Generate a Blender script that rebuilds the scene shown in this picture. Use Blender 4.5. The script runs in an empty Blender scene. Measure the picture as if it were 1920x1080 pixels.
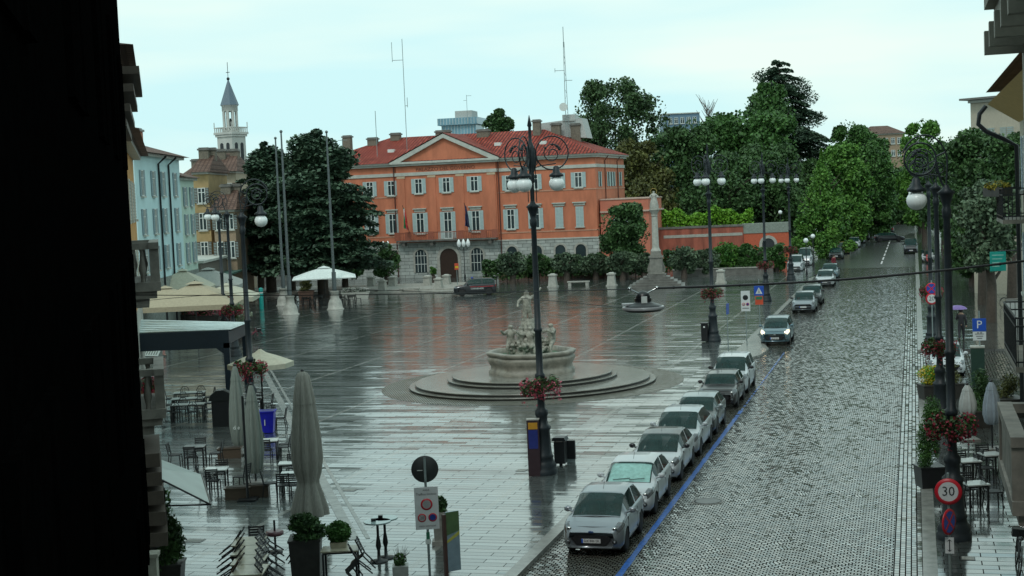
import bpy, math, random
import numpy as np
from mathutils import Matrix, Vector
rnd = random.Random(7)
C = bpy.context.scene.collection
S = bpy.context.scene
# ---------------------------------------------------------------- camera
F_PX = 2700.0; CAM_H = 9.6
PITCH = math.atan(173*math.cos(.043)/F_PX); ROLL = math.atan(.043)
fw = Vector((0, math.cos(PITCH), -math.sin(PITCH)))
r0 = Vector((1, 0, 0)); u0 = Vector((0, math.sin(PITCH), math.cos(PITCH)))
cr = r0*math.cos(ROLL) - u0*math.sin(ROLL); cu = r0*math.sin(ROLL) + u0*math.cos(ROLL)
cd = bpy.data.cameras.new('camera'); cam = bpy.data.objects.new('camera', cd); C.objects.link(cam)
cam.matrix_world = Matrix(((cr.x, cu.x, -fw.x, 0), (cr.y, cu.y, -fw.y, 0), (cr.z, cu.z, -fw.z, CAM_H), (0, 0, 0, 1)))
cd.sensor_width = 36; cd.lens = F_PX*36/1920; cd.clip_end = 6000; cd.clip_start = .2
S.camera = cam
# ---------------------------------------------------------------- light
S.view_settings.view_transform = 'Standard'; S.view_settings.look = 'None'
S.view_settings.exposure = 0.12; S.view_settings.gamma = 1
SUN_EL = math.radians(52); SUN_AZ = math.radians(200)      # compass angle of the sun, from +Y towards +X
w = bpy.data.worlds.new('World'); S.world = w; w.use_nodes = True
nt = w.node_tree; nt.nodes.clear()
def N(nt, t, **kw):
    n = nt.nodes.new(t)
    for k, v in kw.items():
        if k.startswith('i_'):
            k = k[2:]; n.inputs[int(k) if k.isdigit() else k.replace('_', ' ')].default_value = v
        else: setattr(n, k, v)
    return n
def lk(nt, a, ao, b, bi): nt.links.new(a.outputs[ao], b.inputs[bi])
sky = N(nt, 'ShaderNodeTexSky', sky_type='NISHITA', sun_disc=False, sun_elevation=SUN_EL, sun_rotation=SUN_AZ, air_density=1.2, dust_density=2.5, ozone_density=1.5)
tc = N(nt, 'ShaderNodeTexCoord'); mp = N(nt, 'ShaderNodeMapping'); mp.inputs['Scale'].default_value = (1.4, 1.4, 9)
mp.inputs['Location'].default_value = (.3, .2, -.35)
no = N(nt, 'ShaderNodeTexNoise', i_Scale=1.3, i_Detail=4, i_Roughness=.5)
lk(nt, tc, 'Generated', mp, 0); lk(nt, mp, 0, no, 'Vector')
rp = N(nt, 'ShaderNodeValToRGB'); rp.color_ramp.elements[0].position = .42; rp.color_ramp.elements[1].position = .6
rp.color_ramp.elements[0].color = (6.0, 8.9, 9.1, 1); rp.color_ramp.elements[1].color = (8.2, 9.7, 8.9, 1)
lk(nt, no, 'Fac', rp, 0)
mx = N(nt, 'ShaderNodeMix', data_type='RGBA'); mx.inputs[0].default_value = .96
lk(nt, sky, 0, mx, 6); lk(nt, rp, 0, mx, 7)
bg = N(nt, 'ShaderNodeBackground', i_Strength=.1); out = N(nt, 'ShaderNodeOutputWorld')
lk(nt, mx, 2, bg, 0); lk(nt, bg, 0, out, 0)
sl = bpy.data.lights.new('sun', 'SUN'); sl.energy = .9; sl.angle = math.radians(14); sl.color = (1, .96, .9)
sun = bpy.data.objects.new('sun', sl); C.objects.link(sun)
sd = Vector((math.sin(SUN_AZ)*math.cos(SUN_EL), math.cos(SUN_AZ)*math.cos(SUN_EL), math.sin(SUN_EL)))
sun.rotation_euler = sd.to_track_quat('Z', 'Y').to_euler(); sun.location = (0, -20, 60)
# ---------------------------------------------------------------- pixel -> world on real surfaces
A = math.radians(15.7); SA, CA = math.sin(A), math.cos(A); RZ = -A
def ray(px, py): return fw*F_PX + cr*(px-960) + cu*(540-py)
def g(px, py, z=0.):
    d = ray(px, py); t = (z-CAM_H)/d.z; return (d.x*t, d.y*t, z)
def pd(px, py, Y):
    d = ray(px, py); return (d.x/d.y*Y, Y, CAM_H + d.z/d.y*Y)
def W(v, u, z=0.): return (u*SA+v*CA, u*CA-v*SA, z)
def UV(p): return (p[0]*CA-p[1]*SA, p[0]*SA+p[1]*CA)
# ---------------------------------------------------------------- materials
MATS = {}
def mat(name, col, rough=.6, metal=0., var=.15, scale=6., bump=0., coat=0., emit=None, spec=.5, stretch=None, alpha=1.):
    if name in MATS: return MATS[name]
    m = bpy.data.materials.new(name); m.use_nodes = True; t = m.node_tree; b = t.nodes['Principled BSDF']
    b.inputs['Roughness'].default_value = rough; b.inputs['Metallic'].default_value = metal
    b.inputs['Coat Weight'].default_value = coat; b.inputs['Coat Roughness'].default_value = .06
    b.inputs['Specular IOR Level'].default_value = spec
    if emit: b.inputs['Emission Color'].default_value = (*emit[0], 1); b.inputs['Emission Strength'].default_value = emit[1]
    tcn = N(t, 'ShaderNodeTexCoord'); nz = N(t, 'ShaderNodeTexNoise', i_Scale=scale, i_Detail=5, i_Roughness=.6)
    if stretch:
        mpn = N(t, 'ShaderNodeMapping'); mpn.inputs['Scale'].default_value = stretch; lk(t, tcn, 'Object', mpn, 0); lk(t, mpn, 0, nz, 'Vector')
    else: lk(t, tcn, 'Object', nz, 'Vector')
    r = N(t, 'ShaderNodeValToRGB'); r.color_ramp.elements[0].position = .3; r.color_ramp.elements[1].position = .7
    r.color_ramp.elements[0].color = tuple(c*(1-var) for c in col)+(1,); r.color_ramp.elements[1].color = tuple(min(1, c*(1+var)) for c in col)+(1,)
    lk(t, nz, 'Fac', r, 0); lk(t, r, 0, b, 'Base Color')
    if bump:
        bn = N(t, 'ShaderNodeBump', i_Strength=bump, i_Distance=.02); lk(t, nz, 'Fac', bn, 'Height'); lk(t, bn, 0, b, 'Normal')
    MATS[name] = m; return m
def leafmat(name, c1, c2, rough=.55):
    if name in MATS: return MATS[name]
    m = bpy.data.materials.new(name); m.use_nodes = True; t = m.node_tree; b = t.nodes['Principled BSDF']
    b.inputs['Roughness'].default_value = rough; b.inputs['Specular IOR Level'].default_value = .3
    tcn = N(t, 'ShaderNodeTexCoord'); nz = N(t, 'ShaderNodeTexNoise', i_Scale=.45, i_Detail=3); lk(t, tcn, 'Object', nz, 'Vector')
    n2 = N(t, 'ShaderNodeTexWhiteNoise', noise_dimensions='3D'); sn = N(t, 'ShaderNodeVectorMath', operation='SNAP'); sn.inputs[1].default_value = (.35, .35, .35)
    lk(t, tcn, 'Object', sn, 0); lk(t, sn, 0, n2, 0)
    ad = N(t, 'ShaderNodeMath', operation='MULTIPLY_ADD'); ad.inputs[1].default_value = .35; lk(t, n2, 0, ad, 0); lk(t, nz, 'Fac', ad, 2)
    r = N(t, 'ShaderNodeValToRGB'); r.color_ramp.elements[0].position = .45; r.color_ramp.elements[1].position = .9
    r.color_ramp.elements[0].color = (*c1, 1); r.color_ramp.elements[1].color = (*c2, 1)
    lk(t, ad, 0, r, 0); lk(t, r, 0, b, 'Base Color'); MATS[name] = m; return m
def brickmat(name, bw, rh, c1, c2, mortar, rough=(.12, .3), tilt=.03, msize=.012, bump=.5, arcs=0., strips=False, edge=False, streak=True, und=.012):
    """wet stone paving: every slab has its own slight tilt and tone, puddles follow a stretched noise"""
    m = bpy.data.materials.new(name); m.use_nodes = True; t = m.node_tree; b = t.nodes['Principled BSDF']
    tcn = N(t, 'ShaderNodeTexCoord'); sp = N(t, 'ShaderNodeSeparateXYZ'); lk(t, tcn, 'Object', sp, 0)
    def M(op, a, bb=None, c=None):
        n = N(t, 'ShaderNodeMath', operation=op)
        for i, v in enumerate((a, bb, c)):
            if v is None: continue
            if isinstance(v, (int, float)): n.inputs[i].default_value = v
            else: t.links.new(v, n.inputs[i])
        return n.outputs[0]
    X, Y = sp.outputs[0], sp.outputs[1]
    wn = N(t, 'ShaderNodeTexNoise', i_Scale=.9, i_Detail=2); lk(t, tcn, 'Object', wn, 'Vector')
    wob = M('MULTIPLY', M('SUBTRACT', wn.outputs['Fac'], .5), .06 if not arcs else .6)
    if arcs:
        ph = M('SUBTRACT', M('MULTIPLY', M('FRACT', M('ADD', M('DIVIDE', X, arcs), M('MULTIPLY', wob, .3))), 2), 1)
        yy = M('ADD', M('ADD', Y, M('MULTIPLY', M('MULTIPLY', ph, ph), .62)), wob)
    else: yy = M('ADD', Y, wob)
    cb = N(t, 'ShaderNodeCombineXYZ'); t.links.new(X, cb.inputs[0]); t.links.new(yy, cb.inputs[1])
    br = N(t, 'ShaderNodeTexBrick', i_Scale=1, i_Mortar_Size=msize, i_Mortar_Smooth=.15, i_Brick_Width=bw, i_Row_Height=rh)
    br.inputs['Color1'].default_value = (0, 0, 0, 1); br.inputs['Color2'].default_value = (1, 1, 1, 1); br.inputs['Mortar'].default_value = (.5, .5, .5, 1)
    t.links.new(cb.outputs[0], br.inputs['Vector']); br.offset = .43 if not arcs else .5
    rcol, fac = br.outputs['Color'], br.outputs['Fac']
    if edge:
        b2 = N(t, 'ShaderNodeTexBrick', i_Scale=1, i_Mortar_Size=.015, i_Brick_Width=.24, i_Row_Height=.14)
        b2.inputs['Color1'].default_value = (0, 0, 0, 1); b2.inputs['Color2'].default_value = (1, 1, 1, 1)
        c2b = N(t, 'ShaderNodeCombineXYZ'); t.links.new(Y, c2b.inputs[0]); t.links.new(X, c2b.inputs[1]); lk(t, c2b, 0, b2, 'Vector')
        em = M('GREATER_THAN', X, -.72)
        mm = N(t, 'ShaderNodeMix', data_type='RGBA'); t.links.new(em, mm.inputs[0]); t.links.new(rcol, mm.inputs[6]); t.links.new(b2.outputs[0], mm.inputs[7]); rcol = mm.outputs[2]
        fac = M('ADD', M('MULTIPLY', fac, M('SUBTRACT', 1, em)), M('MULTIPLY', b2.outputs['Fac'], em))
    rs = N(t, 'ShaderNodeSeparateColor'); t.links.new(rcol, rs.inputs[0]); rv = rs.outputs[0]
    # tone
    n1 = N(t, 'ShaderNodeTexNoise', i_Scale=.35, i_Detail=6, i_Roughness=.65); lk(t, tcn, 'Object', n1, 'Vector')
    mix1 = N(t, 'ShaderNodeMix', data_type='RGBA'); mix1.inputs[6].default_value = (*c1, 1); mix1.inputs[7].default_value = (*c2, 1)
    t.links.new(M('ADD', M('MULTIPLY', rv, .55), M('MULTIPLY', n1.outputs['Fac'], .5)), mix1.inputs[0])
    mix2 = N(t, 'ShaderNodeMix', data_type='RGBA'); mix2.inputs[7].default_value = (*mortar, 1)
    t.links.new(mix1.outputs[2], mix2.inputs[6]); t.links.new(fac, mix2.inputs[0]); col = mix2.outputs[2]
    # puddle / dry streaks running across the square
    mp2 = N(t, 'ShaderNodeMapping'); mp2.inputs['Scale'].default_value = (.09, 1.1, 1) if streak else (.5, .5, 1)
    lk(t, tcn, 'Object', mp2, 0); n2 = N(t, 'ShaderNodeTexNoise', i_Scale=1, i_Detail=4, i_Roughness=.6); lk(t, mp2, 0, n2, 'Vector')
    rr = N(t, 'ShaderNodeMapRange'); rr.inputs[1].default_value = .35; rr.inputs[2].default_value = .65; rr.inputs[3].default_value = rough[0]; rr.inputs[4].default_value = rough[1]
    lk(t, n2, 'Fac', rr, 0); ro = rr.outputs[0]
    if strips:
        st = M('LESS_THAN', M('FRACT', M('DIVIDE', M('ADD', X, 13.0+63.5), 6.35)), .03)
        st = M('MULTIPLY', st, M('LESS_THAN', X, -12.))
        mix3 = N(t, 'ShaderNodeMix', data_type='RGBA'); mix3.inputs[7].default_value = (.15, .15, .135, 1)
        t.links.new(st, mix3.inputs[0]); t.links.new(col, mix3.inputs[6]); col = mix3.outputs[2]
        ro = M('ADD', ro, M('MULTIPLY', st, .12))
    t.links.new(col, b.inputs['Base Color']); t.links.new(M('ADD', ro, M('MULTIPLY', fac, .3)), b.inputs['Roughness'])
    sv = M('MULTIPLY', M('SUBTRACT', 1, fac), .5); t.links.new(sv, b.inputs['Specular IOR Level']); t.links.new(M('MULTIPLY', sv, 1.7), b.inputs['Coat Weight']); b.inputs['Coat Roughness'].default_value = .11; b.inputs['Coat IOR'].default_value = 1.45
    # normal: slab tilt + undulation, then joints as bump
    rv2 = M('FRACT', M('MULTIPLY', rv, 7.31))
    tx = M('ADD', M('MULTIPLY', M('SUBTRACT', rv2, .5), tilt), M('MULTIPLY', M('SUBTRACT', n1.outputs['Fac'], .5), und))
    ty = M('ADD', M('MULTIPLY', M('SUBTRACT', rv, .5), tilt*1.6), M('MULTIPLY', M('SUBTRACT', n2.outputs['Fac'], .5), und*7))
    if strips:
        mp3 = N(t, 'ShaderNodeMapping'); mp3.inputs['Scale'].default_value = (.07, 2.4, 1); lk(t, tcn, 'Object', mp3, 0); n3 = N(t, 'ShaderNodeTexNoise', i_Scale=1, i_Detail=3, i_Roughness=.7); lk(t, mp3, 0, n3, 'Vector')
        ty = M('ADD', ty, M('MULTIPLY', M('SUBTRACT', n3.outputs['Fac'], .5), .15))
    # object space equals world turned by A round z
    nx = M('ADD', M('MULTIPLY', tx, CA), M('MULTIPLY', ty, SA)); ny = M('SUBTRACT', M('MULTIPLY', ty, CA), M('MULTIPLY', tx, SA))
    cn = N(t, 'ShaderNodeCombineXYZ'); t.links.new(nx, cn.inputs[0]); t.links.new(ny, cn.inputs[1]); cn.inputs[2].default_value = 1
    nn = N(t, 'ShaderNodeVectorMath', operation='NORMALIZE'); lk(t, cn, 0, nn, 0)
    bu = N(t, 'ShaderNodeBump', i_Strength=bump, i_Distance=(.03 if arcs else .012), invert=True); t.links.new(fac, bu.inputs['Height']); lk(t, nn, 0, bu, 'Normal'); lk(t, bu, 0, b, 'Normal'); lk(t, bu, 0, b, 'Coat Normal')
    return m
def tilemat(name, c1, c2, dark, along='X'):
    m = bpy.data.materials.new(name); m.use_nodes = True; t = m.node_tree; b = t.nodes['Principled BSDF']; b.inputs['Roughness'].default_value = .7; b.inputs['Specular IOR Level'].default_value = .12
    tcn = N(t, 'ShaderNodeTexCoord'); br = N(t, 'ShaderNodeTexBrick', i_Scale=1, i_Mortar_Size=.09, i_Mortar_Smooth=.5, i_Brick_Width=.42, i_Row_Height=.5)
    br.offset = 0
    mpn = N(t, 'ShaderNodeMapping'); mpn.inputs['Rotation'].default_value = (0, 0, 0)
    lk(t, tcn, 'UV', br, 'Vector')
    br.inputs['Color1'].default_value = (*c1, 1); br.inputs['Color2'].default_value = (*c2, 1); br.inputs['Mortar'].default_value = (*dark, 1)
    nz = N(t, 'ShaderNodeTexNoise', i_Scale=.7, i_Detail=6, i_Roughness=.7); lk(t, tcn, 'Object', nz, 'Vector')
    mx = N(t, 'ShaderNodeMix', data_type='RGBA', blend_type='MULTIPLY'); mx.inputs[0].default_value = .7
    rp = N(t, 'ShaderNodeValToRGB'); rp.color_ramp.elements[0].position = .3; rp.color_ramp.elements[0].color = (.45, .45, .45, 1); rp.color_ramp.elements[1].position = .65
    lk(t, nz, 'Fac', rp, 0); lk(t, br, 0, mx, 6); lk(t, rp, 0, mx, 7); lk(t, mx, 2, b, 'Base Color')
    bu = N(t, 'ShaderNodeBump', i_Strength=.6, i_Distance=.05, invert=True); lk(t, br, 'Fac', bu, 'Height'); lk(t, bu, 0, b, 'Normal')
    return m
# ---------------------------------------------------------------- mesh helpers
class MB:
    def __init__(s): s.v = []; s.f = []; s.m = []; s.s = []; s.T = None
    def add(s, vs, fs, mi=0, sm=False):
        o = len(s.v)
        s.v += [tuple(s.T @ Vector(p)) for p in vs] if s.T is not None else [tuple(p) for p in vs]
        for f in fs: s.f.append(tuple(i+o for i in f)); s.m.append(mi); s.s.append(sm)
        return s
    def box(s, x0, x1, y0, y1, z0, z1, mi=0):
        return s.add([(x0,y0,z0),(x1,y0,z0),(x1,y1,z0),(x0,y1,z0),(x0,y0,z1),(x1,y0,z1),(x1,y1,z1),(x0,y1,z1)],
              [(3,2,1,0),(4,5,6,7),(0,1,5,4),(1,2,6,5),(2,3,7,6),(3,0,4,7)], mi)
    def taper(s, x, y, hx, hy, z0, z1, k=.8, mi=0):
        a = [(x-hx,y-hy,z0),(x+hx,y-hy,z0),(x+hx,y+hy,z0),(x-hx,y+hy,z0)]; hx *= k; hy *= k
        return s.add(a+[(x-hx,y-hy,z1),(x+hx,y-hy,z1),(x+hx,y+hy,z1),(x-hx,y+hy,z1)], [(3,2,1,0),(4,5,6,7),(0,1,5,4),(1,2,6,5),(2,3,7,6),(3,0,4,7)], mi)
    def tube(s, pts, r, n=6, mi=0, caps=True):
        pts = [Vector(p) for p in pts]; k = len(pts); rs = r if isinstance(r, (list, tuple)) else [r]*k
        vs = []; up = Vector((0, 0, 1)); prev = None
        for i, p in enumerate(pts):
            d = (pts[min(i+1, k-1)]-pts[max(i-1, 0)]); d = d.normalized() if d.length > 1e-9 else Vector((0, 0, 1))
            if prev is None:
                a = d.cross(up if abs(d.z) < .95 else Vector((1, 0, 0))).normalized()
            else:
                a = (prev - d*prev.dot(d)); a = a.normalized() if a.length > 1e-6 else d.cross(up).normalized()
            prev = a; b = d.cross(a)
            for j in range(n):
                t = 2*math.pi*j/n; vs.append(p+(a*math.cos(t)+b*math.sin(t))*rs[i])
        fs = [(i*n+j, i*n+(j+1)%n, (i+1)*n+(j+1)%n, (i+1)*n+j) for i in range(k-1) for j in range(n)]
        s.add(vs, fs, mi, n > 4)
        if caps: s.add(vs[:n], [tuple(range(n))[::-1]], mi); s.add(vs[-n:], [tuple(range(n))], mi)
        return s
    def cyl(s, p0, p1, r, n=10, mi=0): return s.tube([p0, p1], r, n, mi)
    def lathe(s, prof, n=14, x=0, y=0, mi=0, sx=1., sy=1., fn=None, sm=True):
        vs = []
        for i, (r, z) in enumerate(prof):
            for j in range(n):
                t = 2*math.pi*j/n; k = fn(t) if fn else 1
                vs.append((x+r*k*math.cos(t)*sx, y+r*k*math.sin(t)*sy, z))
        fs = [(i*n+j, i*n+(j+1)%n, (i+1)*n+(j+1)%n, (i+1)*n+j) for i in range(len(prof)-1) for j in range(n)]
        s.add(vs, fs, mi, sm)
        if prof[-1][0] > 1e-4: s.add(vs[-n:], [tuple(range(n))], mi)
        if prof[0][0] > 1e-4: s.add(vs[:n], [tuple(range(n))[::-1]], mi)
        return s
    def ball(s, x, y, z, rx, ry=None, rz=None, n=12, mi=0):
        ry = ry or rx; rz = rz or rx; m = max(5, n//2)
        return s.lathe([(max(1e-5, rx*math.sin(math.pi*i/m)), z-rz*math.cos(math.pi*i/m)) for i in range(m+1)], n, x, y, mi, 1, ry/rx)
    def quad(s, a, b, c, d, mi=0): return s.add([a, b, c, d], [(0, 1, 2, 3)], mi)
    def prism(s, poly, axis, a0, a1, mi=0):
        """poly: 2D outline; axis 'y': (x,z) extruded y a0..a1 ; 'z': (x,y) ; 'x': (y,z)"""
        f = {'y': lambda p, a: (p[0], a, p[1]), 'z': lambda p, a: (p[0], p[1], a), 'x': lambda p, a: (a, p[0], p[1])}[axis]
        n = len(poly); return s.add([f(p, a0) for p in poly]+[f(p, a1) for p in poly], [tuple(range(n))[::-1], tuple(range(n, 2*n))]+[(i, (i+1)%n, (i+1)%n+n, i+n) for i in range(n)], mi)
    def build(s, name, mats, parent=None, smooth=None):
        me = bpy.data.meshes.new(name); me.from_pydata(s.v, [], s.f)
        mats = mats if isinstance(mats, (list, tuple)) else [mats]
        for m in mats: me.materials.append(m)
        me.polygons.foreach_set('material_index', [min(i, len(mats)-1) for i in s.m])
        me.polygons.foreach_set('use_smooth', [bool(x) if smooth is None else smooth for x in s.s]); me.update()
        o = bpy.data.objects.new(name, me); C.objects.link(o)
        if parent: o.parent = parent
        return o
def tag(o, label, cat, group=None):
    o['label'] = label; o['category'] = cat
    if group: o['group'] = group
    return o
def struct(o): o['kind'] = 'structure'; return o
def thing(name, label, cat, loc=(0, 0, 0), rz=0., group=None):
    o = bpy.data.objects.new(name, None); C.objects.link(o); o.location = loc; o.rotation_euler = (0, 0, rz); o.empty_display_size = .3
    return tag(o, label, cat, group)
def copy_tree(o, parent=None):
    c = o.copy(); C.objects.link(c); c.parent = parent
    for ch in [q for q in C.objects if q.parent == o]: copy_tree(ch, c)
    return c
def dup(o, loc, rz, label, group=None):
    c = copy_tree(o); c.location = loc; c.rotation_euler = (0, 0, rz); c['label'] = label
    if group: c['group'] = group
    return c
def text(s, size, m, parent, loc, rot, name='lettering', ext=.01, sx=1., align='CENTER'):
    cu_ = bpy.data.curves.new(name, 'FONT'); cu_.body = s; cu_.size = size; cu_.extrude = ext; cu_.align_x = align; cu_.align_y = 'CENTER'; cu_.resolution_u = 2
    o = bpy.data.objects.new(name, cu_); C.objects.link(o); bpy.context.view_layer.update()
    dg = bpy.context.evaluated_depsgraph_get(); me = bpy.data.meshes.new_from_object(o.evaluated_get(dg)); bpy.data.objects.remove(o)
    o = bpy.data.objects.new(name, me); C.objects.link(o); me.materials.clear(); me.materials.append(m)
    o.parent = parent; o.location = loc; o.rotation_euler = rot; o.scale = (sx, 1, 1); return o
def leaves(pts, size, m, name, parent, seed=1, flat=0., aspect=.7, var=.4):
    """many small leaf-clump faces at pts"""
    R = np.random.RandomState(seed); P = np.asarray(pts, dtype=np.float64); n = len(P)
    nr = R.normal(size=(n, 3)); nr[:, 2] += flat*np.sign(nr[:, 2])*2; nr /= np.linalg.norm(nr, axis=1)[:, None]
    a = np.cross(nr, R.normal(size=(n, 3))); a /= np.linalg.norm(a, axis=1)[:, None]; b = np.cross(nr, a)
    sz = (size*(1+var*(R.rand(n)*2-1)))[:, None]
    q = np.stack([P-a*sz, P-b*sz*aspect, P+a*sz, P+b*sz*aspect], 1).reshape(-1, 3)
    me = bpy.data.meshes.new(name); me.vertices.add(4*n); me.vertices.foreach_set('co', q.ravel()); me.loops.add(4*n)
    me.loops.foreach_set('vertex_index', np.arange(4*n, dtype=np.int32)); me.polygons.add(n)
    me.polygons.foreach_set('loop_start', np.arange(0, 4*n, 4, dtype=np.int32)); me.polygons.foreach_set('loop_total', np.full(n, 4, dtype=np.int32))
    me.update(); me.materials.append(m)
    o = bpy.data.objects.new(name, me); C.objects.link(o)
    if parent: o.parent = parent
    return o
def blob(R, c, r, n, shell=.55):
    d = R.normal(size=(n, 3)); d /= np.linalg.norm(d, axis=1)[:, None]; k = (shell+(1-shell)*R.rand(n)**.6)[:, None]
    return np.array(c)+d*k*np.array(r)
# ---------------------------------------------------------------- shared materials
stone = mat('stone', (.30, .29, .26), .55, var=.3, scale=3, bump=.3)
stone_lt = mat('stone_light', (.36, .355, .32), .5, var=.2, scale=4, bump=.2)
stone_dk = mat('stone_dark', (.13, .125, .115), .4, var=.35, scale=2, bump=.2)
iron = mat('iron', (.012, .015, .018), .4, var=.2, spec=.4)
iron_bl = mat('painted_iron', (.014, .02, .025), .45, var=.3, spec=.35)
globe_m = mat('opal_glass', (.78, .82, .82), .25, var=.03, scale=2)
white_p = mat('white_paint', (.62, .66, .64), .45, var=.08)
shut_m = mat('shutter_paint', (.42, .52, .52), .5, var=.12, stretch=(1, 1, 30))
glass_m = mat('window_glass', (.03, .045, .05), .08, var=.3, scale=.6)
orange = mat('orange_plaster', (.50, .165, .09), .8, var=.2, scale=.9, bump=.1, stretch=(1.2, 1.2, .35))
salmon = mat('salmon_plaster', (.52, .17, .11), .75, var=.12, scale=.6)
trim = mat('trim_stone', (.45, .46, .42), .6, var=.15, scale=2)
wood_dk = mat('dark_wood', (.035, .018, .012), .5)
bark = mat('bark', (.06, .045, .035), .8, var=.3, bump=.4)
black_m = mat('black_metal', (.012, .013, .015), .35)
rustic = brickmat('rusticated_stone', 1.3, .42, (.20, .22, .22), (.36, .37, .35), (.07, .07, .07), (.5, .65), 0, .03, .6, streak=False)
# facades use x/z: a plain version driven by object coordinates
def rowmat(name, col, step=.42, dark=.45):
    m = mat(name, col, .65, var=.22, scale=1.2, bump=.2); t = m.node_tree; b = t.nodes['Principled BSDF']
    tcn = N(t, 'ShaderNodeTexCoord'); mpn = N(t, 'ShaderNodeMapping'); mpn.inputs['Rotation'].default_value = (math.pi/2, 0, 0)
    lk(t, tcn, 'Object', mpn, 0); br = N(t, 'ShaderNodeTexBrick', i_Scale=1, i_Mortar_Size=.025, i_Mortar_Smooth=.1, i_Brick_Width=1.15, i_Row_Height=step)
    lk(t, mpn, 0, br, 'Vector'); br.inputs['Color1'].default_value = (1, 1, 1, 1); br.inputs['Color2'].default_value = (.75, .75, .75, 1); br.inputs['Mortar'].default_value = (dark*.5,)*3+(1,)
    src = b.inputs['Base Color'].links[0].from_socket; mxn = N(t, 'ShaderNodeMix', data_type='RGBA', blend_type='MULTIPLY'); mxn.inputs[0].default_value = 1
    t.links.new(src, mxn.inputs[6]); lk(t, br, 0, mxn, 7); lk(t, mxn, 2, b, 'Base Color'); return m
rustic = rowmat('rusticated_facade', (.42, .45, .43))
tiles = tilemat('roof_tiles', (.33, .05, .036), (.52, .11, .075), (.06, .018, .016))
tiles_br = tilemat('roof_tiles_brown', (.15, .09, .07), (.20, .125, .10), (.10, .06, .05))
def uvbuild(mb, name, m, parent=None):
    o = mb.build(name, m, parent); me = o.data; uvl = me.uv_layers.new(name='UVMap')
    for p in me.polygons:
        n = p.normal; t = Vector((0, 0, 1)).cross(n); t = t.normalized() if t.length > 1e-3 else Vector((1, 0, 0)); b = n.cross(t)
        for li in p.loop_indices:
            co = me.vertices[me.loops[li].vertex_index].co; uvl.data[li].uv = (co.dot(t), co.dot(b))
    return o
# ---------------------------------------------------------------- ground
paving = brickmat('wet_paving', 1.5, .35, (.030, .036, .035), (.098, .115, .110), (.008, .009, .009), (.08, .33), .024, .009, .7, strips=True, und=.022)
paving2 = brickmat('wet_pavement', .9, .4, (.03, .034, .032), (.08, .09, .085), (.01, .01, .01), (.06, .24), .025, .013, .6, und=.02)
cobbles = brickmat('wet_cobbles', .165, .135, (.05, .052, .046), (.16, .16, .135), (.003, .003, .003), (.13, .24), .085, .0165, 1., arcs=1.7, edge=True, streak=False, und=.012)
asphalt = mat('wet_asphalt', (.045, .048, .046), .22, var=.3, scale=.8, bump=.05)
earth = mat('earth', (.06, .06, .045), .9)
def sheet(name, poly, z, m, th=None):
    mb = MB()
    if th is None: mb.add([(x, y, z) for x, y in poly], [tuple(range(len(poly)))])
    else: mb.prism(poly, 'z', z-th, z)
    o = mb.build(name, m); o.rotation_euler = (0, 0, RZ); return struct(o)
sheet('ground', [(-1500, -60), (1500, -60), (1500, 3000), (-1500, 3000)], -.13, earth)
sheet('cobbled_road', [(-12, -10), (0.1, -10), (0.1, 165), (-12, 165)], -.12, cobbles)
sheet('side_street', [(.1, 71.5), (60, 71.5), (60, 83.5), (.1, 83.5)], -.12, cobbles)
sheet('asphalt_road', [(-12, 165), (3, 165), (3, 700), (-12, 700)], -.118, asphalt)
sheet('piazza_paving', [(-400, -10), (-10.25, -10), (-10.25, 400), (-400, 400)], 0, paving, .3)
kerb = mat('kerb_stone', (.20, .20, .185), .25, var=.3, scale=2.5, bump=.1)
sheet('kerb', [(-10.25, -10), (-9.9, -10), (-9.9, 150), (-10.25, 150)], .004, kerb, .3)
sheet('pavement_corner', [(-9.9, 78), (-8.6, 82), (-8.4, 85), (-9.9, 93)], .002, kerb, .3)
for n_, (a_, b_) in enumerate(((-10, 71.5), (83.5, 400))):
    sheet('pavement', [(.35, a_), (60, a_), (60, b_), (.35, b_)], 0, paving2, .3)
    sheet('kerb', [(0, a_), (.35, a_), (.35, b_), (0, b_)], .004, kerb, .3)
blue_l = mat('blue_road_paint', (.015, .09, .34), .3, var=.5, scale=9)
mbl = MB(); r_ = random.Random(3); uu = 20.
while uu < 84:
    wdt = .075+.02*r_.random() if uu < 62 else .045
    mbl.quad((-7.42-wdt, uu, 0), (-7.42+wdt, uu, 0), (-7.42+wdt, uu+.45, 0), (-7.42-wdt, uu+.45, 0)); uu += .46 if uu < 60 else .46+.5*r_.random()
o = mbl.build('blue_line_marking', blue_l); o.rotation_euler = (0, 0, RZ); o.location.z = -.112; struct(o)
mbl = MB()
for k in range(9): mbl.quad((-3.9, 172+9*k, 0), (-3.72, 172+9*k, 0), (-3.72, 178+9*k, 0), (-3.9, 178+9*k, 0))
o = mbl.build('white_road_marking', mat('road_white', (.5, .5, .48), .4, var=.3)); o.rotation_euler = (0, 0, RZ); o.location.z = -.112; struct(o)
# pale guide strip along the cafe terraces
p0 = Vector(g(492, 690)); p1 = Vector(g(668, 1020)); d_ = (p1-p0); L_ = d_.length; rz_ = math.atan2(d_.y, d_.x)
mbl = MB()
for k in range(int(L_/1.0)): mbl.box(k*1.0+.01, k*1.0+.99, -.16, .16, 0, .012)
for k in range(int(L_/1.0)): mbl.box(k*1.0+.01, k*1.0+.99, .34, .46, 0, .010)
o = mbl.build('guide_strip', kerb); o.location = p0; o.rotation_euler = (0, 0, rz_); struct(o)
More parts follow.
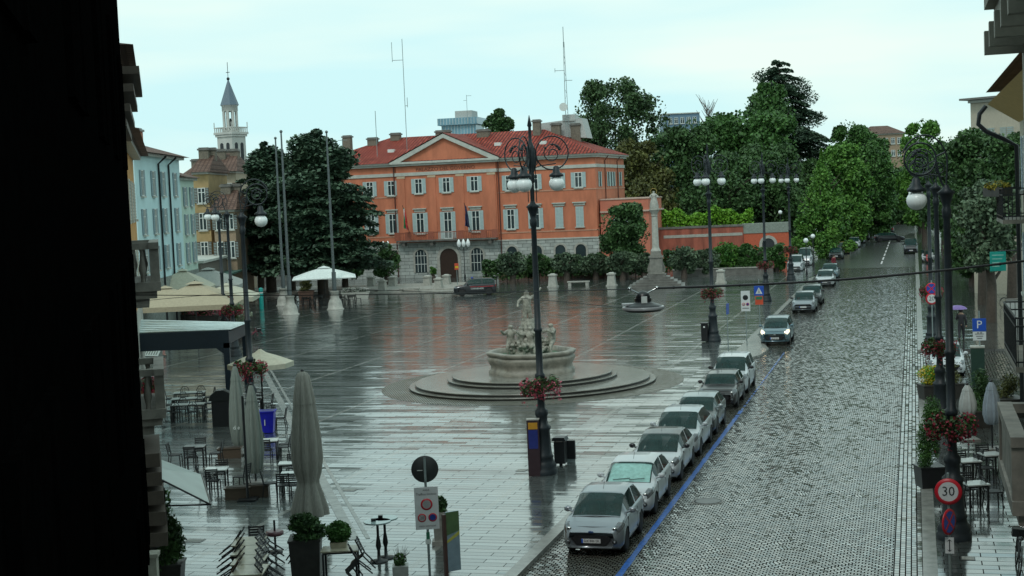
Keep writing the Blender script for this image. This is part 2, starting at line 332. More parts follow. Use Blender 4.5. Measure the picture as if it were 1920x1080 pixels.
# manhole covers and drain grates
grate_m = mat('cast_iron', (.03, .03, .03), .3, var=.4, scale=30)
x, y, _ = g(1327, 940, -.12); mb = MB(); mb.lathe([(.42, 0), (.42, .012), (.36, .014), (.001, .014)], 24); mb.lathe([(.5, 0), (.5, .006), (.43, .006), (.43, 0)], 24, mi=1)
o = mb.build('manhole_cover', [grate_m, stone_dk]); o.location = (x, y, -.119); tag(o, 'round iron manhole cover set in the cobbled road', 'manhole cover')
for i, (px, py, wd, lb) in enumerate([(655, 919, .5, 'small slotted drain grate in the paving right of the big closed umbrella'), (365, 1014, .55, 'slotted drain grate left of the leaning chairs'), (978, 882, .35, 'small slotted drain grate left of the information pillar'), (1815, 1047, .35, 'small slotted drain grate in the right pavement beside the lamp post')]):
    x, y, _ = g(px, py); mb = MB(); mb.box(-wd/2, wd/2, -.18, .18, 0, .006)
    for k in range(9): mb.box(-wd/2+.03+k*(wd-.06)/9, -wd/2+.03+k*(wd-.06)/9+.02, -.15, .15, .006, .010, 1)
    o = mb.build('drain_grate', [grate_m, stone_lt]); o.location = (x, y, .003); o.rotation_euler = (0, 0, RZ); tag(o, lb, 'drain grate', 'slotted drain grates')
# terrace platform in front of the palace, raised beds
sheet('terrace_step', [(-75, 140.5), (-45, 140.5), (-45, 150), (-75, 150)], .14, stone, .3)
sheet('terrace_step', [(-75, 141.8), (-46, 141.8), (-46, 152), (-75, 152)], .28, stone, .14)

# ---------------------------------------------------------------- palace
pal = thing('palace', 'orange three-storey palace with red tiled hip roof and central pediment', 'palace', W(-54.6, 167), RZ)
HW = 18.5; DP = 17.4; CW = 6.35
mb = MB(); mb.box(-HW, HW, 0, DP, 4.3, 14.0); mb.box(-CW, CW, -.35, -.002, 4.3, 14.0)
mb.build('upper_wall', orange, pal)
mb = MB(); mb.box(-HW-.06, HW+.06, -.06, DP+.06, -.1, 4.25); mb.box(-CW-.06, CW+.06, -.41, -.062, -.1, 4.25); mb.build('stone_base', rustic, pal)
mb = MB()
def band(z0, z1, pr, mi=0, centre=True):
    mb.box(-HW-pr, HW+pr, -pr, DP+pr, z0, z1, mi)
    if centre: mb.box(-CW-pr, CW+pr, -.35-pr, -pr-.002, z0+.003, z1+.003, mi)
band(12.55, 12.95, .12); band(13.75, 14.0, .35); band(14.0, 14.25, .6); band(4.2, 4.36, .14)
mb.build('cornice', trim, pal)
mb = MB(); mb.box(-HW-.05, HW+.05, -.05, DP+.05, 5.1, 5.25); mb.box(-HW-.05, -CW, -.05, 0, 9.95, 10.1); mb.box(CW+.02, HW+.05, -.05, DP+.05, 9.95, 10.1)
mb.build('sill_band', mat('salmon_band', (.48, .25, .17), .7), pal)
# pilasters on the centre
mb = MB()
for x in (-5.75, -1.8, 1.8, 5.75): mb.box(x-.45, x+.45, -.43, -.352, 5.6, 12.25); mb.box(x-.52, x+.52, -.46, -.352, 12.25, 12.5, 1)
mb.build('pilaster', [orange, mat('cream_trim', (.5, .38, .26), .6)], pal)
# roof
e = .75; zr = 17.7
mb = MB(); X0, X1, Y0, Y1 = -HW-e, HW+e, -e, DP+e; ry = DP/2; rx = 10.3
V = [(X0, Y0, 14.2), (X1, Y0, 14.2), (X1, Y1, 14.2), (X0, Y1, 14.2), (-rx, ry, zr), (rx, ry, zr)]
mb.add(V, [(0, 1, 5, 4), (1, 2, 5), (2, 3, 4, 5), (3, 0, 4), (3, 2, 1, 0)])
uvbuild(mb, 'roof', tiles, pal)
# pediment with its own little gable roof
ax = 17.35; pw = CW+.35
mb = MB(); mb.prism([(-pw, 14.25), (pw, 14.25), (0, ax-.25)], 'y', -.34, .4); mb.build('pediment', orange, pal)
mb = MB()
for s in (-1, 1):
    d = Vector((-s*pw, 0, ax-14.25)).normalized(); n = Vector((s*d.z, 0, abs(d.x)))
    a = Vector((s*(pw+.35), 0, 14.2)); b2 = Vector((0, 0, ax+.1))
    mb.prism([(a.x, a.z), (b2.x, b2.z), (b2.x, b2.z-.5), (a.x-s*1.25, a.z)][::s], 'y', -.75, .1)
mb.build('raking_cornice', trim, pal)
mb = MB()
for s in (-1, 1):
    A0 = (s*(pw+.55), -.85, 14.24); B0 = (0, -.85, ax+.22); B1 = (0, 8.2, ax+.22); A1 = (s*(pw+.55), .4, 14.24)
    f = [A0, B0, B1, A1]; mb.add(f[::s], [(0, 1, 2, 3)])
uvbuild(mb, 'pediment_roof', tiles, pal)
# windows
def win(par, x, z0, z1, w_=.95, y=0., shut='open', hood=False, frame=white_p, sm=None, sw=None, hoodm=None):
    sm = sm or shut_m; mb = MB(); h = w_/2; sw = sw or h*.95
    mb.box(x-h, x+h, y-.07, y-.001, z0, z0+.07); mb.box(x-h, x+h, y-.07, y-.001, z1-.08, z1); mb.box(x-h, x-h+.08, y-.07, y-.001, z0+.07, z1-.08); mb.box(x+h-.08, x+h, y-.07, y-.001, z0+.07, z1-.08)
    mb.box(x-.05, x+.05, y-.065, y-.001, z0+.07, z1-.08); zm = z0+(z1-z0)*.68; mb.box(x-h+.08, x-.05, y-.06, y-.001, zm, zm+.07); mb.box(x+.05, x+h-.08, y-.06, y-.001, zm, zm+.07)
    f = mb.build('window', frame, par)
    MB().box(x-h+.02, x+h-.02, y-.03, y-.002, z0+.02, z1-.02).build('pane', glass_m, f)
    MB().box(x-h-.12, x+h+.12, y-.2, y-.0015, z0-.13, z0-.005).build('sill', trim, f)
    if shut == 'open':
        for s in (-1, 1):
            q = MB(); xa = x+s*(h+.01); xb = x+s*(h+sw); q.box(min(xa, xb), max(xa, xb), y-.09, y-.03, z0, z1)
            for k in range(int((z1-z0)/.16)): q.box(min(xa, xb)+.05, max(xa, xb)-.05, y-.1, y-.088, z0+.08+k*.16, z0+.14+k*.16, 1)
            q.build('shutter', [sm, mat('slat_shade', (.28, .37, .38), .6)], f)
    elif shut == 'closed':
        for s in (-1, 1):
            q = MB(); xa = x+s*.01; xb = x+s*h; q.box(min(xa, xb), max(xa, xb), y-.11, y-.072, z0, z1)
            for k in range(int((z1-z0)/.16)): q.box(min(xa, xb)+.05, max(xa, xb)-.05, y-.12, y-.108, z0+.08+k*.16, z0+.14+k*.16, 1)
            q.build('shutter', [sm, mat('slat_shade', (.28, .37, .38), .6)], f)
    if hood: q = MB(); q.box(x-h-.35, x+h+.35, y-.28, y-.001, z1+.42, z1+.55); q.box(x-h-.2, x+h+.2, y-.1, y-.001, z1+.12, z1+.42); q.build('hood', hoodm or trim, f)
    return f
rw = [7.9, 11., 13.9, 16.4]; lw = [-16.3, -13.3, -10.0, -7.2]
for x in rw+lw:
    win(pal, x, 10.25, 12.05, .92)
    win(pal, x, 5.6, 8., .95, shut='closed' if x in (13.9, 16.4) else 'open', hood=True)
for x in (-3.5, .05, 3.6):
    win(pal, x, 10.35, 12.15, .95, -.35); win(pal, x, 5.45 if x != .05 else 4.75, 8., 1., -.35, hood=True)
for yy in (2.2, 7.2, 8.8, 10.4, 14.6):   # right side wall
    pv = MB(); pv.box(HW+.001, HW+.05, yy-.4, yy+.4, 10.3, 12.0); f = pv.build('window', glass_m, pal)
    for s in (-1, 1): q = MB(); a_ = yy+s*.42; b_ = yy+s*.8; q.box(HW+.03, HW+.1, min(a_, b_), max(a_, b_), 10.25, 12.05); q.build('shutter', shut_m, f)
# ground floor openings
def arch(par, x, z0, zs, w_, y, m, name='window', fr=.22, grille=True):
    pts = [(x-w_/2, z0)]+[(x-w_/2*math.cos(t), zs+w_/2*math.sin(t)) for t in [math.pi*k/12 for k in range(13)]]+[(x+w_/2, z0)]
    o1 = [(x-(w_/2+fr), z0)]+[(x-(w_/2+fr)*math.cos(t), zs+(w_/2+fr)*math.sin(t)) for t in [math.pi*k/12 for k in range(13)]]+[(x+w_/2+fr, z0)]
    mb = MB(); n = len(pts); vs = []
    for yy in (y-.14, y-.001): vs += [(p[0], yy, p[1]) for p in pts]+[(p[0], yy, p[1]) for p in o1]
    fs = []
    for i in range(n-1): fs += [(i, i+1, n+i+1, n+i), (2*n+i, i, i+1, 2*n+i+1)[::1]]
    fs += [(n+i, n+i+1, 3*n+i+1, 3*n+i) for i in range(n-1)]
    mb.add(vs, fs); f = mb.build(name, stone_lt, par)
    MB().prism(pts, 'y', y-.05, y-.0015).build('pane' if name == 'window' else 'leaf', m, f)
    if grille:
        q = MB()
        for k in (-1, 0, 1): q.box(x+k*w_*.28-.025, x+k*w_*.28+.025, y-.1, y-.06, z0+.05, zs+w_*.36)
        for zz in (zs, (zs+z0)/2): q.box(x-w_/2, x+w_/2, y-.105, y-.055, zz-.03, zz+.03)
        q.build('grille', white_p, f)
    return f
arch(pal, 0, 0, 2.4, 2.3, -.41, wood_dk, 'door', .35, False)
for x in (-3.6, 3.6): arch(pal, x, .7, 2.75, 1.5, -.41, glass_m)
for x in rw+lw: arch(pal, x, 1.3, 2.9, 1.25, -.06, glass_m, grille=False)
# balcony over the door
bal = MB(); bal.box(-CW, CW, -1.45, -.42, 4.5, 4.7)
for x in (-5.5, -1.9, 1.9, 5.5): bal.box(x-.2, x+.2, -1.3, -.42, 4.0, 4.5)
b_ = bal.build('balcony', stone_dk, pal)
q = MB(); q.box(-CW, CW, -1.42, -1.32, 5.55, 5.66)
for k in range(60):
    x = -CW+.1+k*(2*CW-.2)/59
    if abs(x) > .9 : q.box(x-.03, x+.03, -1.4, -1.34, 4.7, 5.55)
for x in (-6.2, -4.8, -1.9, 1.9, 4.8, 6.2): q.box(x-.35, x+.35, -1.44, -1.30, 4.7, 5.7, 1)
q.build('balustrade', [mat('balcony_terracotta', (.30, .09, .055), .6), mat('balcony_terracotta', (.3, .1, .06))], b_)
q = MB()
for k in range(12): q.box(-.85+k*.155-.02, -.85+k*.155+.02, -1.41, -1.38, 4.7, 5.6)
q.box(-.9, .9, -1.42, -1.37, 5.6, 5.65); q.build('iron_railing', white_p, b_)
text('PALAZZO DEL GOVERNO', .62, mat('dark_letters', (.16, .05, .03), .6), pal, (0, -.36, 13.25), (math.pi/2, 0, 0), 'lettering', .03, 1.05)
# downpipes
q = MB()
for x in (-6.75, 6.6): q.tube([(x, -.12, 14), (x, -.12, .2)], .07, 6)
for yy in (5, 12.6): q.tube([(HW+.6, yy, 14.0), (HW+.12, yy, 13.4), (HW+.12, yy, 4)], .06, 6)
q.build('downpipe', mat('copper_brown', (.09, .03, .025), .4), pal)
# chimneys, skylights
def chim(par, x, y, z, w_, h, m=None):
    q = MB(); q.box(x-w_/2, x+w_/2, y-.45, y+.45, z-1.2, z+h-.3); q.box(x-w_/2-.12, x+w_/2+.12, y-.57, y+.57, z+h-.3, z+h-.12, 1)
    q.box(x-w_/2, x+w_/2, y-.4, y+.4, z+h-.12, z+h, 1); return q.build('chimney', [m or mat('chimney_plaster', (.16, .14, .11), .8, var=.3), stone_dk], par)
for x, y, z, w_, h in [(-14.9, 5.6, 16.2, 1.0, 2.0), (-11.8, 6.5, 16.9, 1.2, .9), (-9.2, 8, 17.6, 1.2, .7), (-2.8, 8, 17.4, 1.8, .9), (2.7, 7.4, 17.3, 1.5, .8), (9.8, 7.0, 17, .9, 1.9), (12.0, 8, 16.8, 1.1, 1.6), (14.2, 9.5, 16.2, 1.2, 2.1)]: chim(pal, x, y, z, w_, h)
for x, y in [(-13.7, 3.2), (-8.2, 3.4), (5.6, 3.8), (11.4, 3.5)]:
    zz = 14.2+(y+e)/(ry+e)*(zr-14.2); q = MB(); q.box(x-.4, x+.4, y-.3, y+.35, zz-.1, zz+.3); q.build('skylight', [white_p], pal)
# pale dormer block on the roof top
q = MB(); q.prism([(8.6, 17.0), (15.6, 16.4), (15.0, 18.9), (9.6, 18.5)], 'y', 9.2, 12.5); q.box(12.6, 14.2, 9, 11, 18.6, 19.4); q.build('roof_dormer', mat('pale_render', (.42, .44, .43), .7, var=.2), pal)
# flags on the balcony
for fx, cols, lb in ((-4.6, ((.02, .22, .08), (.6, .62, .6), (.5, .03, .03)), 'green white and red flag hanging limp from the palace balcony'), (3.2, ((.01, .02, .08), (.012, .02, .07), (.02, .025, .07)), 'dark furled flag hanging from the palace balcony')):
    p = Vector(W(-54.6+fx, 167-1.45, 5.6)); t_ = thing('flag', lb, 'flag', p, RZ)
    MB().tube([(0, 0, 0), (-.35, -1.0, 3.4)], .035, 6).build('staff', iron, t_)
    R = np.random.RandomState(5); q = MB(); vs = []; nx, nz = 7, 14
    for i in range(nz):
        for j in range(nx): vs.append((-.3+.55*(j/(nx-1))*(.35+.5*i/nz)+.05*math.sin(j*2.1+i*.4), -.85+.22*math.sin(j*1.9+i*.3)*(.4+i/nz), 3.1-i*.19-.25*j/(nx-1)))
    fs = [(i*nx+j, i*nx+j+1, (i+1)*nx+j+1, (i+1)*nx+j) for i in range(nz-1) for j in range(nx-1)]
    for (i, f) in enumerate(fs): q.add([vs[k] for k in f], [(0, 1, 2, 3)], (i % (nx-1))//2, True)
    q.build('cloth', [mat('flag_%d_%d' % (int(fx), k), c, .8, var=.1) for k, c in enumerate(cols)], t_)
# antennas
def mast(px, pt, pb, Y, lb, r=.09, arms=()):
    a = Vector(pd(*pb, Y)); b = Vector(pd(*pt, Y)); t_ = thing('antenna_mast', lb, 'antenna', a, 0, 'antenna masts')
    h = b.z-a.z; q = MB()
    if h > 12:
        for k in range(3): q.tube([(r*1.6*math.cos(k*2.1), r*1.6*math.sin(k*2.1), -2), (r*.4*math.cos(k*2.1), r*.4*math.sin(k*2.1), h*.85)], .035, 5)
        for k in range(int(h*.85/.7)):
            zz = k*.7; rr = r*1.6*(1-.75*k/(h*.85/.7)); q.tube([(rr*math.cos(k*2.1), rr*math.sin(k*2.1), zz), (rr*math.cos((k+1)*2.1), rr*math.sin((k+1)*2.1), zz+.7)], .02, 4)
        q.tube([(0, 0, h*.8), (0, 0, h)], .045, 5)
    else: q.tube([(0, 0, -2), (0, 0, h)], .04, 5)
    q.build('pole', mat('galvanised', (.25, .3, .3), .4, .5), t_)
    for z, l, up in arms: q = MB(); q.tube([(0, 0, z*h), (l, 0, z*h)], .035, 5); (q.tube([(l, 0, z*h-.2), (l, 0, z*h+up)], .035, 5) if up else None); q.build('arm', mat('galvanised', (.25, .3, .3)), t_)
    return t_
mast(0, (751, 73), (762, 252), 178, 'tall lattice antenna mast with a side aerial, left of the two on the palace roof', .2, ((.78, -1.3, 2.2), (.3, .3, 1.0)))
m2 = mast(0, (1057, 50), (1063, 240), 180, 'tall lattice antenna mast with a grey dish, above the right end of the palace roof', .16, ((.57, -1.2, .3), (.47, .9, 0)))
q = MB(); q.T = Matrix.Translation((-.35, 0, 2.6)) @ Matrix.Rotation(math.pi/2, 4, 'X'); q.lathe([(.001, 0), (.35, .05), (.5, .2), (.52, .3)], 16); q.build('dish', white_p, m2)
mast(0, (703, 208), (706, 262), 172, 'short thin rod aerial beside the left chimney of the palace', .05)
mast(0, (874, 178), (876, 212), 268, 'small television aerial on the glass office building', .05, ((.95, .9, 0), (.7, -.6, 0)))
mast(0, (641, 260), (643, 290), 172, 'small television aerial at the left end of the palace roof', .05, ((.9, -.5, 0), (.9, .6, 0)))
# annex of the palace
anx = thing('palace_annex', 'low salmon annex with a flat parapet at the right side of the palace', 'building', W(-36.0, 168.0), RZ)
MB().box(.08, 5.9, 0, 9, 0, 8.6).build('wall', salmon, anx)
q = MB(); q.box(.09, 6.0, -.1, 9.1, 8.6, 8.75); q.box(.09, 6.2, -.25, 9.2, 7.1, 7.3); q.build('cornice', mat('pinkish_trim', (.5, .36, .3), .6), anx)
win(anx, 2.6, 4.4, 6.4, 1., 0, 'open')

# ---------------------------------------------------------------- generic house block
def block(name, label, cat, p0, p1, depth, h, wall, roofm=None, ridge=2.2, over=.5, cols=(), rows=(), wm=None, shut='open', base=None, win_w=1., group=None, z0=-.1, flat=False, hood=False, depthroof=None, cornice=trim):
    p0 = Vector((p0[0], p0[1], 0)); p1 = Vector((p1[0], p1[1], 0)); d = p1-p0; L = d.length
    t_ = thing(name, label, cat, p0, math.atan2(d.y, d.x), group)
    MB().box(0, L, 0, depth, z0, h).build('wall', wall, t_)
    if cornice: MB().box(-.08, L+.08, -over*.5, depth+.05, h, h+.22).build('cornice', cornice, t_)
    if roofm:
        q = MB(); dy = depth/2; z = h+.22; a, b = -over*.4, L+over*.4
        q.add([(a, -over, z), (b, -over, z), (b, depth+over, z), (a, depth+over, z), (a+min(2.5, L*.3), dy, z+ridge), (b-min(2.5, L*.3), dy, z+ridge)], [(0, 1, 5, 4), (1, 2, 5), (2, 3, 4, 5), (3, 0, 4), (3, 2, 1, 0)])
        uvbuild(q, 'roof', roofm, t_)
    elif flat: MB().box(-.15, L+.15, -.15, depth+.15, h+.22, h+.5).build('parapet', wall, t_)
    for z_, zz in rows:
        for x in cols: win(t_, x*L, z_, zz, win_w, 0, shut if not isinstance(shut, dict) else shut.get((x, z_), 'open'), hood, sm=wm)
    if base: q = MB(); q.box(-.03, L+.03, -.05, -.001, z0, base[0]); q.build('ground_floor', base[1], t_)
    return t_, L
# ---------------------------------------------------------------- left row
def LX(Z, off=0): return (-1.1-.2433*Z+off, Z)
mask_fac = mat('mask_black_facade', (.002, .002, .002), 1, var=.3, spec=0.)  # near-black stands in for a privacy mask over the unseen facade
t_, L = block('mask_building', 'unseen building front, coloured near-black to stand in for a privacy mask at the left edge', 'building', LX(3.5, .47), LX(33, .47), 8, 19, mask_fac, over=.4, cornice=None)
MB().box(-.1, L+.1, -.25, .5, 15.8, 16.3, 0).build('cornice', mask_fac, t_)
for k in range(5):
    for z_ in (2.5, 6.5, 10.5): 
        q = MB(); q.box(3+k*6-.6, 3+k*6+.6, -.04, -.001, z_, z_+2.2); f = q.build('window', mask_fac, t_)
        for s in (-1, 1): MB().box(*sorted((3+k*6+s*.62, 3+k*6+s*1.2)), -.06, -.001, z_, z_+2.2).build('shutter', mask_fac, f)
# stone house with balconies right behind it
grey_br = mat('grey_brown_render', (.10, .085, .07), .8, var=.3, scale=.8, bump=.2)
t_, L = block('balcony_house', 'grey-brown stone house with stacked stone balconies and deep eaves, second in the left row', 'building', LX(33.3, 0), LX(40, 0), 8, 13.2, grey_br, tiles_br, over=.75, cols=(.3, .75), rows=((5.6, 7.6), (9.3, 11.2)), shut='open', ridge=.8)
q = MB()
for k, (z_, pr) in enumerate(((12.95, .85), (12.55, .7), (12.1, .6), (11.75, .5))): q.box(-.1, L+.12+.05*k, -pr, -.001, z_-.18, z_)
q.build('eaves_moulding', mat('umber_stone', (.09, .07, .055), .7), t_)
def stone_balcony(par, x0, x1, z, pr, m, hh=1.0, bal=True):
    q = MB(); q.box(x0-.1, x1+.1, -pr, -.002, z-.22, z); q.box(x0, x1, -pr+.1, -.002, z-.4, z-.22); q.box(x0+.1, x1-.1, -pr+.3, -.002, z-.62, z-.4)
    b_ = q.build('balcony', m, par); q = MB(); q.box(x0-.05, x1+.05, -pr, -pr+.24, z+hh-.16, z+hh)
    for s, xx in ((0, x0), (1, x1-.22)): q.box(xx, xx+.22, -pr+.01, -pr+.23, z, z+hh-.16); q.box(xx, xx+.22, -pr+.24, -.002, z+hh-.16, z+hh)
    if bal:
        n = int((x1-x0)/.28)
        for i in range(n):
            x = x0+.35+i*(x1-x0-.7)/(n-1) ; q.lathe([(.06, z), (.05, z+.1), (.1, z+.3), (.06, z+.55), (.05, z+.7), (.07, z+hh-.16)], 8, x, -pr+.12)
        for i in range(int(pr/.28)):
            for xx in (x0+.1, x1-.1): q.lathe([(.06, z), (.05, z+.1), (.1, z+.3), (.06, z+.55), (.05, z+.7), (.07, z+hh-.16)], 8, xx, -pr+.4+i*.26)
    else: q.box(x0+.22, x1-.22, -pr+.05, -pr+.15, z, z+hh-.16)
    q.build('balustrade', m, b_); return b_
bstone = mat('balcony_stone', (.20, .185, .16), .6, var=.35, scale=2.5, bump=.4)
stone_balcony(t_, 1.2, 4.9, 7.9, 1.05, bstone, .95); stone_balcony(t_, .6, 3.6, 4.9, 1.0, bstone, .95)
q = MB()
for z_ in (3.0, 3.45, 3.9, 2.5, 2.0): q.box(.2, 3.2, -.95+.04*z_, -.001, z_-.32, z_)
q.build('stone_bay', mat('umber_stone', (.09, .07, .055), .7), t_)
# red flowers on that balcony: own thing
def flowers(loc, r, n, cf, name, lb, group=None, leafc=None, h=.8, seed=1, size=.05, rz=0., box=None, cat='plant'):
    t_ = thing(name, lb, cat, loc, rz, group); R = np.random.RandomState(seed)
    lm = leafc or leafmat('leaf_dark', (.012, .03, .01), (.05, .10, .03))
    leaves(blob(R, (0, 0, 0), r, n), size, lm, 'foliage', t_, seed)
    if cf: leaves(blob(R, (0, 0, -.02), tuple(k*1.08 for k in r), int(n*.9), .75), size*.9, cf, 'blossom', t_, seed+1)
    if box: MB().box(-box[0], box[0], -box[1], box[1], -r[2]-box[2]*.8, -r[2]*.3).build('planter_box', box[3], t_)
    return t_
redf = leafmat('red_petals', (.13, .01, .02), (.40, .045, .08)); pinkf = leafmat('pink_petals', (.25, .03, .05), (.62, .18, .24)); yelf = leafmat('yellow_petals', (.35, .25, .01), (.7, .5, .03))
terr = mat('terracotta', (.35, .13, .07), .7); planter_dk = mat('dark_planter', (.03, .028, .025), .5, var=.3)
p_ = pd(279, 725, 42); flowers((p_[0], p_[1], p_[2]), (.3, .28, .3), 500, redf, 'flower_pot', 'red flowering pot standing on the balcony edge of the left stone house', seed=4, box=(.25, .2, .3, terr))
# yellow house
ochre = mat('ochre_plaster', (.50, .25, .07), .8, var=.15, scale=.8)
block('ochre_house', 'ochre yellow house with white shutters seen edge-on in the left row', 'building', LX(56, -.35), LX(84, -.15), 9, 12.6, ochre, tiles_br, ridge=1.5, over=.9, cols=(.12, .3, .5, .68, .86), rows=((5.6, 7.6), (9.2, 11.2)), wm=mat('white_shutter', (.6, .62, .58), .5), base=(4.6, stone_lt))
# pale blue house and mint house
pblue = mat('pale_blue_plaster', (.48, .66, .68), .75, var=.08, scale=.7)
mint = mat('mint_plaster', (.45, .58, .50), .75, var=.1, scale=.7)
bl0 = pd(257, 400, 109); bl1 = pd(341, 400, 126); mt1 = pd(366, 400, 131.5)
greysh = mat('blue_grey_shutter', (.22, .30, .34), .5)
t_, L = block('pale_blue_house', 'pale blue four-storey house with grey-blue shutters and dark downpipes', 'building', bl0[:2], bl1[:2], 10, 13.9, pblue, tiles_br, ridge=1.9, over=.9, cols=(.13, .36, .58, .86), rows=((4.9, 6.8), (7.8, 9.8), (10.8, 12.8)), wm=greysh, win_w=.85, base=(4.2, mat('shop_front', (.2, .22, .2), .6, var=.4)), cornice=trim)
q = MB()
for x in (.47, .70): q.tube([(x*L, -.8, 14.0), (x*L, -.12, 13.4), (x*L, -.12, .3)], .085, 6)
q.build('downpipe', iron, t_); chim(t_, L*.85, 3, 15.4, 1.3, 1.3, terr)
t_, L = block('mint_house', 'pale mint house, lower neighbour of the pale blue one', 'building', bl1[:2], mt1[:2], 9, 12.2, mint, tiles_br, ridge=1.6, over=.7, cols=(.28, .76), rows=((4.9, 6.7), (7.4, 9.2), (9.9, 11.6)), wm=greysh, win_w=.8, base=(4.2, mat('shop_front', (.2, .22, .2))))
# houses up the narrow street and behind
def hp(px, Y): return pd(px, 400, Y)[:2]
warm = mat('old_ochre_render', (.38, .27, .13), .8, var=.2, scale=.8); tan = mat('tan_render', (.30, .22, .15), .8, var=.2); sand = mat('sand_render', (.42, .36, .27), .8, var=.15)
specs = [('narrow ochre house at the mouth of the narrow street', hp(366, 150), hp(394, 150), 10, 13.2, warm, (.5,), ((4.5, 6.2), (7.4, 9.2), (10.2, 11.8))),
 ('tan gabled house with a brown roof below the church tower', hp(390, 163), hp(446, 163), 10, 13.5, sand, (.25, .75), ((5, 6.8), (8, 9.8), (11, 12.4))),
 ('low brown roofed house behind the street lamps on the left', hp(400, 147), hp(440, 147), 9, 9.2, tan, (.28, .75), ((4.5, 6.2), (7.4, 9.0))),
 ('cream attic house standing in front of the church tower', hp(407, 190), hp(447, 190), 9, 14.5, mat('cream_render', (.5, .45, .3), .8), (.3, .7), ((12.6, 13.8),)),
 ('brown roofed house with two chimneys behind the mint house', hp(335, 178), hp(410, 178), 14, 13.0, tan, (.2, .75), ((10.6, 12.0),))]
for lb, a_, b_, dp, h, wl, cs, rws in specs:
    t_, L = block('townhouse', lb, 'house', a_, b_, dp, h, wl, tiles_br, ridge=2.2, over=.8, cols=cs, rows=rws, wm=mat('brown_shutter', (.07, .05, .035), .6), win_w=.8, group='old houses by the narrow street')
    chim(t_, L*.35, 3.5, h+1.4, 1.0, 1.5); chim(t_, L*.75, 4.5, h+1.6, .9, 1.3)
# small shops seen under the beige umbrellas
t_, L = block('shop_row', 'long low shop front with awnings behind the big beige umbrellas', 'building', hp(372, 133), hp(452, 158), 6, 4.6, mat('shop_render', (.16, .14, .12), .8), None, cols=(.15, .4, .65, .88), rows=((.4, 2.8),), shut='none', win_w=1.6)
MB().box(0, L, -1.6, -.002, 3.1, 3.25).build('awning', mat('green_awning', (.05, .11, .09), .6), t_)
# ---------------------------------------------------------------- church tower
YC = 250.; cxx = pd(441, 390, YC)[0]
def cz(py): return pd(440, py, YC)[2]
ct = thing('church_tower', 'slender white church bell tower with a grey pointed spire and gallery', 'church', (cxx, YC, 0), math.radians(-32))
wst = mat('tower_stone', (.50, .50, .47), .7, var=.12, scale=.5)
zg = cz(250); zs_ = cz(197); zt = cz(150)
q = MB(); q.box(-1.7, 1.7, -1.7, 1.7, 0, zg-.6); q.build('shaft', wst, ct)
q = MB()
for z_, o_ in ((zg-.6, .22), (zg-.2, .4)): q.box(-1.7-o_, 1.7+o_, -1.7-o_, 1.7+o_, z_, z_+.38)
for k in range(9):
    x = -1.9+k*.475
    for s in (-1, 1): q.box(x-.06, x+.06, s*1.98-.06, s*1.98+.06, zg+.18, zg+.9); q.box(s*1.98-.06, s*1.98+.06, x-.06, x+.06, zg+.18, zg+.9)
for s in (-1, 1): q.box(-2.05, 2.05, s*1.98-.09, s*1.98+.09, zg+.9, zg+1.05); q.box(s*1.98-.08, s*1.98+.08, -1.88, 1.88, zg+.9, zg+1.05)
for sx in (-1, 1):
    for sy in (-1, 1): q.tube([(sx*1.98, sy*1.98, zg+1.05), (sx*1.98, sy*1.98, zg+1.9)], .08, 6)
q.build('gallery', wst, ct)
q = MB(); q.lathe([(1.32, zg), (1.32, zg+.5)], 8); q.lathe([(1.3, zs_-1.1), (1.36, zs_-1.0), (1.36, zs_-.2), (1.5, zs_-.1), (1.5, zs_)], 8)
for k in range(8):
    t = math.pi*(k+.5)/4; q.tube([(1.15*math.cos(t), 1.15*math.sin(t), zg+.4), (1.15*math.cos(t), 1.15*math.sin(t), zs_-1)], .24, 6)
q.build('belfry', wst, ct)
q = MB(); q.lathe([(.1, zg+2.6), (.45, zg+1.5), (.55, zg+1.2)], 10); q.build('bell', iron, ct)
q = MB(); q.lathe([(1.6, zs_), (1.0, zs_+(zt-zs_)*.4), (.12, zt)], 8, sm=False); q.build('spire', mat('slate_spire', (.10, .14, .18), .5, var=.15), ct)
q = MB(); q.ball(0, 0, zt+.25, .28); q.tube([(0, 0, zt), (0, 0, cz(116))], .05, 5); q.box(-.4, .4, -.04, .04, zt+1.3, zt+1.4); q.build('finial', iron, ct)
for z0_, z1_ in ((zg-5.6, zg-1.6),):
    for s in (-1, 1):
        for ax_ in (0, 1):
            for o_ in (-.7, .7):
                q = MB(); pts = [(o_-.38, z0_)]+[(o_-.38*math.cos(t), z1_-.4+.38*math.sin(t)) for t in [math.pi*k/8 for k in range(9)]]+[(o_+.38, z0_)]
                if ax_ == 0: q.prism(pts, 'y', s*1.70, s*1.73)
                else: q.prism(pts, 'x', s*1.70, s*1.73)
                q.build('window', mat('opening_shade', (.03, .035, .04), .8), ct)  # flat panel on the wall, shade of the opening put into its colour
# ---------------------------------------------------------------- office blocks far behind
Yo = 270.; a_ = pd(821, 240, Yo); zz = lambda py: pd(860, py, Yo)[2]
ot = thing('office_tower', 'blue glass office building with a top-heavy upper floor behind the palace roof', 'building', (pd(860, 240, Yo)[0], Yo, 0), -.2)
gl2 = mat('blue_curtain_glass', (.16, .30, .38), .2, var=.25, scale=.4)
q = MB(); q.box(-3.3, 3.3, 0, 7, 0, zz(232)); q.build('lower_floors', gl2, ot)
MB().box(-3.9, 3.8, -.6, 7.4, zz(234), zz(221)).build('upper_floor', gl2, ot)
MB().box(-.6, 2.6, 0, 5, zz(221), zz(208)).build('penthouse', mat('pale_render', (.42, .44, .43)), ot)
q = MB()
for k in range(14): q.box(-3.85+k*.58, -3.8+k*.58+.02, -.66, -.61, zz(233), zz(222))
for k in range(11): q.box(-3.2+k*.6, -3.14+k*.6, -.07, -.005, 10, zz(233))
q.build('mullion', white_p, ot)
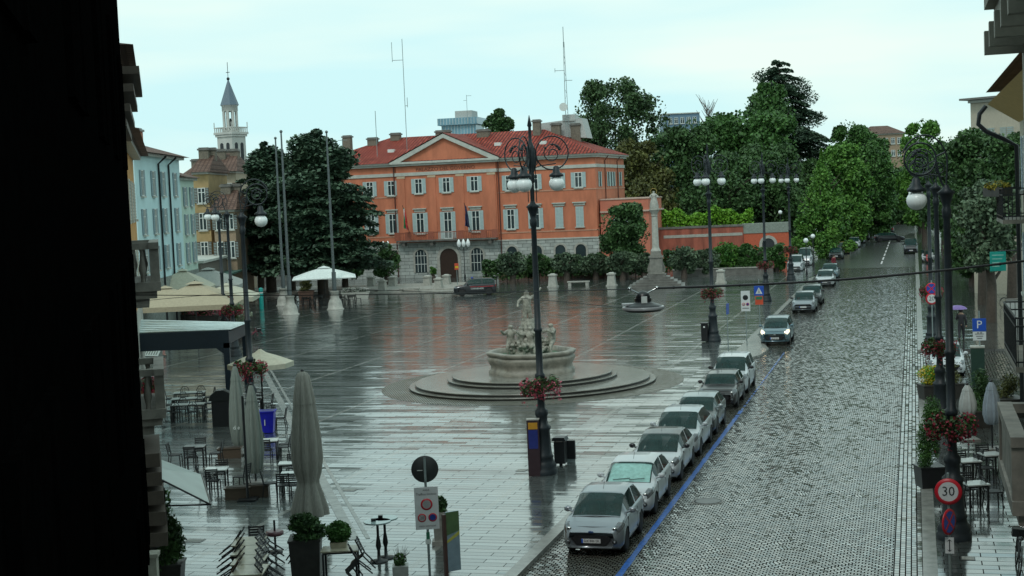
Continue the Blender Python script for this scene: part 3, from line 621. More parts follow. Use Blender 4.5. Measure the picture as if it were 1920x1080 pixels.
for lb, px0, px1, pt, Y, m, nm in [('grey flat-roofed block peeping over the trees right of the palace', 1253, 1318, 213, 330, mat('slate_blue_panel', (.12, .2, .28), .5), 'apartment_block'), ('brown roofed apartment house above the avenue trees', 1630, 1700, 252, 330, tan, 'apartment_block')]:
    a_ = hp(px0, Y); b_ = hp(px1, Y); h = pd((px0+px1)/2, pt, Y)[2]
    t_, L = block(nm, lb, 'building', a_, b_, 12, h, m, tiles_br if 'brown' in lb else None, ridge=2, cols=(.15, .32, .5, .68, .85), rows=((h-2.2, h-.8), (h-5, h-3.6)), shut='none', win_w=.9)
# beige block at the right, behind the dark trees
h = pd(1860, 192, 118)[2]
t_, L = block('beige_block', 'plain beige apartment block rising behind the dark trees at the right edge', 'building', hp(1824, 118), hp(1935, 114), 12, h, mat('beige_render', (.40, .36, .29), .8, var=.1), None, cols=(.16, .30, .62), rows=((h-3.9, h-2.1), (h-7, h-5.2)), shut='closed', wm=mat('grey_shutter', (.3, .3, .26), .6), win_w=1.2, flat=False)
MB().box(-.6, L+.3, -.7, 12, h+.24, h+.4).build('roof', stone_dk, t_)
# ---------------------------------------------------------------- right row
grs = mat('grey_stone_facade', (.26, .25, .21), .7, var=.3, scale=1.2, bump=.3)
t_, L = block('corner_house', 'grey stone house with heavy bracketed eaves at the right edge', 'building', W(2.35, 33.5), W(2.35, 8), 8, 13.9, grs, tiles_br, over=1.0, ridge=1.5, cols=(.16, .4, .64, .88), rows=((6., 8.2), (9.8, 11.8)), win_w=1.1, wm=greysh)
q = MB()
for k, pr in enumerate((.95, .75, .55, .35)): q.box(-.5+.1*k, L, -pr, -.001, 13.85-.3*(k+1), 13.85-.3*k)
for k in range(12): q.box(.3+k*2, .6+k*2, -.8, -.001, 12.2, 12.7)
q.build('eaves_moulding', grs, t_)
q = MB(); q.tube([(-.45, -1.12, 14.0), (6, -1.12, 14.0), (L, -1.12, 14.0)], .1, 8); q.build('gutter', grs, t_)
stone_balcony(t_, 6.6, 10.2, 4.55, 1.0, bstone, 1.0, False)
t_, L = block('yellow_soffit_house', 'pale house with a yellow painted soffit and iron balconies, second from the right edge', 'building', W(4.0, 59), W(4.0, 33.8), 8, 12.6, mat('pale_facade', (.40, .38, .30), .75, var=.2, scale=.8), tiles_br, over=1.2, ridge=1.5, cols=(.1, .3, .5, .7, .9), rows=((5.2, 7.4), (9., 11.)), win_w=1.1, wm=mat('pale_blue_shutter', (.3, .38, .45), .5))
q = MB(); q.prism([(-1.15, 12.35), (-.002, 11.6), (-.002, 12.35)], 'x', -.35, L); q.build('soffit', mat('yellow_soffit', (.50, .34, .12), .7), t_)
q = MB(); pts = [(-.4, -1.2, 12.3), (-.4, -1.45, 12.0), (-.4, -1.5, 11.6), (-.4, -1.2, 11.3), (-.4, -.6, 11.0), (-.4, -.1, 10.7), (-.4, -.08, .4)]; q.tube(pts, .09, 8); q.build('downpipe', iron, t_)
# iron railed balcony
def iron_balcony(par, x0, x1, z, pr, h=1.0, m=iron, fl=bstone):
    q = MB(); q.box(x0, x1, -pr, -.002, z-.14, z); b_ = q.build('balcony', fl, par); q = MB()
    for zz in (z+h, z+.12, z+h-.22): q.box(x0, x1, -pr, -pr+.04, zz-.02, zz+.02); q.box(x0, x0+.04, -pr, -.01, zz-.02, zz+.02); q.box(x1-.04, x1, -pr, -.01, zz-.02, zz+.02)
    n = int((x1-x0)/.13)
    for i in range(n+1): x = x0+.02+i*(x1-x0-.04)/n; q.box(x-.01, x+.01, -pr+.01, -pr+.03, z, z+h)
    for i in range(int(pr/.13)):
        for x in (x0+.02, x1-.02): q.box(x-.01, x+.01, -pr+.05+i*.13, -pr+.07+i*.13, z, z+h)
    q.build('railing', m, b_); return b_
iron_balcony(t_, 15.5, 20.5, 4.7, 1.6, 1.25); iron_balcony(t_, 1.5, 5.5, 8.0, 1.0, 1.1); 
p_ = W(3.0, 56.5, 9.2); flowers(p_, (.35, .9, .16), 700, leafmat('dull_yellow_petals', (.12, .12, .01), (.35, .28, .03)), 'balcony_flowers', 'yellow flowering box on the upper iron balcony at the right edge', seed=9, box=(.25, .9, .3, planter_dk), size=.06)
# teal banner
p_ = pd(1871, 490, 62); t_ = thing('banner', 'teal hanging banner sign near the right edge', 'sign', (p_[0], p_[1], p_[2]), RZ)
MB().box(-.33, .33, -.03, .03, -.42, .42).build('panel', mat('teal_panel', (.01, .28, .24), .4), t_)
q = MB()
for k in range(4): q.box(-.24, .24-.06*k, -.036, -.031, .25-k*.16, .29-k*.16)
q.build('lettering', mat('pale_teal', (.25, .5, .45), .5), t_)
MB().tube([(0, .02, .45), (.6, .02, .45), (1.3, .02, .45)], .03, 6).build('bracket', iron, t_)
# ---------------------------------------------------------------- garden wall, arch, hedge
wall_red = mat('stained_red_wall', (.30, .085, .055), .8, var=.45, scale=1.1, stretch=(1.2, 1.2, .25))
YW = 176.
def wx(px, Y=YW): return pd(px, 420, Y)[0]
gw = thing('garden_wall', 'long streaked red garden wall with an inscription band, right of the column', 'wall', (wx(1206), YW, 0), -.05)
L = wx(1392)-wx(1206); h = pd(1300, 424, YW)[2]
MB().box(0, L, 0, .6, -.2, h-.25).build('wall', wall_red, gw)
q = MB(); q.box(-.1, L+.05, -.1, .7, h-.25, h); q.build('coping', stone_dk, gw)
q = MB(); q.box(L*.2, L*.99, -.05, -.002, h-1.35, h-1.0); q.build('inscription_band', stone_lt, gw)
text('GIARDINI PUBBLICI', .3, mat('faded_letters', (.14, .14, .13), .7), gw, (L*.6, -.055, h-1.18), (math.pi/2, 0, 0), 'lettering', .005, 1.9) if False else None
gt = thing('gate_house', 'red gate wall with a grey lintel and a white round arch', 'gate', (wx(1392)+.05, YW-.4, 0), -.05)
L2 = wx(1478)-wx(1392); h2 = pd(1430, 418, YW)[2]; ax_ = wx(1437)-wx(1392)
red2 = mat('red_orange_plaster', (.46, .10, .05), .8, var=.2)
MB().box(0, L2, 0, 1.2, -.2, h2-1.2).build('wall', red2, gt); MB().box(-.05, L2+.1, -.08, 1.3, h2-1.2, h2).build('lintel', mat('grey_lintel', (.22, .25, .22), .7, var=.25), gt)
arch(gt, ax_, 0, pd(1437, 458, YW)[2], 1.5, -.003, mat('opening_shade', (.03, .035, .04)), 'archway', .35, False)  # flat dark infill, the passage's shade is painted as colour
# ---------------------------------------------------------------- vegetation
L_cedar = leafmat('cedar_needles', (.024, .052, .034), (.075, .125, .075)); L_dark = leafmat('leaf_dark_green', (.02, .05, .016), (.07, .145, .045))
L_mid = leafmat('leaf_mid', (.02, .06, .014), (.075, .175, .04)); L_bright = leafmat('leaf_bright', (.03, .10, .016), (.12, .26, .045))
L_olive = leafmat('leaf_olive', (.035, .06, .035), (.13, .19, .11)); L_plane = leafmat('leaf_plane', (.02, .045, .018), (.075, .14, .05)); L_brown = leafmat('leaf_brownish', (.03, .035, .01), (.12, .13, .035))
L_lime = leafmat('leaf_lime', (.06, .16, .012), (.20, .42, .04))
SEED = [11]
def trunk(t_, h, r, limbs=6, spread=2., seed=1, z1=None):
    q = MB(); R = random.Random(seed); q.tube([(0, 0, -.3), (.1, 0, h*.3), (-.05, .1, h*.6), (0, 0, h*.95)], [r*1.2, r, r*.7, r*.15], 7)
    for k in range(limbs):
        a = 2*math.pi*k/limbs+R.random(); z = h*(.3+.5*k/limbs); q.tube([(0, 0, z), (spread*.5*math.cos(a), spread*.5*math.sin(a), z+h*.1), (spread*math.cos(a), spread*math.sin(a), z+h*.22)], [r*.45, r*.3, r*.06], 5)
    return q.build('trunk', bark, t_)
def broad(name, lb, px, Y, ptop, wpx, m, pbot=None, dens=1., sub=22, size=.3, group=None, sx=1., gaps=0., base=0., shape='round', cat='tree'):
    SEED[0] += 1; R = np.random.RandomState(SEED[0]); x, _, zt = pd(px, ptop, Y); zb = pd(px, pbot, Y)[2] if pbot else zt*.25
    zb = max(zb, .3); rad = wpx/2/2700*Y; t_ = thing(name, lb, cat, (x, Y, base), 0, group); hh = (zt-zb)/2; zc = (zt+zb)/2
    trunk(t_, zt*.85, .28+.02*rad, 7, rad*.75, SEED[0])
    pts = []; n0 = int(4300*dens*(rad*hh/16)*(.3/size)**2)
    for k in range(sub):
        if shape == 'cone': zz = -1+2*(k+.5)/sub; rr = (1-zz)/2*.85+.12
        elif shape == 'umbrella': zz = R.uniform(-.2, .7); rr = .85*math.sqrt(max(.02, 1-zz*zz))
        else: zz = R.uniform(-.92, .86); rr = .8*math.sqrt(max(.02, 1-zz*zz))
        a = R.uniform(0, 2*math.pi); q_ = R.uniform(.45, 1)**.5*rr; c = (q_*rad*math.cos(a), q_*rad*math.sin(a)*sx, zc+zz*hh)
        s = R.uniform(.2, .38)*(1-gaps*.4); pts.append(blob(R, c, (rad*s, rad*s*sx, min(hh, rad)*s*.85), max(20, int(n0/sub*(s/.3)**2)), .3))
    core = blob(R, (0, 0, zc), (rad*.68, rad*.68*sx, hh*.78), int(n0*.22*(1-gaps)), .3); pts.append(core)
    stray = blob(R, (0, 0, zc), (rad*1.0, rad*sx, hh), int(n0*.06), .75); pts.append(stray)
    P = np.concatenate(pts)
    if shape == 'cone':
        f = np.clip(((zt-P[:, 2])/(zt-zb)*1.35+.02), 0, 1)**.75; P[:, 0] *= f; P[:, 1] *= f
    leaves(P, size, m, 'crown', t_, SEED[0]); return t_
def cedar(name, lb, px, Y, ptop, wpx, pbot, dens=1., lean=0., m=None, tiers=15, droop=.25, top=.25, group=None, core=0):
    SEED[0] += 1; R = np.random.RandomState(SEED[0]); x, _, zt = pd(px, ptop, Y); zb = max(.8, pd(px, pbot, Y)[2]); rad = wpx/2/2700*Y
    t_ = thing(name, lb, 'tree', (x, Y, 0), 0, group); q = MB(); q.tube([(0, 0, -.3), (0, 0, zt*.5), (0, 0, zt*.93)], [.6, .4, .08], 8); pts = []
    for k in range(tiers):
        f = .95*k/(tiers-1); z = zb+(zt-zb)*f; rr = rad*(1-f)**.5*(1-top)+rad*top*(1-f**2.5); nb = int(6+5*(1-f))
        for b in range(nb):
            a = R.uniform(0, 2*math.pi); l = rr*R.uniform(.55, 1.15); dz = R.uniform(-.3, .3); up = R.uniform(.0, .12)*l
            q.tube([(0, 0, z-up), (l*.5*math.cos(a), l*.5*math.sin(a), z+up+dz), (l*math.cos(a), l*math.sin(a), z+dz-droop*l*.3)], [.1, .06, .02], 4, caps=False)
            n = int(75*dens*max(l, 1)/4); tt = R.uniform(.25, 1.05, n)**.8; ww = R.normal(0, .16, n)*l*(.4+.6*np.sin(tt*2.6))
            zz = z+dz+up*np.sin(tt*2)-droop*l*.3*tt**2+R.normal(0, .09, n)-np.abs(ww)*.25
            pts.append(np.stack([tt*l*math.cos(a)-ww*math.sin(a), tt*l*math.sin(a)+ww*math.cos(a), zz], 1))
    for k in range(core):
        f = .04+.84*(k+.5)/core; zz = zb+(zt-zb)*f; a = R.uniform(0, 6.28); rr = rad*(1-f**3)*R.uniform(.1, .68); pts.append(blob(R, (rr*math.cos(a), rr*math.sin(a), zz), (rad*.34, rad*.34, (zt-zb)*.085), 900, .2))
    q.build('trunk', bark, t_); leaves(np.concatenate(pts), .24, m or L_cedar, 'crown', t_, SEED[0], flat=.6); return t_
# big cedar left of the palace
cedar('cedar_tree', 'huge dark cedar in front of the left wing of the palace', 590, 150, 236, 225, 500, 3.0, tiers=17, top=.85, core=44)
cedar('cedar_tree', 'broad dark cedar left of the flagpoles, its crown leaning towards the street', 494, 156, 262, 150, 500, 3.0, tiers=15, top=.85, core=36)
broad('dark_tree', 'rounded dark evergreen filling the gap between the two big cedars', 535, 158, 285, 100, L_cedar, 510, 1.6, 26, .24)
broad('dark_tree', 'dark evergreen tree under the cedars beside the left street lamps', 480, 165, 360, 110, L_dark, 520, 1.2)
broad('dark_tree', 'dark round tree between the big cedar and the palace wall', 640, 160, 400, 90, L_dark, 520, 1.2)
cedar('cedar_tree', 'tall ragged cedar topping the woods on the right of the palace', 1460, 262, 104, 215, 330, 5.5, tiers=16, droop=.9, top=.55, core=9)
broad('pine_tree', 'small dark pine above the ridge of the palace roof', 933, 255, 208, 58, L_dark, 270, 2., 16, .24)
broad('plane_tree', 'tall open plane tree with gaps, directly behind the right end of the palace', 1150, 235, 146, 165, L_plane, 330, 1.1, 44, .24, gaps=.65)
broad('plane_tree', 'thin open tree right of the tall plane tree, with sky showing through', 1233, 240, 180, 50, L_plane, 330, .8, 16, .26, gaps=.7)
x_, _, z_ = pd(1325, 176, 250); bt = thing('bare_tree', 'nearly bare small tree top beside the rounded pine', 'tree', (x_, 250, 0)); q = MB(); RR = random.Random(2); q.tube([(0, 0, 0), (0, 0, z_*.8)], [.25, .1], 6)
for k in range(90):
    a = RR.uniform(0, 6.28); z0 = z_*RR.uniform(.62, .9); r = RR.uniform(.3, 2.0); q.tube([(0, 0, z0), (r*.5*math.cos(a), r*.5*math.sin(a), z0+r*.7), (r*math.cos(a), r*math.sin(a), min(z_, z0+r*1.6))], [.06, .045, .03], 4)
q.build('branches', mat('pale_twigs', (.16, .155, .14), .8), bt)
broad('stone_pine', 'wide rounded stone pine, domed green crown left of the tall cedar', 1398, 225, 205, 190, L_mid, 330, 1.3, 30, .3, shape='umbrella')
broad('broadleaf_tree', 'bright green tree standing in front of the tall cedar', 1440, 250, 152, 100, L_mid, 300, 1.3, 24)
woods = [(1190, 215, 262, 130, 420, L_brown, 'brownish green tree close behind the palace annex'), (1250, 225, 240, 120, 430, L_dark, 'dark tree behind the statue column'),
 (1300, 215, 222, 120, 430, L_dark, 'dark tree above the garden wall, left of the rounded pine'), (1365, 205, 290, 150, 440, L_dark, 'dark tree above the middle of the garden wall'),
 (1440, 212, 270, 150, 450, L_dark, 'dark tree right above the gate house'), (1500, 222, 300, 120, 450, L_dark, 'dark tree under the right side of the tall cedar'), (1225, 205, 320, 110, 440, L_brown, 'brown tinged tree just right of the palace annex'), (1310, 200, 345, 90, 440, L_dark, 'low dark tree behind the bright hedge'), (1105, 240, 232, 90, 330, L_plane, 'grey green tree touching the right end of the palace roof'),
 (1480, 205, 330, 90, 470, L_dark, 'shaded tree between the gate house and the avenue')]
for px, Y, pt, wp, pb, m, lb in woods: broad('woodland_tree', lb, px, Y, pt, wp, m, pb, 1.0, 24, .24, 'trees of the park behind the garden wall')
# background: grey garden wall under the cedars, far wood closing the horizon
a = Vector(g(452, 528)); b = Vector(g(672, 520)); d = b-a; q = MB(); q.box(0, d.length, 0, .5, -.1, 3.4); q.box(-.05, d.length+.05, -.08, .6, 3.4, 3.6, 1)
o = q.build('boundary_wall', [mat('grey_wall_render', (.17, .18, .17), .8, var=.3, scale=.8), stone_dk]); o.location = a; o.rotation_euler = (0, 0, math.atan2(d.y, d.x)); tag(o, 'grey boundary wall behind the flagpoles under the cedars', 'wall')
R = np.random.RandomState(77); n = 26000; P = np.stack([R.uniform(-210, 240, n), 450+R.normal(0, 6, n), R.rand(n)**.7*15], 1); P[:, 2] *= 1+.25*np.sin(P[:, 0]*.11)+.12*np.sin(P[:, 0]*.37)
o = leaves(P, 1.1, L_dark, 'distant_wood', None, 9); o['kind'] = 'stuff'; o['label'] = 'distant dark wood closing the horizon behind the park'; o['category'] = 'wood'
def hedge(name, lb, pa, pb_, Y, zt, th, m, n, size=.16, zb=.2, group=None):
    a = Vector(pd(*pa, Y)); b = Vector(pd(*pb_, Y)); a.z = b.z = 0; t_ = thing(name, lb, 'hedge', a, 0, group); R = np.random.RandomState(int(pa[0])); L = b.x-a.x
    P = np.stack([R.rand(n)*L, (R.rand(n)-.5)*th, zb+(zt-zb)*(R.rand(n)**.6)], 1); P[:, 2] = zb+(P[:, 2]-zb)*(1+.16*np.sin(P[:, 0]*1.1)+.1*np.sin(P[:, 0]*2.9+1)); leaves(P, size, m, 'foliage', t_, 5)
    q = MB()
    for k in range(int(abs(L)/1.2)): q.tube([(k*1.2+.3, 0, zb-.3), (k*1.2+.4, .1, (zb+zt)/2)], .05, 5)
    q.build('stems', bark, t_); return t_
# the avenue: planes on both sides of the road
av = [(1640, 235, 262, 90, 440, L_mid, 'rounded avenue tree filling the gap behind the third one on the left'), (1690, 312, 315, 110, 428, L_dark, 'dark crown closing the view at the far end of the road'), (1672, 320, 335, 70, 424, L_mid, 'pale far crown beside the road end'), (1540, 186, 288, 118, 470, L_bright, 'nearest bright green avenue tree on the left of the road'), (1583, 215, 262, 110, 462, L_bright, 'second avenue tree on the left of the road'), (1590, 250, 224, 95, 440, L_mid, 'tall avenue tree behind the first two on the left'), (1625, 245, 262, 90, 440, L_bright, 'third avenue tree on the left of the road'),
 (1648, 290, 285, 70, 425, L_mid, 'fourth avenue tree on the left of the road'), (1668, 340, 310, 50, 420, L_mid, 'farthest avenue tree on the left of the road'), (1610, 280, 232, 110, 420, L_mid, 'tall crown closing the avenue row on the left'),
 (1712, 330, 305, 50, 415, L_bright, 'farthest avenue tree on the right of the road'), (1722, 260, 290, 75, 425, L_bright, 'bright avenue tree on the right of the road, half behind the lamp globe'), (1728, 215, 222, 100, 430, L_bright, 'light green tall avenue tree behind the scroll lamp'), (1765, 190, 265, 100, 440, L_dark, 'dark avenue tree just right of the scroll lamp')]
for px, Y, pt, wp, pb, m, lb in av: broad('avenue_tree', lb, px, Y, pt, wp, m, pb, 1.1, 34, .17 if Y < 200 else .22 if Y < 260 else .3, 'avenue trees', shape='cone' if 'nearest' in lb else 'round')
for px, Y, pt, wp, pb, m, lb in [(1835, 107, 238, 150, 430, L_dark, 'tall dark tree below the beige block'), (1890, 100, 250, 130, 440, L_dark, 'tall dark tree at the right edge below the beige block'), (1790, 165, 250, 110, 450, L_dark, 'dark tree between the avenue and the tall dark trees'), (1852, 94, 335, 130, 505, L_olive, 'greyish green broad tree hanging over the right pavement'), (1820, 128, 400, 80, 520, L_dark, 'low dark tree behind the right lamp posts')]:
    broad('street_tree', lb, px, Y, pt, wp, m, pb, 1.2, 34, .14, 'trees along the right pavement')
for px0_, px1_, Y_, h_, lb_ in [(1775, 1990, 150, 4.5, 'tall dark hedge closing the far end of the right pavement'), (1480, 1700, 470, 9, 'far dark hedge across the end of the avenue')]: hedge('dark_hedge', lb_, (px0_, 400), (px1_, 400), Y_, h_, 2.5, L_dark, 9000, .3, -.2)
mt_ = broad('magnolia_tree', 'dark magnolia in front of the palace annex', 1167, 158, 380, 98, L_dark, 490, 1.3, 30, .17, cat='tree')
# olives and shrubs in front of the wall
for k, (px, pt, wp, pb, m, Y, lb) in enumerate([(958, 472, 62, 512, L_olive, 157, 'first'), (1003, 474, 52, 512, L_dark, 160, 'second, darker'), (1060, 474, 62, 512, L_olive, 156, 'third'), (1115, 476, 58, 512, L_olive, 158, 'fourth'), (1165, 470, 62, 512, L_olive, 155, 'fifth, beside the magnolia'), (1205, 474, 46, 512, L_olive, 156, 'sixth, left of the column pedestal'), (1280, 460, 62, 510, L_olive, 154, 'seventh, right of the column pedestal'), (1325, 466, 52, 510, L_olive, 156, 'eighth'), (1360, 453, 60, 508, L_bright, 158, 'ninth, bright green and tallest'), (1410, 460, 66, 506, L_mid, 158, 'tenth, mid green'), (1453, 462, 50, 505, L_mid, 160, 'eleventh, before the gate arch')]):
    broad('olive_tree', lb.split(',')[0]+' round bush from the left before the garden wall'+(','+lb.split(',')[1] if ',' in lb else ''), px, Y, pt, wp, m, pb, 2.3, 12, .15, 'round olive bushes in the planted beds', sx=.6, cat='bush')
hedge('clipped_hedge', 'dark clipped hedge behind the round bushes before the palace', (905, 515), (1215, 512), 161, 2.3, 1.6, L_dark, 9000)
hedge('clipped_hedge', 'dark clipped hedge behind the round bushes before the red wall', (1245, 512), (1470, 505), 161, 2.5, 1.6, L_dark, 7000)
zt_ = pd(1280, 402, 179)[2]; zb_ = pd(1280, 428, 179)[2]
hedge('wall_hedge', 'bright green hedge growing on top of the red garden wall', (1238, 420), (1412, 420), 179, zt_+.3, 1.6, L_lime, 6500, .17, zb_-.6)
broad('palm_bush', 'dark spreading bush by the arched palace windows, left of the door', 722, 161, 458, 56, L_dark, 520, 2., 12, .16, sx=.6, cat='bush')
broad('green_bush', 'small green bush beside the palace door', 812, 163, 500, 14, L_bright, 516, 2., 6, .1, cat='bush')
for i, (pa, pb_, lb) in enumerate([((935, 524), (1165, 520), 'long low brown planter wall before the palace'), ((1262, 520), (1450, 514), 'long low grey planter wall right of the column')]):
    a = Vector(g(*pa)); b = Vector(g(*pb_)); d = b-a; q = MB(); q.box(0, d.length, 0, 9, -.1, .75); q.box(-.05, d.length+.05, -.08, .3, .75, .85, 1)
    o = q.build('planter_wall', [mat('brown_planter', (.10, .055, .04), .7, var=.3) if i == 0 else stone_dk, stone]); o.location = a; o.rotation_euler = (0, 0, math.atan2(d.y, d.x)); tag(o, lb, 'planter', 'raised beds')
# ---------------------------------------------------------------- piazza monuments
fx, fy, _ = g(999, 722); fx, fy = g(999, 722)[:2]
F0 = Vector((fx*.999, 73.2, 0)); F0.x = pd(999, 367, 73.2)[0]-.42
ring = MB(); ring.lathe([(7.7, .0), (7.7, .010), (6.28, .012), (6.28, 0)], 72); o = ring.build('cobble_ring', brickmat('small_cobbles', .12, .12, (.16, .155, .13), (.30, .28, .23), (.05, .05, .04), (.25, .45), .05, .02, .8, streak=False), smooth=False); o.location = F0; o.rotation_euler = (0, 0, RZ); struct(o)
ft = thing('fountain', 'round-stepped baroque stone fountain with a lobed basin and figures, in the middle of the square', 'fountain', F0, RZ)
wetst = mat('wet_step_stone', (.17, .165, .145), .18, var=.3, scale=1.5, bump=.05); 
q = MB()
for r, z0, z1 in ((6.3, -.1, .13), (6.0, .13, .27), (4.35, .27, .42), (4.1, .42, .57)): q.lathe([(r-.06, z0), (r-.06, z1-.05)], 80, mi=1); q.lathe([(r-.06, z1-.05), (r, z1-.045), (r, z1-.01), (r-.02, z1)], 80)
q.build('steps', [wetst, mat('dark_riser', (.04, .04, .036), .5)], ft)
lobe = lambda t: 1+.045*math.cos(4*t)-.03*math.cos(8*t)
q = MB(); q.lathe([(2.14, .56), (2.14, .74), (2.06, .80), (2.02, .95), (2.10, 1.1), (2.20, 1.3), (2.16, 1.42), (2.08, 1.48), (2.2, 1.52), (2.24, 1.66), (2.16, 1.70), (1.92, 1.70), (1.90, 1.4)], 72, fn=lobe, sx=.99)
o = q.build('basin', mat('fountain_stone', (.22, .205, .17), .5, var=.35, scale=3, bump=.25), ft)
q = MB(); q.lathe([(1.93, 1.46), (.001, 1.461)], 72, fn=lobe, sx=.99); q.build('water', mat('green_water', (.03, .16, .09), .05, var=.2, scale=1), ft)
# rocks and figures grown by skin-like blobs
fst = mat('carved_stone', (.27, .26, .22), .65, var=.6, scale=7, bump=.9)
R = np.random.RandomState(3); q = MB()
for k in range(110):
    a = R.uniform(0, 6.28); rr = R.uniform(.1, 1.15); q.ball(rr*math.cos(a), rr*math.sin(a)*.8, 1.5+R.uniform(0, 1.15)*(1-rr*.45), R.uniform(.08, .24), R.uniform(.08, .24), R.uniform(.07, .22), 6)
rock = q.build('rock', fst, ft)
def body(name, joints, edges, radii, m, parent=None, sub=2, loc=(0, 0, 0), rot=(0, 0, 0), s=1.):
    """one continuous skinned figure from a joint skeleton"""
    me = bpy.data.meshes.new(name); me.from_pydata([Vector(j)*s for j in joints], edges, []); o = bpy.data.objects.new(name, me); C.objects.link(o)
    md = o.modifiers.new('skin', 'SKIN'); md.use_smooth_shade = True
    for i, v in enumerate(me.skin_vertices[0].data): r = radii[i]*s; v.radius = (r, r) if not isinstance(r, tuple) else r; v.use_root = (i == 0)
    o.modifiers.new('sub', 'SUBSURF').levels = sub; o.modifiers['sub'].render_levels = sub
    bpy.context.view_layer.update(); me2 = bpy.data.meshes.new_from_object(o.evaluated_get(bpy.context.evaluated_depsgraph_get())); bpy.data.objects.remove(o)
    me2.name = name; me2.materials.clear(); me2.materials.append(m); me2.polygons.foreach_set('use_smooth', [True]*len(me2.polygons)); me2.update()
    o = bpy.data.objects.new(name, me2); C.objects.link(o); o.parent = parent; o.location = loc; o.rotation_euler = rot; return o
def hum(armL, armR, legL, legR, lean=0., head=(0, -.02, 1.66)):
    """pelvis rooted skeleton; arms/legs are lists of three points"""
    J = [(0, 0, .95), (0, lean*.3, 1.12), (0, lean*.7, 1.32), (0, lean, 1.47), (head[0], lean+head[1]*.5, 1.56), (head[0], lean+head[1], head[2]), (head[0], lean+head[1], head[2]+.11)]
    E_ = [(0, 1), (1, 2), (2, 3), (3, 4), (4, 5), (5, 6)]; Rr = [.15, .135, .16, .12, .058, .1, .075]
    for sgn, arm in ((-1, armL), (1, armR)):
        n = len(J); J.append((sgn*.18, lean, 1.43)); Rr.append(.068); E_.append((3, n)); rad = (.05, .038, .03)
        for k, p in enumerate(arm): J.append(p); Rr.append(rad[min(k, 2)]); E_.append((n+k, n+k+1))
    for sgn, leg in ((-1, legL), (1, legR)):
        n = len(J); J.append((sgn*.09, 0, .86)); Rr.append(.1); E_.append((0, n)); rad = (.07, .045, .04)
        for k, p in enumerate(leg): J.append(p); Rr.append(rad[min(k, 2)]); E_.append((n+k, n+k+1))
    return J, E_, Rr
J, E_, Rr = hum([(-.38, -.1, 1.3), (-.42, -.25, 1.1), (-.4, -.33, 1.05)], [(.42, .05, 1.55), (.6, 0, 1.8), (.66, 0, 1.88)], [(-.12, -.06, .5), (-.13, .02, .08), (-.13, -.12, .03)], [(.13, .04, .48), (.15, .1, .08), (.15, -.04, .03)])
body('main_figure', J, E_, [r*1.35 for r in Rr], fst, ft, 2, (-.12, 0, 2.72), (0, 0, .3), 1.15)
MB().tube([(-.1, 0, 1.5), (-.12, .05, 2.2), (-.12, .1, 3.3)], [.8, .5, .34], 10).build('pedestal_rock', fst, ft)
for sx_, rz2, hgt in ((-1.0, .5, 1.55), (1.05, -.6, 1.6), (.1, 0, 1.5), (-.35, 2.6, 1.5)):
    J, E_, Rr = hum([(-.4, -.2, 1.35), (-.55, -.4, 1.5), (-.6, -.5, 1.6)], [(.38, -.25, 1.3), (.35, -.5, 1.45), (.3, -.6, 1.5)], [(-.25, -.35, .75), (-.25, -.3, .3), (-.25, -.45, .25)], [(.25, -.3, .7), (.3, -.35, .3), (.3, -.5, .25)])
    body('kneeling_figure', J, E_, [r*1.5 for r in Rr], fst, ft, 2, (sx_*1.05, -.45 if abs(sx_) < .5 else 0, hgt-.35), (0, 0, rz2), 1.02)
# statue column on steps
x, y, _ = g(1232, 538); col = thing('statue_column', 'tall stone column with a statue on a stepped base, before the garden wall', 'monument', (x, y, 0), RZ+.15)
q = MB()
for k in range(6): h_ = 2.75-.36*k; q.box(-h_, h_, -h_, h_, -.1+.215*k, .1+.215*k+.1)
q.build('steps', stone_dk, col)
q = MB(); q.box(-.8, .8, -.8, .8, 1.3, 1.5); q.box(-.62, .62, -.62, .62, 1.5, 2.9); q.box(-.72, .72, -.72, .72, 2.9, 3.05); q.box(-.55, .55, -.55, .55, 3.05, 3.2); q.box(-.5, .5, -.5, .5, 3.2, 3.55)
for sx_ in (-1, 1):
    q.prism([(sx_*.625, 1.52), (sx_*.9, 1.55), (sx_*.86, 1.95), (sx_*.72, 2.3), (sx_*.625, 2.6)][::sx_], 'y', -.25, .25)
q.build('pedestal', mat('pedestal_stone', (.19, .185, .165), .6, var=.3, scale=3, bump=.3), col)
q = MB(); q.lathe([(.5, 3.5), (.5, 3.62), (.42, 3.72), (.36, 3.85), (.34, 4.0), (.29, 6.9), (.27, 7.0), (.36, 7.05), (.27, 7.12)], 16); q.lathe([(.28, 7.1), (.34, 7.3), (.5, 7.55), (.54, 7.62)], 12); q.box(-.45, .45, -.45, .45, 7.62, 7.75)
q.build('shaft', stone_lt, col)
J, E_, Rr = hum([(-.42, -.12, 1.25), (-.3, -.3, 1.2), (-.12, -.36, 1.25)], [(.44, -.05, 1.2), (.36, -.3, 1.15), (.2, -.36, 1.2)], [(-.12, -.05, .5), (-.13, .02, .08), (-.13, -.1, .04)], [(.13, -.02, .5), (.14, .04, .08), (.14, -.08, .04)])
st_ = body('statue', J, E_, [r*1.45 for r in Rr], stone_lt, col, 2, (0, 0, 7.75), (0, 0, 0), .96)
q = MB(); q.lathe([(.38, 0), (.40, .2), (.32, .65), (.24, 1.0), (.2, 1.1)], 16, fn=lambda t: 1+.12*math.cos(6*t)+.05*math.sin(11*t)); q.build('robe', stone_lt, st_)
q = MB(); q.tube([(.3*math.cos(t), 0, 9.42+.3*math.sin(t)) for t in [2*math.pi*k/20 for k in range(21)]], .025, 5); q.build('halo', mat('gilt', (.4, .28, .08), .4, .6), col)
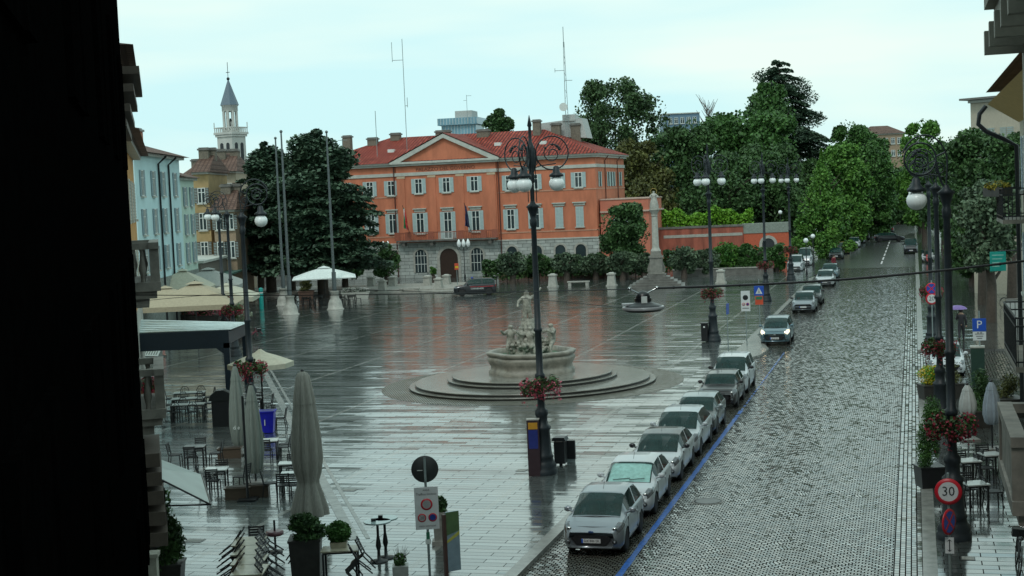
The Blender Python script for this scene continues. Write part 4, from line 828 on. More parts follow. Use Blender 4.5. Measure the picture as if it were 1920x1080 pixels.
# flagpoles on bell shaped bases
for i, (px, py, ptop, lb) in enumerate([(545, 590, (520, 255), 'tall grey flagpole on a bell-shaped stone base, nearest of the three'), (533, 573, (532, 245), 'tall grey flagpole close behind the nearest one'), (629, 580, (620, 282), 'tall grey flagpole right of the other two, through the white umbrella')]):
    x, y, _ = g(px, py); t_ = thing('flagpole', lb, 'flagpole', (x, y, 0), RZ, 'flagpoles in front of the cedars')
    q = MB(); q.lathe([(.78, 0), (.78, .08), (.68, .1), (.64, .5), (.55, .8), (.4, 1.0), (.36, 1.5), (.42, 1.55), (.42, 1.68)], 20); q.build('base', stone_lt, t_)
    q = MB(); q.tube([(0, 0, 1.6), (0, 0, 3.4)], .2, 10); q.tube([(0, 0, 3.4), (0, 0, 9), (0, 0, 16.0)], [.13, .11, .07], 10); q.ball(0, 0, 16.05, .14); q.build('pole', mat('grey_metal', (.11, .13, .135), .4, .4), t_)
# stone posts and benches on the far side
posts = [(697, 541), (718, 549), (737, 541), (802, 540), (823, 545), (838, 538), (1037, 538), (1147, 536), (1352, 531)]
for i, (px, py) in enumerate(posts):
    ord_ = ('first', 'second', 'third', 'fourth', 'fifth', 'sixth', 'seventh', 'eighth', 'ninth')[i]
    x, y, _ = g(px, py); q = MB(); q.taper(0, 0, .52, .52, 0, .12, 1.); q.taper(0, 0, .42, .42, .12, 1.15, .78); q.taper(0, 0, .42, .42, 1.15, 1.3, 1.); q.taper(0, 0, .3, .3, 1.3, 1.4, .5)
    o = q.build('stone_post', stone_lt); o.location = (x, y, 0); o.rotation_euler = (0, 0, RZ); tag(o, ord_+' pale stone post counted from the left along the far side of the square', 'post', 'stone posts along the far side')
for px, py, l, lb in [(1085, 536, 2.3, 'pale stone bench between two stone posts, right of the black car'), (768, 549, 2.2, 'pale stone bench left of the black car')]:
    x, y, _ = g(px, py); q = MB(); q.box(-l/2, l/2, -.25, .25, .38, .5); [q.box(s*l*.4-.15, s*l*.4+.15, -.2, .2, 0, .38) for s in (-1, 1)]
    o = q.build('stone_bench', stone_lt); o.location = (x, y, 0); o.rotation_euler = (0, 0, RZ); tag(o, lb, 'bench', 'stone benches')
# ---------------------------------------------------------------- street lamps
def scroll(cx, cz, r, turns=1.6, a0=0., n=34, dirn=1):
    return [(cx+r*(1-.72*k/n)*math.cos(a0+dirn*2*math.pi*turns*k/n), cz+r*(1-.72*k/n)*math.sin(a0+dirn*2*math.pi*turns*k/n)) for k in range(n+1)]
def lamp_arm(t_, ang, zc, rg, zg_, r=.57, gr=.265, zatt=9.35):
    ca, sa = math.cos(ang), math.sin(ang); P = lambda p: (p[0]*ca, p[0]*sa, p[1])
    q = MB(); cx = rg-.12
    ringp = [(cx+r*math.cos(t), zc+r*math.sin(t)) for t in [2*math.pi*k/28 for k in range(29)]]
    q.tube([P(p) for p in ringp], .026, 5); q.tube([P(p) for p in scroll(cx, zc-.03, r*.62, 1.5, .4)], .02, 5)
    q.tube([P(p) for p in ((0, zatt), (.14, zatt+.35), (cx-r*.98, zc-.1))], .03, 5); q.tube([P(p) for p in ((0, zc+.15), (cx-r, zc+.05))], .028, 5)
    q.tube([P(p) for p in ((.06, zc-.5), (cx-r*.7, zc-.42), (rg, zg_+gr+.42))], .02, 5)
    q.tube([P(p) for p in scroll((cx-r)*.5+.05, zc-.28, .17, 1.3, 1)], .018, 5)
    R = random.Random(4)
    for k in range(5): a = R.uniform(0, 6.28); q.ball(*P((cx+r*.5*math.cos(a), zc+r*.5*math.sin(a))), .05, n=6)
    q.tube([P((rg, zc-r*.9)), P((rg, zg_+gr+.25))], .022, 5); b_ = q.build('arm', iron_bl, t_)
    q = MB(); x, y = rg*ca, rg*sa; q.lathe([(.05, zg_+gr+.34), (.1, zg_+gr+.3), (.13, zg_+gr+.12), (.24, zg_+gr+.05), (.25, zg_+gr-.02), (.12, zg_+gr-.05)], 12, x, y); q.build('lamp_cap', iron_bl, b_)
    q = MB(); q.ball(x, y, zg_, gr, gr, gr*.94, 20); q.build('globe', globe_m, b_)
def basket(t_, z, n=650, r=.42, seed=1, m=redf):
    R = np.random.RandomState(seed); cs = [(.42*math.cos(a), .42*math.sin(a), z+.06*math.sin(seed+a*3)) for a in (.2, 1.6, 3.3, 4.6)]
    P = np.concatenate([blob(R, c, (.3, .3, .32), n//3, .3) for c in cs]); b_ = leaves(P, .055, L_dark, 'flower_basket', t_, seed)
    P = np.concatenate([blob(R, (c[0]*1.1, c[1]*1.1, z-.04), (.3, .3, .36), n//4, .55) for c in cs]); P = np.concatenate([P, P[::5]-np.array([0, 0, 1.])*R.rand(len(P[::5]), 1)*.35]); leaves(P, .045, m, 'blossom', b_, seed+1)
    q = MB(); q.tube([(.42*math.cos(t), .42*math.sin(t), z-.15) for t in [2*math.pi*k/16 for k in range(17)]], .02, 5); q.build('basket_ring', iron, b_)
def lamp(px, py, lb, kind, seed=1, arm=0., bask=True, xy=None, m=None):
    x, y = xy if xy else g(px, py)[:2]; t_ = thing('street_lamp', lb, 'street lamp', (x, y, 0), 0, 'tall ornate lamps round the square'); q = MB()
    q.lathe([(.46, 0), (.46, .16), (.42, .2), (.44, .3), (.36, .42), (.33, .55), (.36, .6), (.30, .68), (.27, 1.1), (.255, 1.5), (.29, 1.56), (.29, 1.64), (.2, 1.72), (.19, 2.0), (.22, 2.05), (.22, 2.2), (.14, 2.28), (.125, 2.5)], 16, fn=lambda a: 1+.03*math.cos(8*a)); q.build('pedestal', iron_bl, t_)
    q = MB(); q.lathe([(.125, 2.5), (.125, 3.3), (.17, 3.33), (.17, 3.45), (.12, 3.5), (.115, 4.9), (.15, 4.95), (.15, 5.02), (.11, 5.06), (.09, 8.5), (.12, 8.55), (.13, 8.75), (.10, 8.8), (.11, 8.9), (.19, 9.15), (.24, 9.2), (.1, 9.3), (.07, 9.4)], 12); q.build('pole', iron_bl, t_)
    if kind == 3:
        q = MB(); q.lathe([(.07, 9.3), (.07, 10.0), (.10, 10.02), (.10, 10.3), (.08, 10.4), (.14, 10.6), (.16, 11.0), (.12, 11.25), (.06, 11.4), (.05, 11.9), (.08, 11.95), (.01, 12.3)], 10)
        for k in range(4): a = k*1.57; q.tube([(.14*math.cos(a), .14*math.sin(a), 9.35), (.14*math.cos(a), .14*math.sin(a), 11.2)], .015, 4)
        q.build('mast', iron_bl, t_)
        for k, a in enumerate((12, 132, 252)): lamp_arm(t_, math.radians(a+arm), 11.0, .87, 9.95, zatt=10.2)
    else:
        lamp_arm(t_, arm, 10.1, .78, 9.02, r=.42, zatt=9.2)
        ca, sa = math.cos(arm), math.sin(arm); q = MB(); q.tube([(.0, 0, 9.2)]+[((.55-.6*math.cos(t))*ca, (.55-.6*math.cos(t))*sa, 10.0+.72*math.sin(t)) for t in [math.pi*k/16 for k in range(15)]], .024, 5); q.build('crook', iron_bl, t_)
    if bask: basket(t_, 3.05, seed=seed, m=m or redf)
    return t_
lamp(1020, 888, 'three-globe street lamp standing before the fountain with a pink flower basket', 3, 1, m=pinkf)
lamp(1338, 640, 'three-globe street lamp by the kerb behind the suspended road light', 3, 2)
lamp(1437, 565, 'three-globe street lamp beside the blue pedestrian crossing sign', 3, 3)
lamp(0, 0, 'farthest three-globe street lamp, in front of the avenue trees', 3, 4, xy=W(-12.0, 146)[:2])
lamp(0, 0, 'single-globe scroll lamp on the left, with a red flower basket above the closed umbrellas', 1, 5, 0., xy=(pd(452, 388, 58.6)[0], 58.6))
for i, (px, py, lb) in enumerate([(410, 590, 'single-globe lamp left of the pair behind the beige umbrellas'), (421, 600, 'single-globe lamp right of the pair behind the beige umbrellas')]):
    Y = (103, 93)[i]; lamp(0, 0, lb, 1, 6+i, math.pi*.97, xy=(pd((409, 425)[i], 395, Y)[0], Y))
for i, (Z, lb) in enumerate([(37.8, 'nearest lamp of the right pavement, red basket above the 30 sign'), (55.6, 'second lamp of the right pavement, in front of the parked white car'), (83, 'third lamp of the right pavement, behind the 20 sign')]):
    v = .82; u = Z/CA-v*math.tan(A); x, y, _ = W(v, (Z+v*SA)/CA); lamp(0, 0, lb, 1, 9+i, math.pi, xy=(x, y))
# smaller lamps
def small_lamp(x, y, h, lb, n=1, gr=.2, tulip=False):
    t_ = thing('park_lamp', lb, 'lamp', (x, y, 0), 0, 'small park lamps'); MB().lathe([(.12, 0), (.1, .4), (.05, .6), (.045, h)], 8).build('pole', iron, t_)
    for k in range(n):
        ox = 0 if n == 1 else (-.55, .0, .55)[k] if n == 3 else (-.45, .45)[k]; z = h+gr
        if n > 1: q = MB(); q.tube([(0, 0, h-.4), (ox*.6, 0, h-.45), (ox, 0, h-.05)], .025, 5); q.build('arm', iron, t_)
        q = MB(); (q.lathe([(.1, h-.02), (.24, h+.2), (.26, h+.45), (.14, h+.75), (.03, h+.95)], 12, ox) if tulip else q.ball(ox, 0, z, gr, n=14)); q.build('globe', globe_m, t_)
    return t_
for px, py, pg, lb in [(722, 528, 462, 'three-lantern park lamp before the arched palace windows'), (872, 522, 458, 'three-lantern park lamp right of the palace door')]:
    x, y, _ = g(px, py); h = CAM_H+(y/ray(px, pg).y)*ray(px, pg).z; small_lamp(x, y, h-.3, lb, 3, tulip=True)
for px, pg, Y, lb in [(1511, 452, 150, 'white ball lamp nearest the vans on the left of the road'), (1524, 444, 165, 'white ball lamp behind the vans, under the avenue trees'), (1463, 399, 185, 'small capped lamp on the gate house wall')]:
    x, y, z = pd(px, pg, Y); small_lamp(x, y, z-.2, lb, gr=.26)

# ---------------------------------------------------------------- cars
tyre_m = mat('tyre_rubber', (.012, .012, .013), .7); rim_m = mat('alloy', (.30, .31, .32), .3, .7); carglass = mat('car_glass', (.018, .05, .047), .06, var=.3, scale=1.5, spec=.28); carglass.node_tree.nodes['Principled BSDF'].inputs['Alpha'].default_value = .62
trimblk = mat('black_trim', (.012, .012, .014), .4); lens_m = mat('headlamp_lens', (.10, .11, .12), .06, .2, spec=.9, var=.6, scale=14); red_lens = mat('tail_lens', (.25, .01, .01), .15)
plate_m = mat('plate_white', (.5, .5, .5), .5); chrome = mat('chrome', (.5, .5, .5), .12, 1.)
def paint(name, col, metal=.35): return mat('paint_'+name, col, .32, metal, var=.04, scale=1, coat=.55, spec=.35)
P_sil = paint('silver', (.235, .26, .285), .45); P_wht = paint('white', (.43, .455, .475), 0); P_gry = paint('grey', (.02, .025, .026), .0); P_dk = paint('dark_brown', (.014, .011, .012), .0); P_blu = paint('steel_blue', (.10, .16, .19), .5); P_blk = paint('black', (.015, .016, .02), .2)
def clear_glass():
    m = bpy.data.materials.new('clear_car_glass'); m.use_nodes = True; t = m.node_tree; b = t.nodes['Principled BSDF']; b.inputs['Base Color'].default_value = (.05, .12, .11, 1); b.inputs['Roughness'].default_value = .03; b.inputs['Alpha'].default_value = .3; return m
def ip(xs, ys, x):
    return float(np.interp(x, xs, ys))
def car(name, lb, pos, rz, p, L=4., Wd=1.7, H=1.48, zh=.88, hood=.95, wsl=.75, roof0=1.85, roof1=3.3, zbelt=.98, tail=.35, roofm=None, shade=False, lights=False, low=False, group=None, face=0, boxy=0., zfront=.62, plate=True, rear=False):
    """y=0 is the front bumper; the body is a lofted shell whose glass areas are separate meshes"""
    t_ = thing(name, lb, 'car', pos, rz, group); hw = Wd/2; zr = H
    ys = sorted(set([0, .03, .08, .16, .28, .42]+list(np.linspace(.5, L-.45, 34 if not low else 18))+[L-.34, L-.22, L-.12, L-.05, L]+[hood, hood+wsl, roof1, L-tail]))
    xb = [0, .1, .3, hood, roof0, L-tail, L]; zb_ = [zfront, zfront+.09, zh-.09, zh, zbelt, zbelt+.03, zbelt-.1]
    w0 = hood+wsl
    top = ([0, .08, .28, hood, hood+wsl*.5, w0, (w0+roof1)/2, roof1, L-tail*.5, L-.05, L], [zfront, zfront+.1, zh-.06, zh+.03, (zh+zr)/2+.06, zr-.05, zr, zr-.03, (zbelt+zr)/2+.12*boxy, zbelt+.05, zbelt-.12])
    pw = lambda y: hw*(1-.26*max(0, 1-y/.42)**2.2-.16*max(0, 1-(L-y)/.5)**2.2)
    rows = []; M = 11
    for y in ys:
        w_ = pw(y); zb = ip(xb, zb_, y); zt = max(ip(*top, y), zb+.012); c = min(1, max(0, (zt-zb-.04)/(zr-zbelt-.06))); z0 = .2+.06*max(0, 1-y/.3)+.08*max(0, 1-(L-y)/.3)
        lerp = lambda a, b_: a+(b_-a)*c
        pts = [(.90*w_, z0), (.97*w_, z0+.08), (1.*w_, z0+.25), (1.*w_, .5+.3*(zb-.5)), (.995*w_, zb-.12), (.965*w_, zb-.02), (lerp(.93, .93)*w_, zb+.006), (lerp(.80, .755)*w_, zb+(zt-zb)*lerp(.55, .90)), (lerp(.66, .67)*w_, zb+(zt-zb)*lerp(.8, .975)), (lerp(.35, .36)*w_, zb+(zt-zb)*.995), (0, zt)]
        rows.append([(x, y, z) for x, z in pts])
    n = len(ys); K = 2*M-1; V = []
    for r in rows: V += [(-x, y, z) for x, y, z in r]+[r[j] for j in range(M-2, -1, -1)]
    wc = [.80 if L < 4.4 else .88, L-.72]; wr = .315 if H < 1.6 else .35; ar = wr+.055
    V = [list(v) for v in V]
    groups = {'body': [], 'windshield': [], 'side_window': [], 'rear_window': [], 'headlight': [], 'roof': []}
    for i in range(n-1):
        ym = (ys[i]+ys[i+1])/2
        for j in range(K-1):
            jj = j if j < M-1 else K-2-j           # 0..M-2 from sill to centre
            f = (i*K+j, i*K+j+1, (i+1)*K+j+1, (i+1)*K+j); zc_ = sum(V[k][2] for k in f)/4; key = 'body'
            if jj < 5 and any(math.hypot(ym-c, zc_-wr) < ar for c in wc): continue
            if jj >= 7 and hood+.02 < ym < w0-.03: key = 'windshield'
            elif jj == 6 and hood+.55*wsl < ym < L-tail-.05 and not (abs(ym-(w0+roof1)/2-.1) < .05): key = 'side_window'
            elif jj >= 7 and roof1+.06 < ym < L-tail*.55: key = 'rear_window'
            elif jj in (4, 5) and .06 < ym < .62 or jj == 6 and .1 < ym < .45: key = 'headlight'
            elif jj >= 7 and w0-.03 <= ym <= roof1+.06: key = 'roof'
            groups[key].append(f)
    # snap the arch rims to circles
    for v in V:
        if abs(v[0]) > .75*hw:
            for c in wc:
                d = math.hypot(v[1]-c, v[2]-wr)
                if ar-.07 < d < ar+.07 and v[2] < .75: v[1] = c+(v[1]-c)*ar/d; v[2] = wr+(v[2]-wr)*ar/d
    caps = []
    for base in (0, (n-1)*K):
        for j in range(M-1):
            a, b_, c, d = base+j, base+j+1, base+K-2-j, base+K-1-j
            caps.append((a, b_, c, d) if base == 0 else (d, c, b_, a)) if b_ != c else caps.append((a, b_, d))
    def sub(key, m, par, nm=None, extra=()):
        fs = groups[key]+list(extra)
        if not fs: return None
        idx = sorted({k for f in fs for k in f}); mp_ = {k: i for i, k in enumerate(idx)}
        q = MB(); q.add([V[k] for k in idx], [tuple(mp_[k] for k in f) for f in fs], 0, True); o = q.build(nm or key, m, par)
        return o
    if not roofm: groups['body'] += groups['roof']; groups['roof'] = []
    body_ = sub('body', p, t_, extra=caps)
    if roofm: sub('roof', roofm, t_, 'roof_panel')
    ws = sub('windshield', carglass if not shade else clear_glass(), t_)
    for s in (-1, 1):
        g_ = {'side_window': [f for f in groups['side_window'] if sum(V[k][0] for k in f)*s > 0], 'headlight': [f for f in groups['headlight'] if sum(V[k][0] for k in f)*s > 0]}
        full = dict(groups); groups.update(g_); sub('side_window', carglass, t_)
        hl = sub('headlight', lens_m if not lights else mat('lit_headlamp', (.8, .75, .6), .2, emit=((1, .8, .55), 1.0)), t_); groups.update(full)
        if not low and hl:
            q = MB(); w_ = pw(.2); q.ball(s*w_*.80, .10, zfront+.09, .075, .05, .06, 10); q.build('lamp_reflector', chrome if not lights else mat('lit_bulb', (1, .9, .7), .2, emit=((1, .72, .42), 6.)), hl)
    sub('rear_window', carglass, t_)
    MB().box(-hw*.86, hw*.86, .25, L-.2, .16, zh*.62).build('chassis', trimblk, t_)
    if not low:
        lin = mat('interior_trim', (.03, .032, .034), .8)
        q = MB(); q.box(-hw*.84, hw*.84, hood+.25, L-.4, zh*.62, zh*.62+.04); q.prism([(hood+.12, zh-.08), (hood+.42, zh-.02), (hood+.5, zh*.7), (hood+.12, zh*.7)], 'x', -hw*.8, hw*.8); q.build('dashboard', lin, t_)
        for s in (-1, 1):
            for yy in (hood+wsl+.35, hood+wsl+1.2):
                q = MB(); q.tube([(s*.36, yy-.1, .62), (s*.36, yy+.02, 1.0), (s*.36, yy+.1, 1.12)], [.2, .2, .14], 8); q.ball(s*.36, yy+.12, 1.22, .11, .06, .08, 8); q.build('seat', lin, t_)
        q = MB(); q.T = Matrix.Translation((.36, hood+.55, zh+.06)) @ Matrix.Rotation(1.1, 4, 'X'); q.tube([(.18*math.cos(t), .18*math.sin(t), 0) for t in [2*math.pi*k/16 for k in range(17)]], .015, 5); q.build('steering_wheel', trimblk, t_)
    # wheels
    for c in wc:
        for s in (-1, 1):
            q = MB(); q.T = Matrix.Translation((s*(hw-.115), c, wr)) @ Matrix.Rotation(s*math.pi/2, 4, 'Y'); q.lathe([(wr*.66, -.1), (wr*.93, -.1), (wr, -.07), (wr, .07), (wr*.93, .1), (wr*.66, .1)], 20 if not low else 12); wl = q.build('wheel', tyre_m, t_)
            if True:
                q = MB(); q.T = Matrix.Translation((s*(hw-.115), c, wr)) @ Matrix.Rotation(s*math.pi/2, 4, 'Y'); q.lathe([(wr*.67, -.09), (wr*.67, .085), (wr*.6, .09), (wr*.58, .05), (.001, .045)], 20 if not low else 12, mi=1)
                for k in range(5 if not low else 0):
                    a = 2*math.pi*k/5; q.add([(wr*.12*math.cos(a+1.2), wr*.12*math.sin(a+1.2), .075), (wr*.12*math.cos(a-1.2), wr*.12*math.sin(a-1.2), .075), (wr*.62*math.cos(a-.13), wr*.62*math.sin(a-.13), .085), (wr*.62*math.cos(a+.13), wr*.62*math.sin(a+.13), .085)], [(0, 1, 2, 3)])
                    q.lathe([(.001, .08), (.06, .08)], 8)
                q.build('rim', [rim_m, mat('rim_shadow_metal', (.05, .05, .052), .5, .4)], wl)
    # mirrors
    for s in (-1, 1):
        q = MB(); q.ball(s*(hw+.07), hood+.42*wsl+.12, zbelt+.06, .115, .07, .085, 10); q.tube([(s*(hw-.08), hood+.5*wsl, zbelt), (s*(hw+.04), hood+.48*wsl, zbelt+.04)], .03, 5); q.build('mirror', roofm or (p if face != 6 else trimblk), t_)
    # front face
    yf = -.012
    if face in (0, 3, 4): # wide lower mouth
        q = MB(); q.prism([(-.44*hw*1.1, .34), (.44*hw*1.1, .34), (.66*hw, .52), (.5*hw, .60), (-.5*hw, .60), (-.66*hw, .52)], 'y', yf-.01, .1); q.build('grille', trimblk, t_)
        if face == 4:
            q = MB(); 
            for k in range(3): q.box(-.42*hw, .42*hw, yf-.03, yf-.012, .60+.045*k, .615+.045*k)
            q.build('chrome_bars', chrome, t_)
    elif face == 1:
        q = MB(); q.prism([(-.34*hw, .60), (.34*hw, .60), (.42*hw, .70), (-.42*hw, .70)], 'y', yf-.01, .1); q.box(-.6*hw, .6*hw, yf-.008, .1, .30, .42); q.build('grille', trimblk, t_)
    else:
        q = MB(); q.box(-.62*hw, .62*hw, yf-.01, .1, .56, .66); q.box(-.66*hw, .66*hw, yf-.012, .1, .3, .44); q.build('grille', trimblk, t_)
    for s in (-1, 1):
        if not low: q = MB(); q.ball(s*.74*hw, .05, .42, .085, .07, .07, 10); fg = q.build('fog_lamp', trimblk, t_); q = MB(); q.ball(s*.76*hw, -.0, .42, .045, .04, .045, 8); q.build('lens', lens_m, fg)
    if plate:
        pl = MB().box(-.26, .26, yf-.03, yf-.012, .40, .51).build('number_plate', plate_m, t_)
        q = MB(); q.box(-.26, -.215, yf-.033, yf-.0301, .40, .51); q.build('plate_band', mat('plate_blue', (.02, .08, .4), .4), pl)
        if not low: text('DX 846 EK' if face == 0 else 'EL 317 BR', .1, trimblk, pl, (.02, yf-.031, .455), (math.pi/2, 0, math.pi*0), 'lettering', .001, .9)
    if not low:
        q = MB(); q.ball(0, -.012 if face in (0,) else -.01, zfront+.03 if face == 0 else .66, .075, .02, .035, 12); q.build('badge', mat('badge_blue', (.02, .05, .14), .2) if face == 0 else chrome, t_)
        q = MB()
        for x0_, x1_ in ((-.55, .05), (0.02, .62)):
            y0_ = hood+.08; q.tube([(x0_*hw, y0_, zh+.075), (x1_*hw*.9, y0_+.07, zh+.115)], .012, 4)
        q.build('wiper', trimblk, t_)
        # shut lines
        q = MB()
        for yy in (hood+.35*wsl, (w0+roof1)/2+.12): 
            for s in (-1, 1): q.box(*sorted((s*(hw-.02), s*(hw+.003))), yy-.006, yy+.006, .32, zbelt-.08)
        q.build('door_seam', trimblk, t_)
        q = MB()
        for s in (-1, 1): q.box(*sorted((s*hw*.985, s*(hw+.025))), hood+wsl+.55, hood+wsl+.75, zbelt-.2, zbelt-.165)
        q.build('door_handle', p, t_)
        # bonnet seam and windscreen edge rubber
        q = MB(); q.tube([(-hw*.80, hood-.02, zh+.012), (0, hood-.05, zh+.04), (hw*.80, hood-.02, zh+.012)], .014, 4); q.tube([(-hw*.62, .17, zh-.135), (0, .13, zh-.13), (hw*.62, .17, zh-.135)], .007, 4); q.build('seam', trimblk, t_)
        q = MB(); q.tube([(0, w0+.15, zr-.01), (0, w0+.35, zr+.16)], .006, 4); q.build('aerial', trimblk, t_)
        MB().box(-.09+hw*.55, .02+hw*.55, hood+.24*wsl, hood+.26*wsl+.1, zh+.22, zh+.225) if False else None
    for s in (-1, 1): MB().box(*sorted((s*hw*.58, s*hw*.9)), L-.06, L+.005, zbelt-.28, zbelt-.08).build('tail_light', red_lens, t_)
    if shade:
        q = MB(); w_ = pw(hood+wsl*.5)*.66; nn = 12
        for k in range(nn):
            x0_ = -w_+2*w_*k/nn; x1_ = x0_+2*w_/nn; dz = .012*(k % 2)
            q.quad((x0_, hood+.07, zh+.10+dz), (x1_, hood+.07, zh+.10-dz+.012), (x1_*.86, w0-.1, zr-.07), (x0_*.86, w0-.1, zr-.07))
        q = MB(); wf_ = [f for f in groups['windshield']]; cv_ = Vector((0, hood+wsl*.5, (zh+zr)/2)); ids = sorted({k for f in wf_ for k in f}); mm_ = {k: i for i, k in enumerate(ids)}
        q.add([tuple((Vector(V[k])-cv_)*.93+cv_+Vector((0, .02, -.035+.008*math.sin(V[k][0]*40)))) for k in ids], [tuple(mm_[k] for k in f) for f in wf_], 0, False)
        q.build('sun_shade', mat('silver_foil', (.5, .85, .78), .35, .2, var=.2, scale=8), t_)
    return t_
FR = RZ+0      # front towards the camera: local +y (car's rear) points along the road
def onroad(px, py, v=None, du=0.):
    x, y, z = g(px, py, -.12); vv, uu_ = UV((x, y)); return W(v if v is not None else vv, uu_+du, -.12)
row = [  # wheel pixel (front, road side), width
 ((1142, 1032), dict(name='small_car', lb='small silver hatchback at the near end of the parked row', p=P_sil, L=3.62, Wd=1.66, H=1.5, zh=.93, hood=.72, wsl=.88, roof1=2.85, face=0, zfront=.66)),
 ((1219, 962), dict(name='hatchback', lb='white hatchback with a turquoise foil sun shade behind its windscreen', p=P_wht, L=3.96, Wd=1.74, H=1.46, zh=.90, hood=.88, wsl=.85, roof1=3.15, face=1, shade=True)),
 ((1256, 899), dict(name='hatchback', lb='white hatchback with a black roof, third in the parked row', p=P_wht, roofm=P_blk, L=4.06, Wd=1.72, H=1.45, zh=.90, hood=.92, wsl=.85, roof1=3.1, face=3)),
 ((1303, 853), dict(name='hatchback', lb='white-silver hatchback with an all-silver roof, fourth in the parked row', p=paint('pearl', (.37, .40, .42), .2), L=4.25, Wd=1.8, H=1.5, zh=.92, hood=.95, wsl=.85, roof1=3.4, face=4)),
 ((1339, 813), dict(name='hatchback', lb='dark grey hatchback with a pale roof, fifth in the parked row', p=P_gry, roofm=paint('pale_grey', (.25, .28, .29), .4), L=3.95, Wd=1.74, H=1.43, zh=.88, hood=.85, wsl=.8, roof1=3.1, face=1)),
 ((1389, 762), dict(name='small_car', lb='dark brown compact car with round lamps and chrome grille bars, sixth in the parked row', p=P_dk, L=3.8, Wd=1.68, H=1.42, zh=.92, hood=.98, wsl=.58, roof1=3.2, face=4, boxy=.6)),
 ((1411, 736), dict(name='suv', lb='white off-roader with black mirrors at the far end of the parked row', p=P_wht, L=4.2, Wd=1.8, H=1.66, zh=1.0, zbelt=1.08, hood=.95, wsl=.72, roof1=3.7, boxy=1, face=6, zfront=.74, tail=.25))]
for (px, py), kw in row:
    kw = dict(kw); x, y, z = g(px, py, -.12); vv, uu_ = UV((x, y)); nm = kw.pop('name'); lb = kw.pop('lb'); p_ = kw.pop('p'); wf = .8
    car(nm, lb, W(-7.55-kw['Wd']/2-.12, uu_-wf, -.12), FR, p_, group='cars parked along the left kerb', **kw)
car('people_carrier', 'steel blue people carrier driving towards the camera with lit headlights', W(-8.3, 87.6, -.12), FR, P_blu, L=4.3, Wd=1.76, H=1.6, zh=.98, zbelt=1.04, hood=.72, wsl=1.05, roof1=3.6, boxy=.6, face=4, lights=True, zfront=.7)
far = [((1507, 587), P_sil, 'silver hatchback parked right behind the steel blue people carrier', 4.0, 1.5, -8.2), ((1520, 572), P_gry, 'dark estate car mostly hidden behind the silver hatchback', 4.3, 1.5, None), ((1546, 538), P_wht, 'white hatchback under the overhead cable', 4.0, 1.48, None), ((1555, 524), P_blu, 'blue-grey car just behind the white one under the cable', 4.1, 1.48, None),
 ((1490, 511), P_wht, 'white van-like car parked beside the planter, left of the road', 4.2, 1.85, None), ((1508, 500), P_wht, 'white delivery van behind the first white van', 4.6, 2.1, None),
 ((1567, 487), P_gry, 'grey car at the near end of the far kerb row', 4.1, 1.5, None), ((1580, 477), paint('sand', (.4, .3, .12), .2), 'sand coloured boxy car in the far kerb row', 4.0, 1.6, None), ((1592, 471), P_gry, 'dark car third in the far kerb row', 4.1, 1.5, None), ((1601, 465), P_wht, 'white car fourth in the far kerb row', 4.1, 1.5, None), ((1611, 457), P_sil, 'silver car fifth in the far kerb row', 4.1, 1.5, None),
 ((1620, 450), P_gry, 'grey car sixth in the far kerb row', 4.1, 1.5, None), ((1629, 443), P_sil, 'silver car seventh in the far kerb row', 4.1, 1.5, None), ((1638, 434), P_gry, 'dark car eighth in the far kerb row', 4.1, 1.5, None), ((1645, 427), P_wht, 'last pale car of the far kerb row', 4.1, 1.5, None)]
for (px, py), p_, lb, L_, H_, v in far:
    car('parked_car', lb, onroad(px, py, v), FR, p_, L=L_, H=H_, Wd=1.74, low=True, roof1=L_-.6, boxy=.7 if H_ > 1.7 else .2, zh=.9+(H_-1.5)*.5, zbelt=.98+(H_-1.5)*.5, group='cars parked far along the left kerb', face=6)
car('car', 'dark car with red tail lights driving away at the end of the road', onroad(1668, 436, None), RZ+math.pi, P_blk, L=4.2, low=True, face=6)
car('car', 'long dark car crossing the far end of the road', onroad(1695, 452), RZ+math.pi/2+.2, P_blk, L=4.6, low=True, face=6)
x, y, z = onroad(1708, 476); car('car', 'dark blue-black van standing on the right of the far road', (x, y, z), FR, P_blk, L=4.4, H=1.95, zh=1.1, zbelt=1.15, Wd=1.8, boxy=1, low=True, face=6, roof1=4.)
jp = g(851, 556); car('police_jeep', 'black police off-roader with red markings parked side-on on the far side of the square', (jp[0], jp[1]+.6, 0), -math.pi/2-.0, P_blk, L=4.15, H=1.7, Wd=1.8, zh=1.02, zbelt=1.1, hood=1.0, wsl=.65, roof1=3.75, boxy=1, face=6, tail=.2, zfront=.78)
jeep = [o for o in C.objects if o.name.startswith('police_jeep')][0]; jeep.rotation_euler.z = math.radians(-88)
q = MB(); q.box(-.915, -.905, 1.6, 3.9, .86, .92); q.build('red_stripe', mat('red_marking', (.4, .02, .03), .4), jeep)
q = MB(); q.box(.905, .915, 1.6, 3.9, .86, .92); q.build('red_stripe', mat('red_marking', (.4, .02, .03), .4), jeep)
text('CARABINIERI', .22, white_p, jeep, (.916, 2.3, .70), (math.pi/2, 0, math.pi/2), 'lettering', .002, 1.); 
MB().box(-.5, .5, 1.75, 1.95, 1.7, 1.8).build('light_bar', mat('blue_beacon', (.03, .08, .4), .2), jeep)
x, y, z = g(1765, 690+12, -.12); car('parked_car', 'white car parked in the side street behind the second right lamp post', W(1.35, 72.6, -.12), FR, P_wht, L=4.0, Wd=1.72, roof1=3.2)

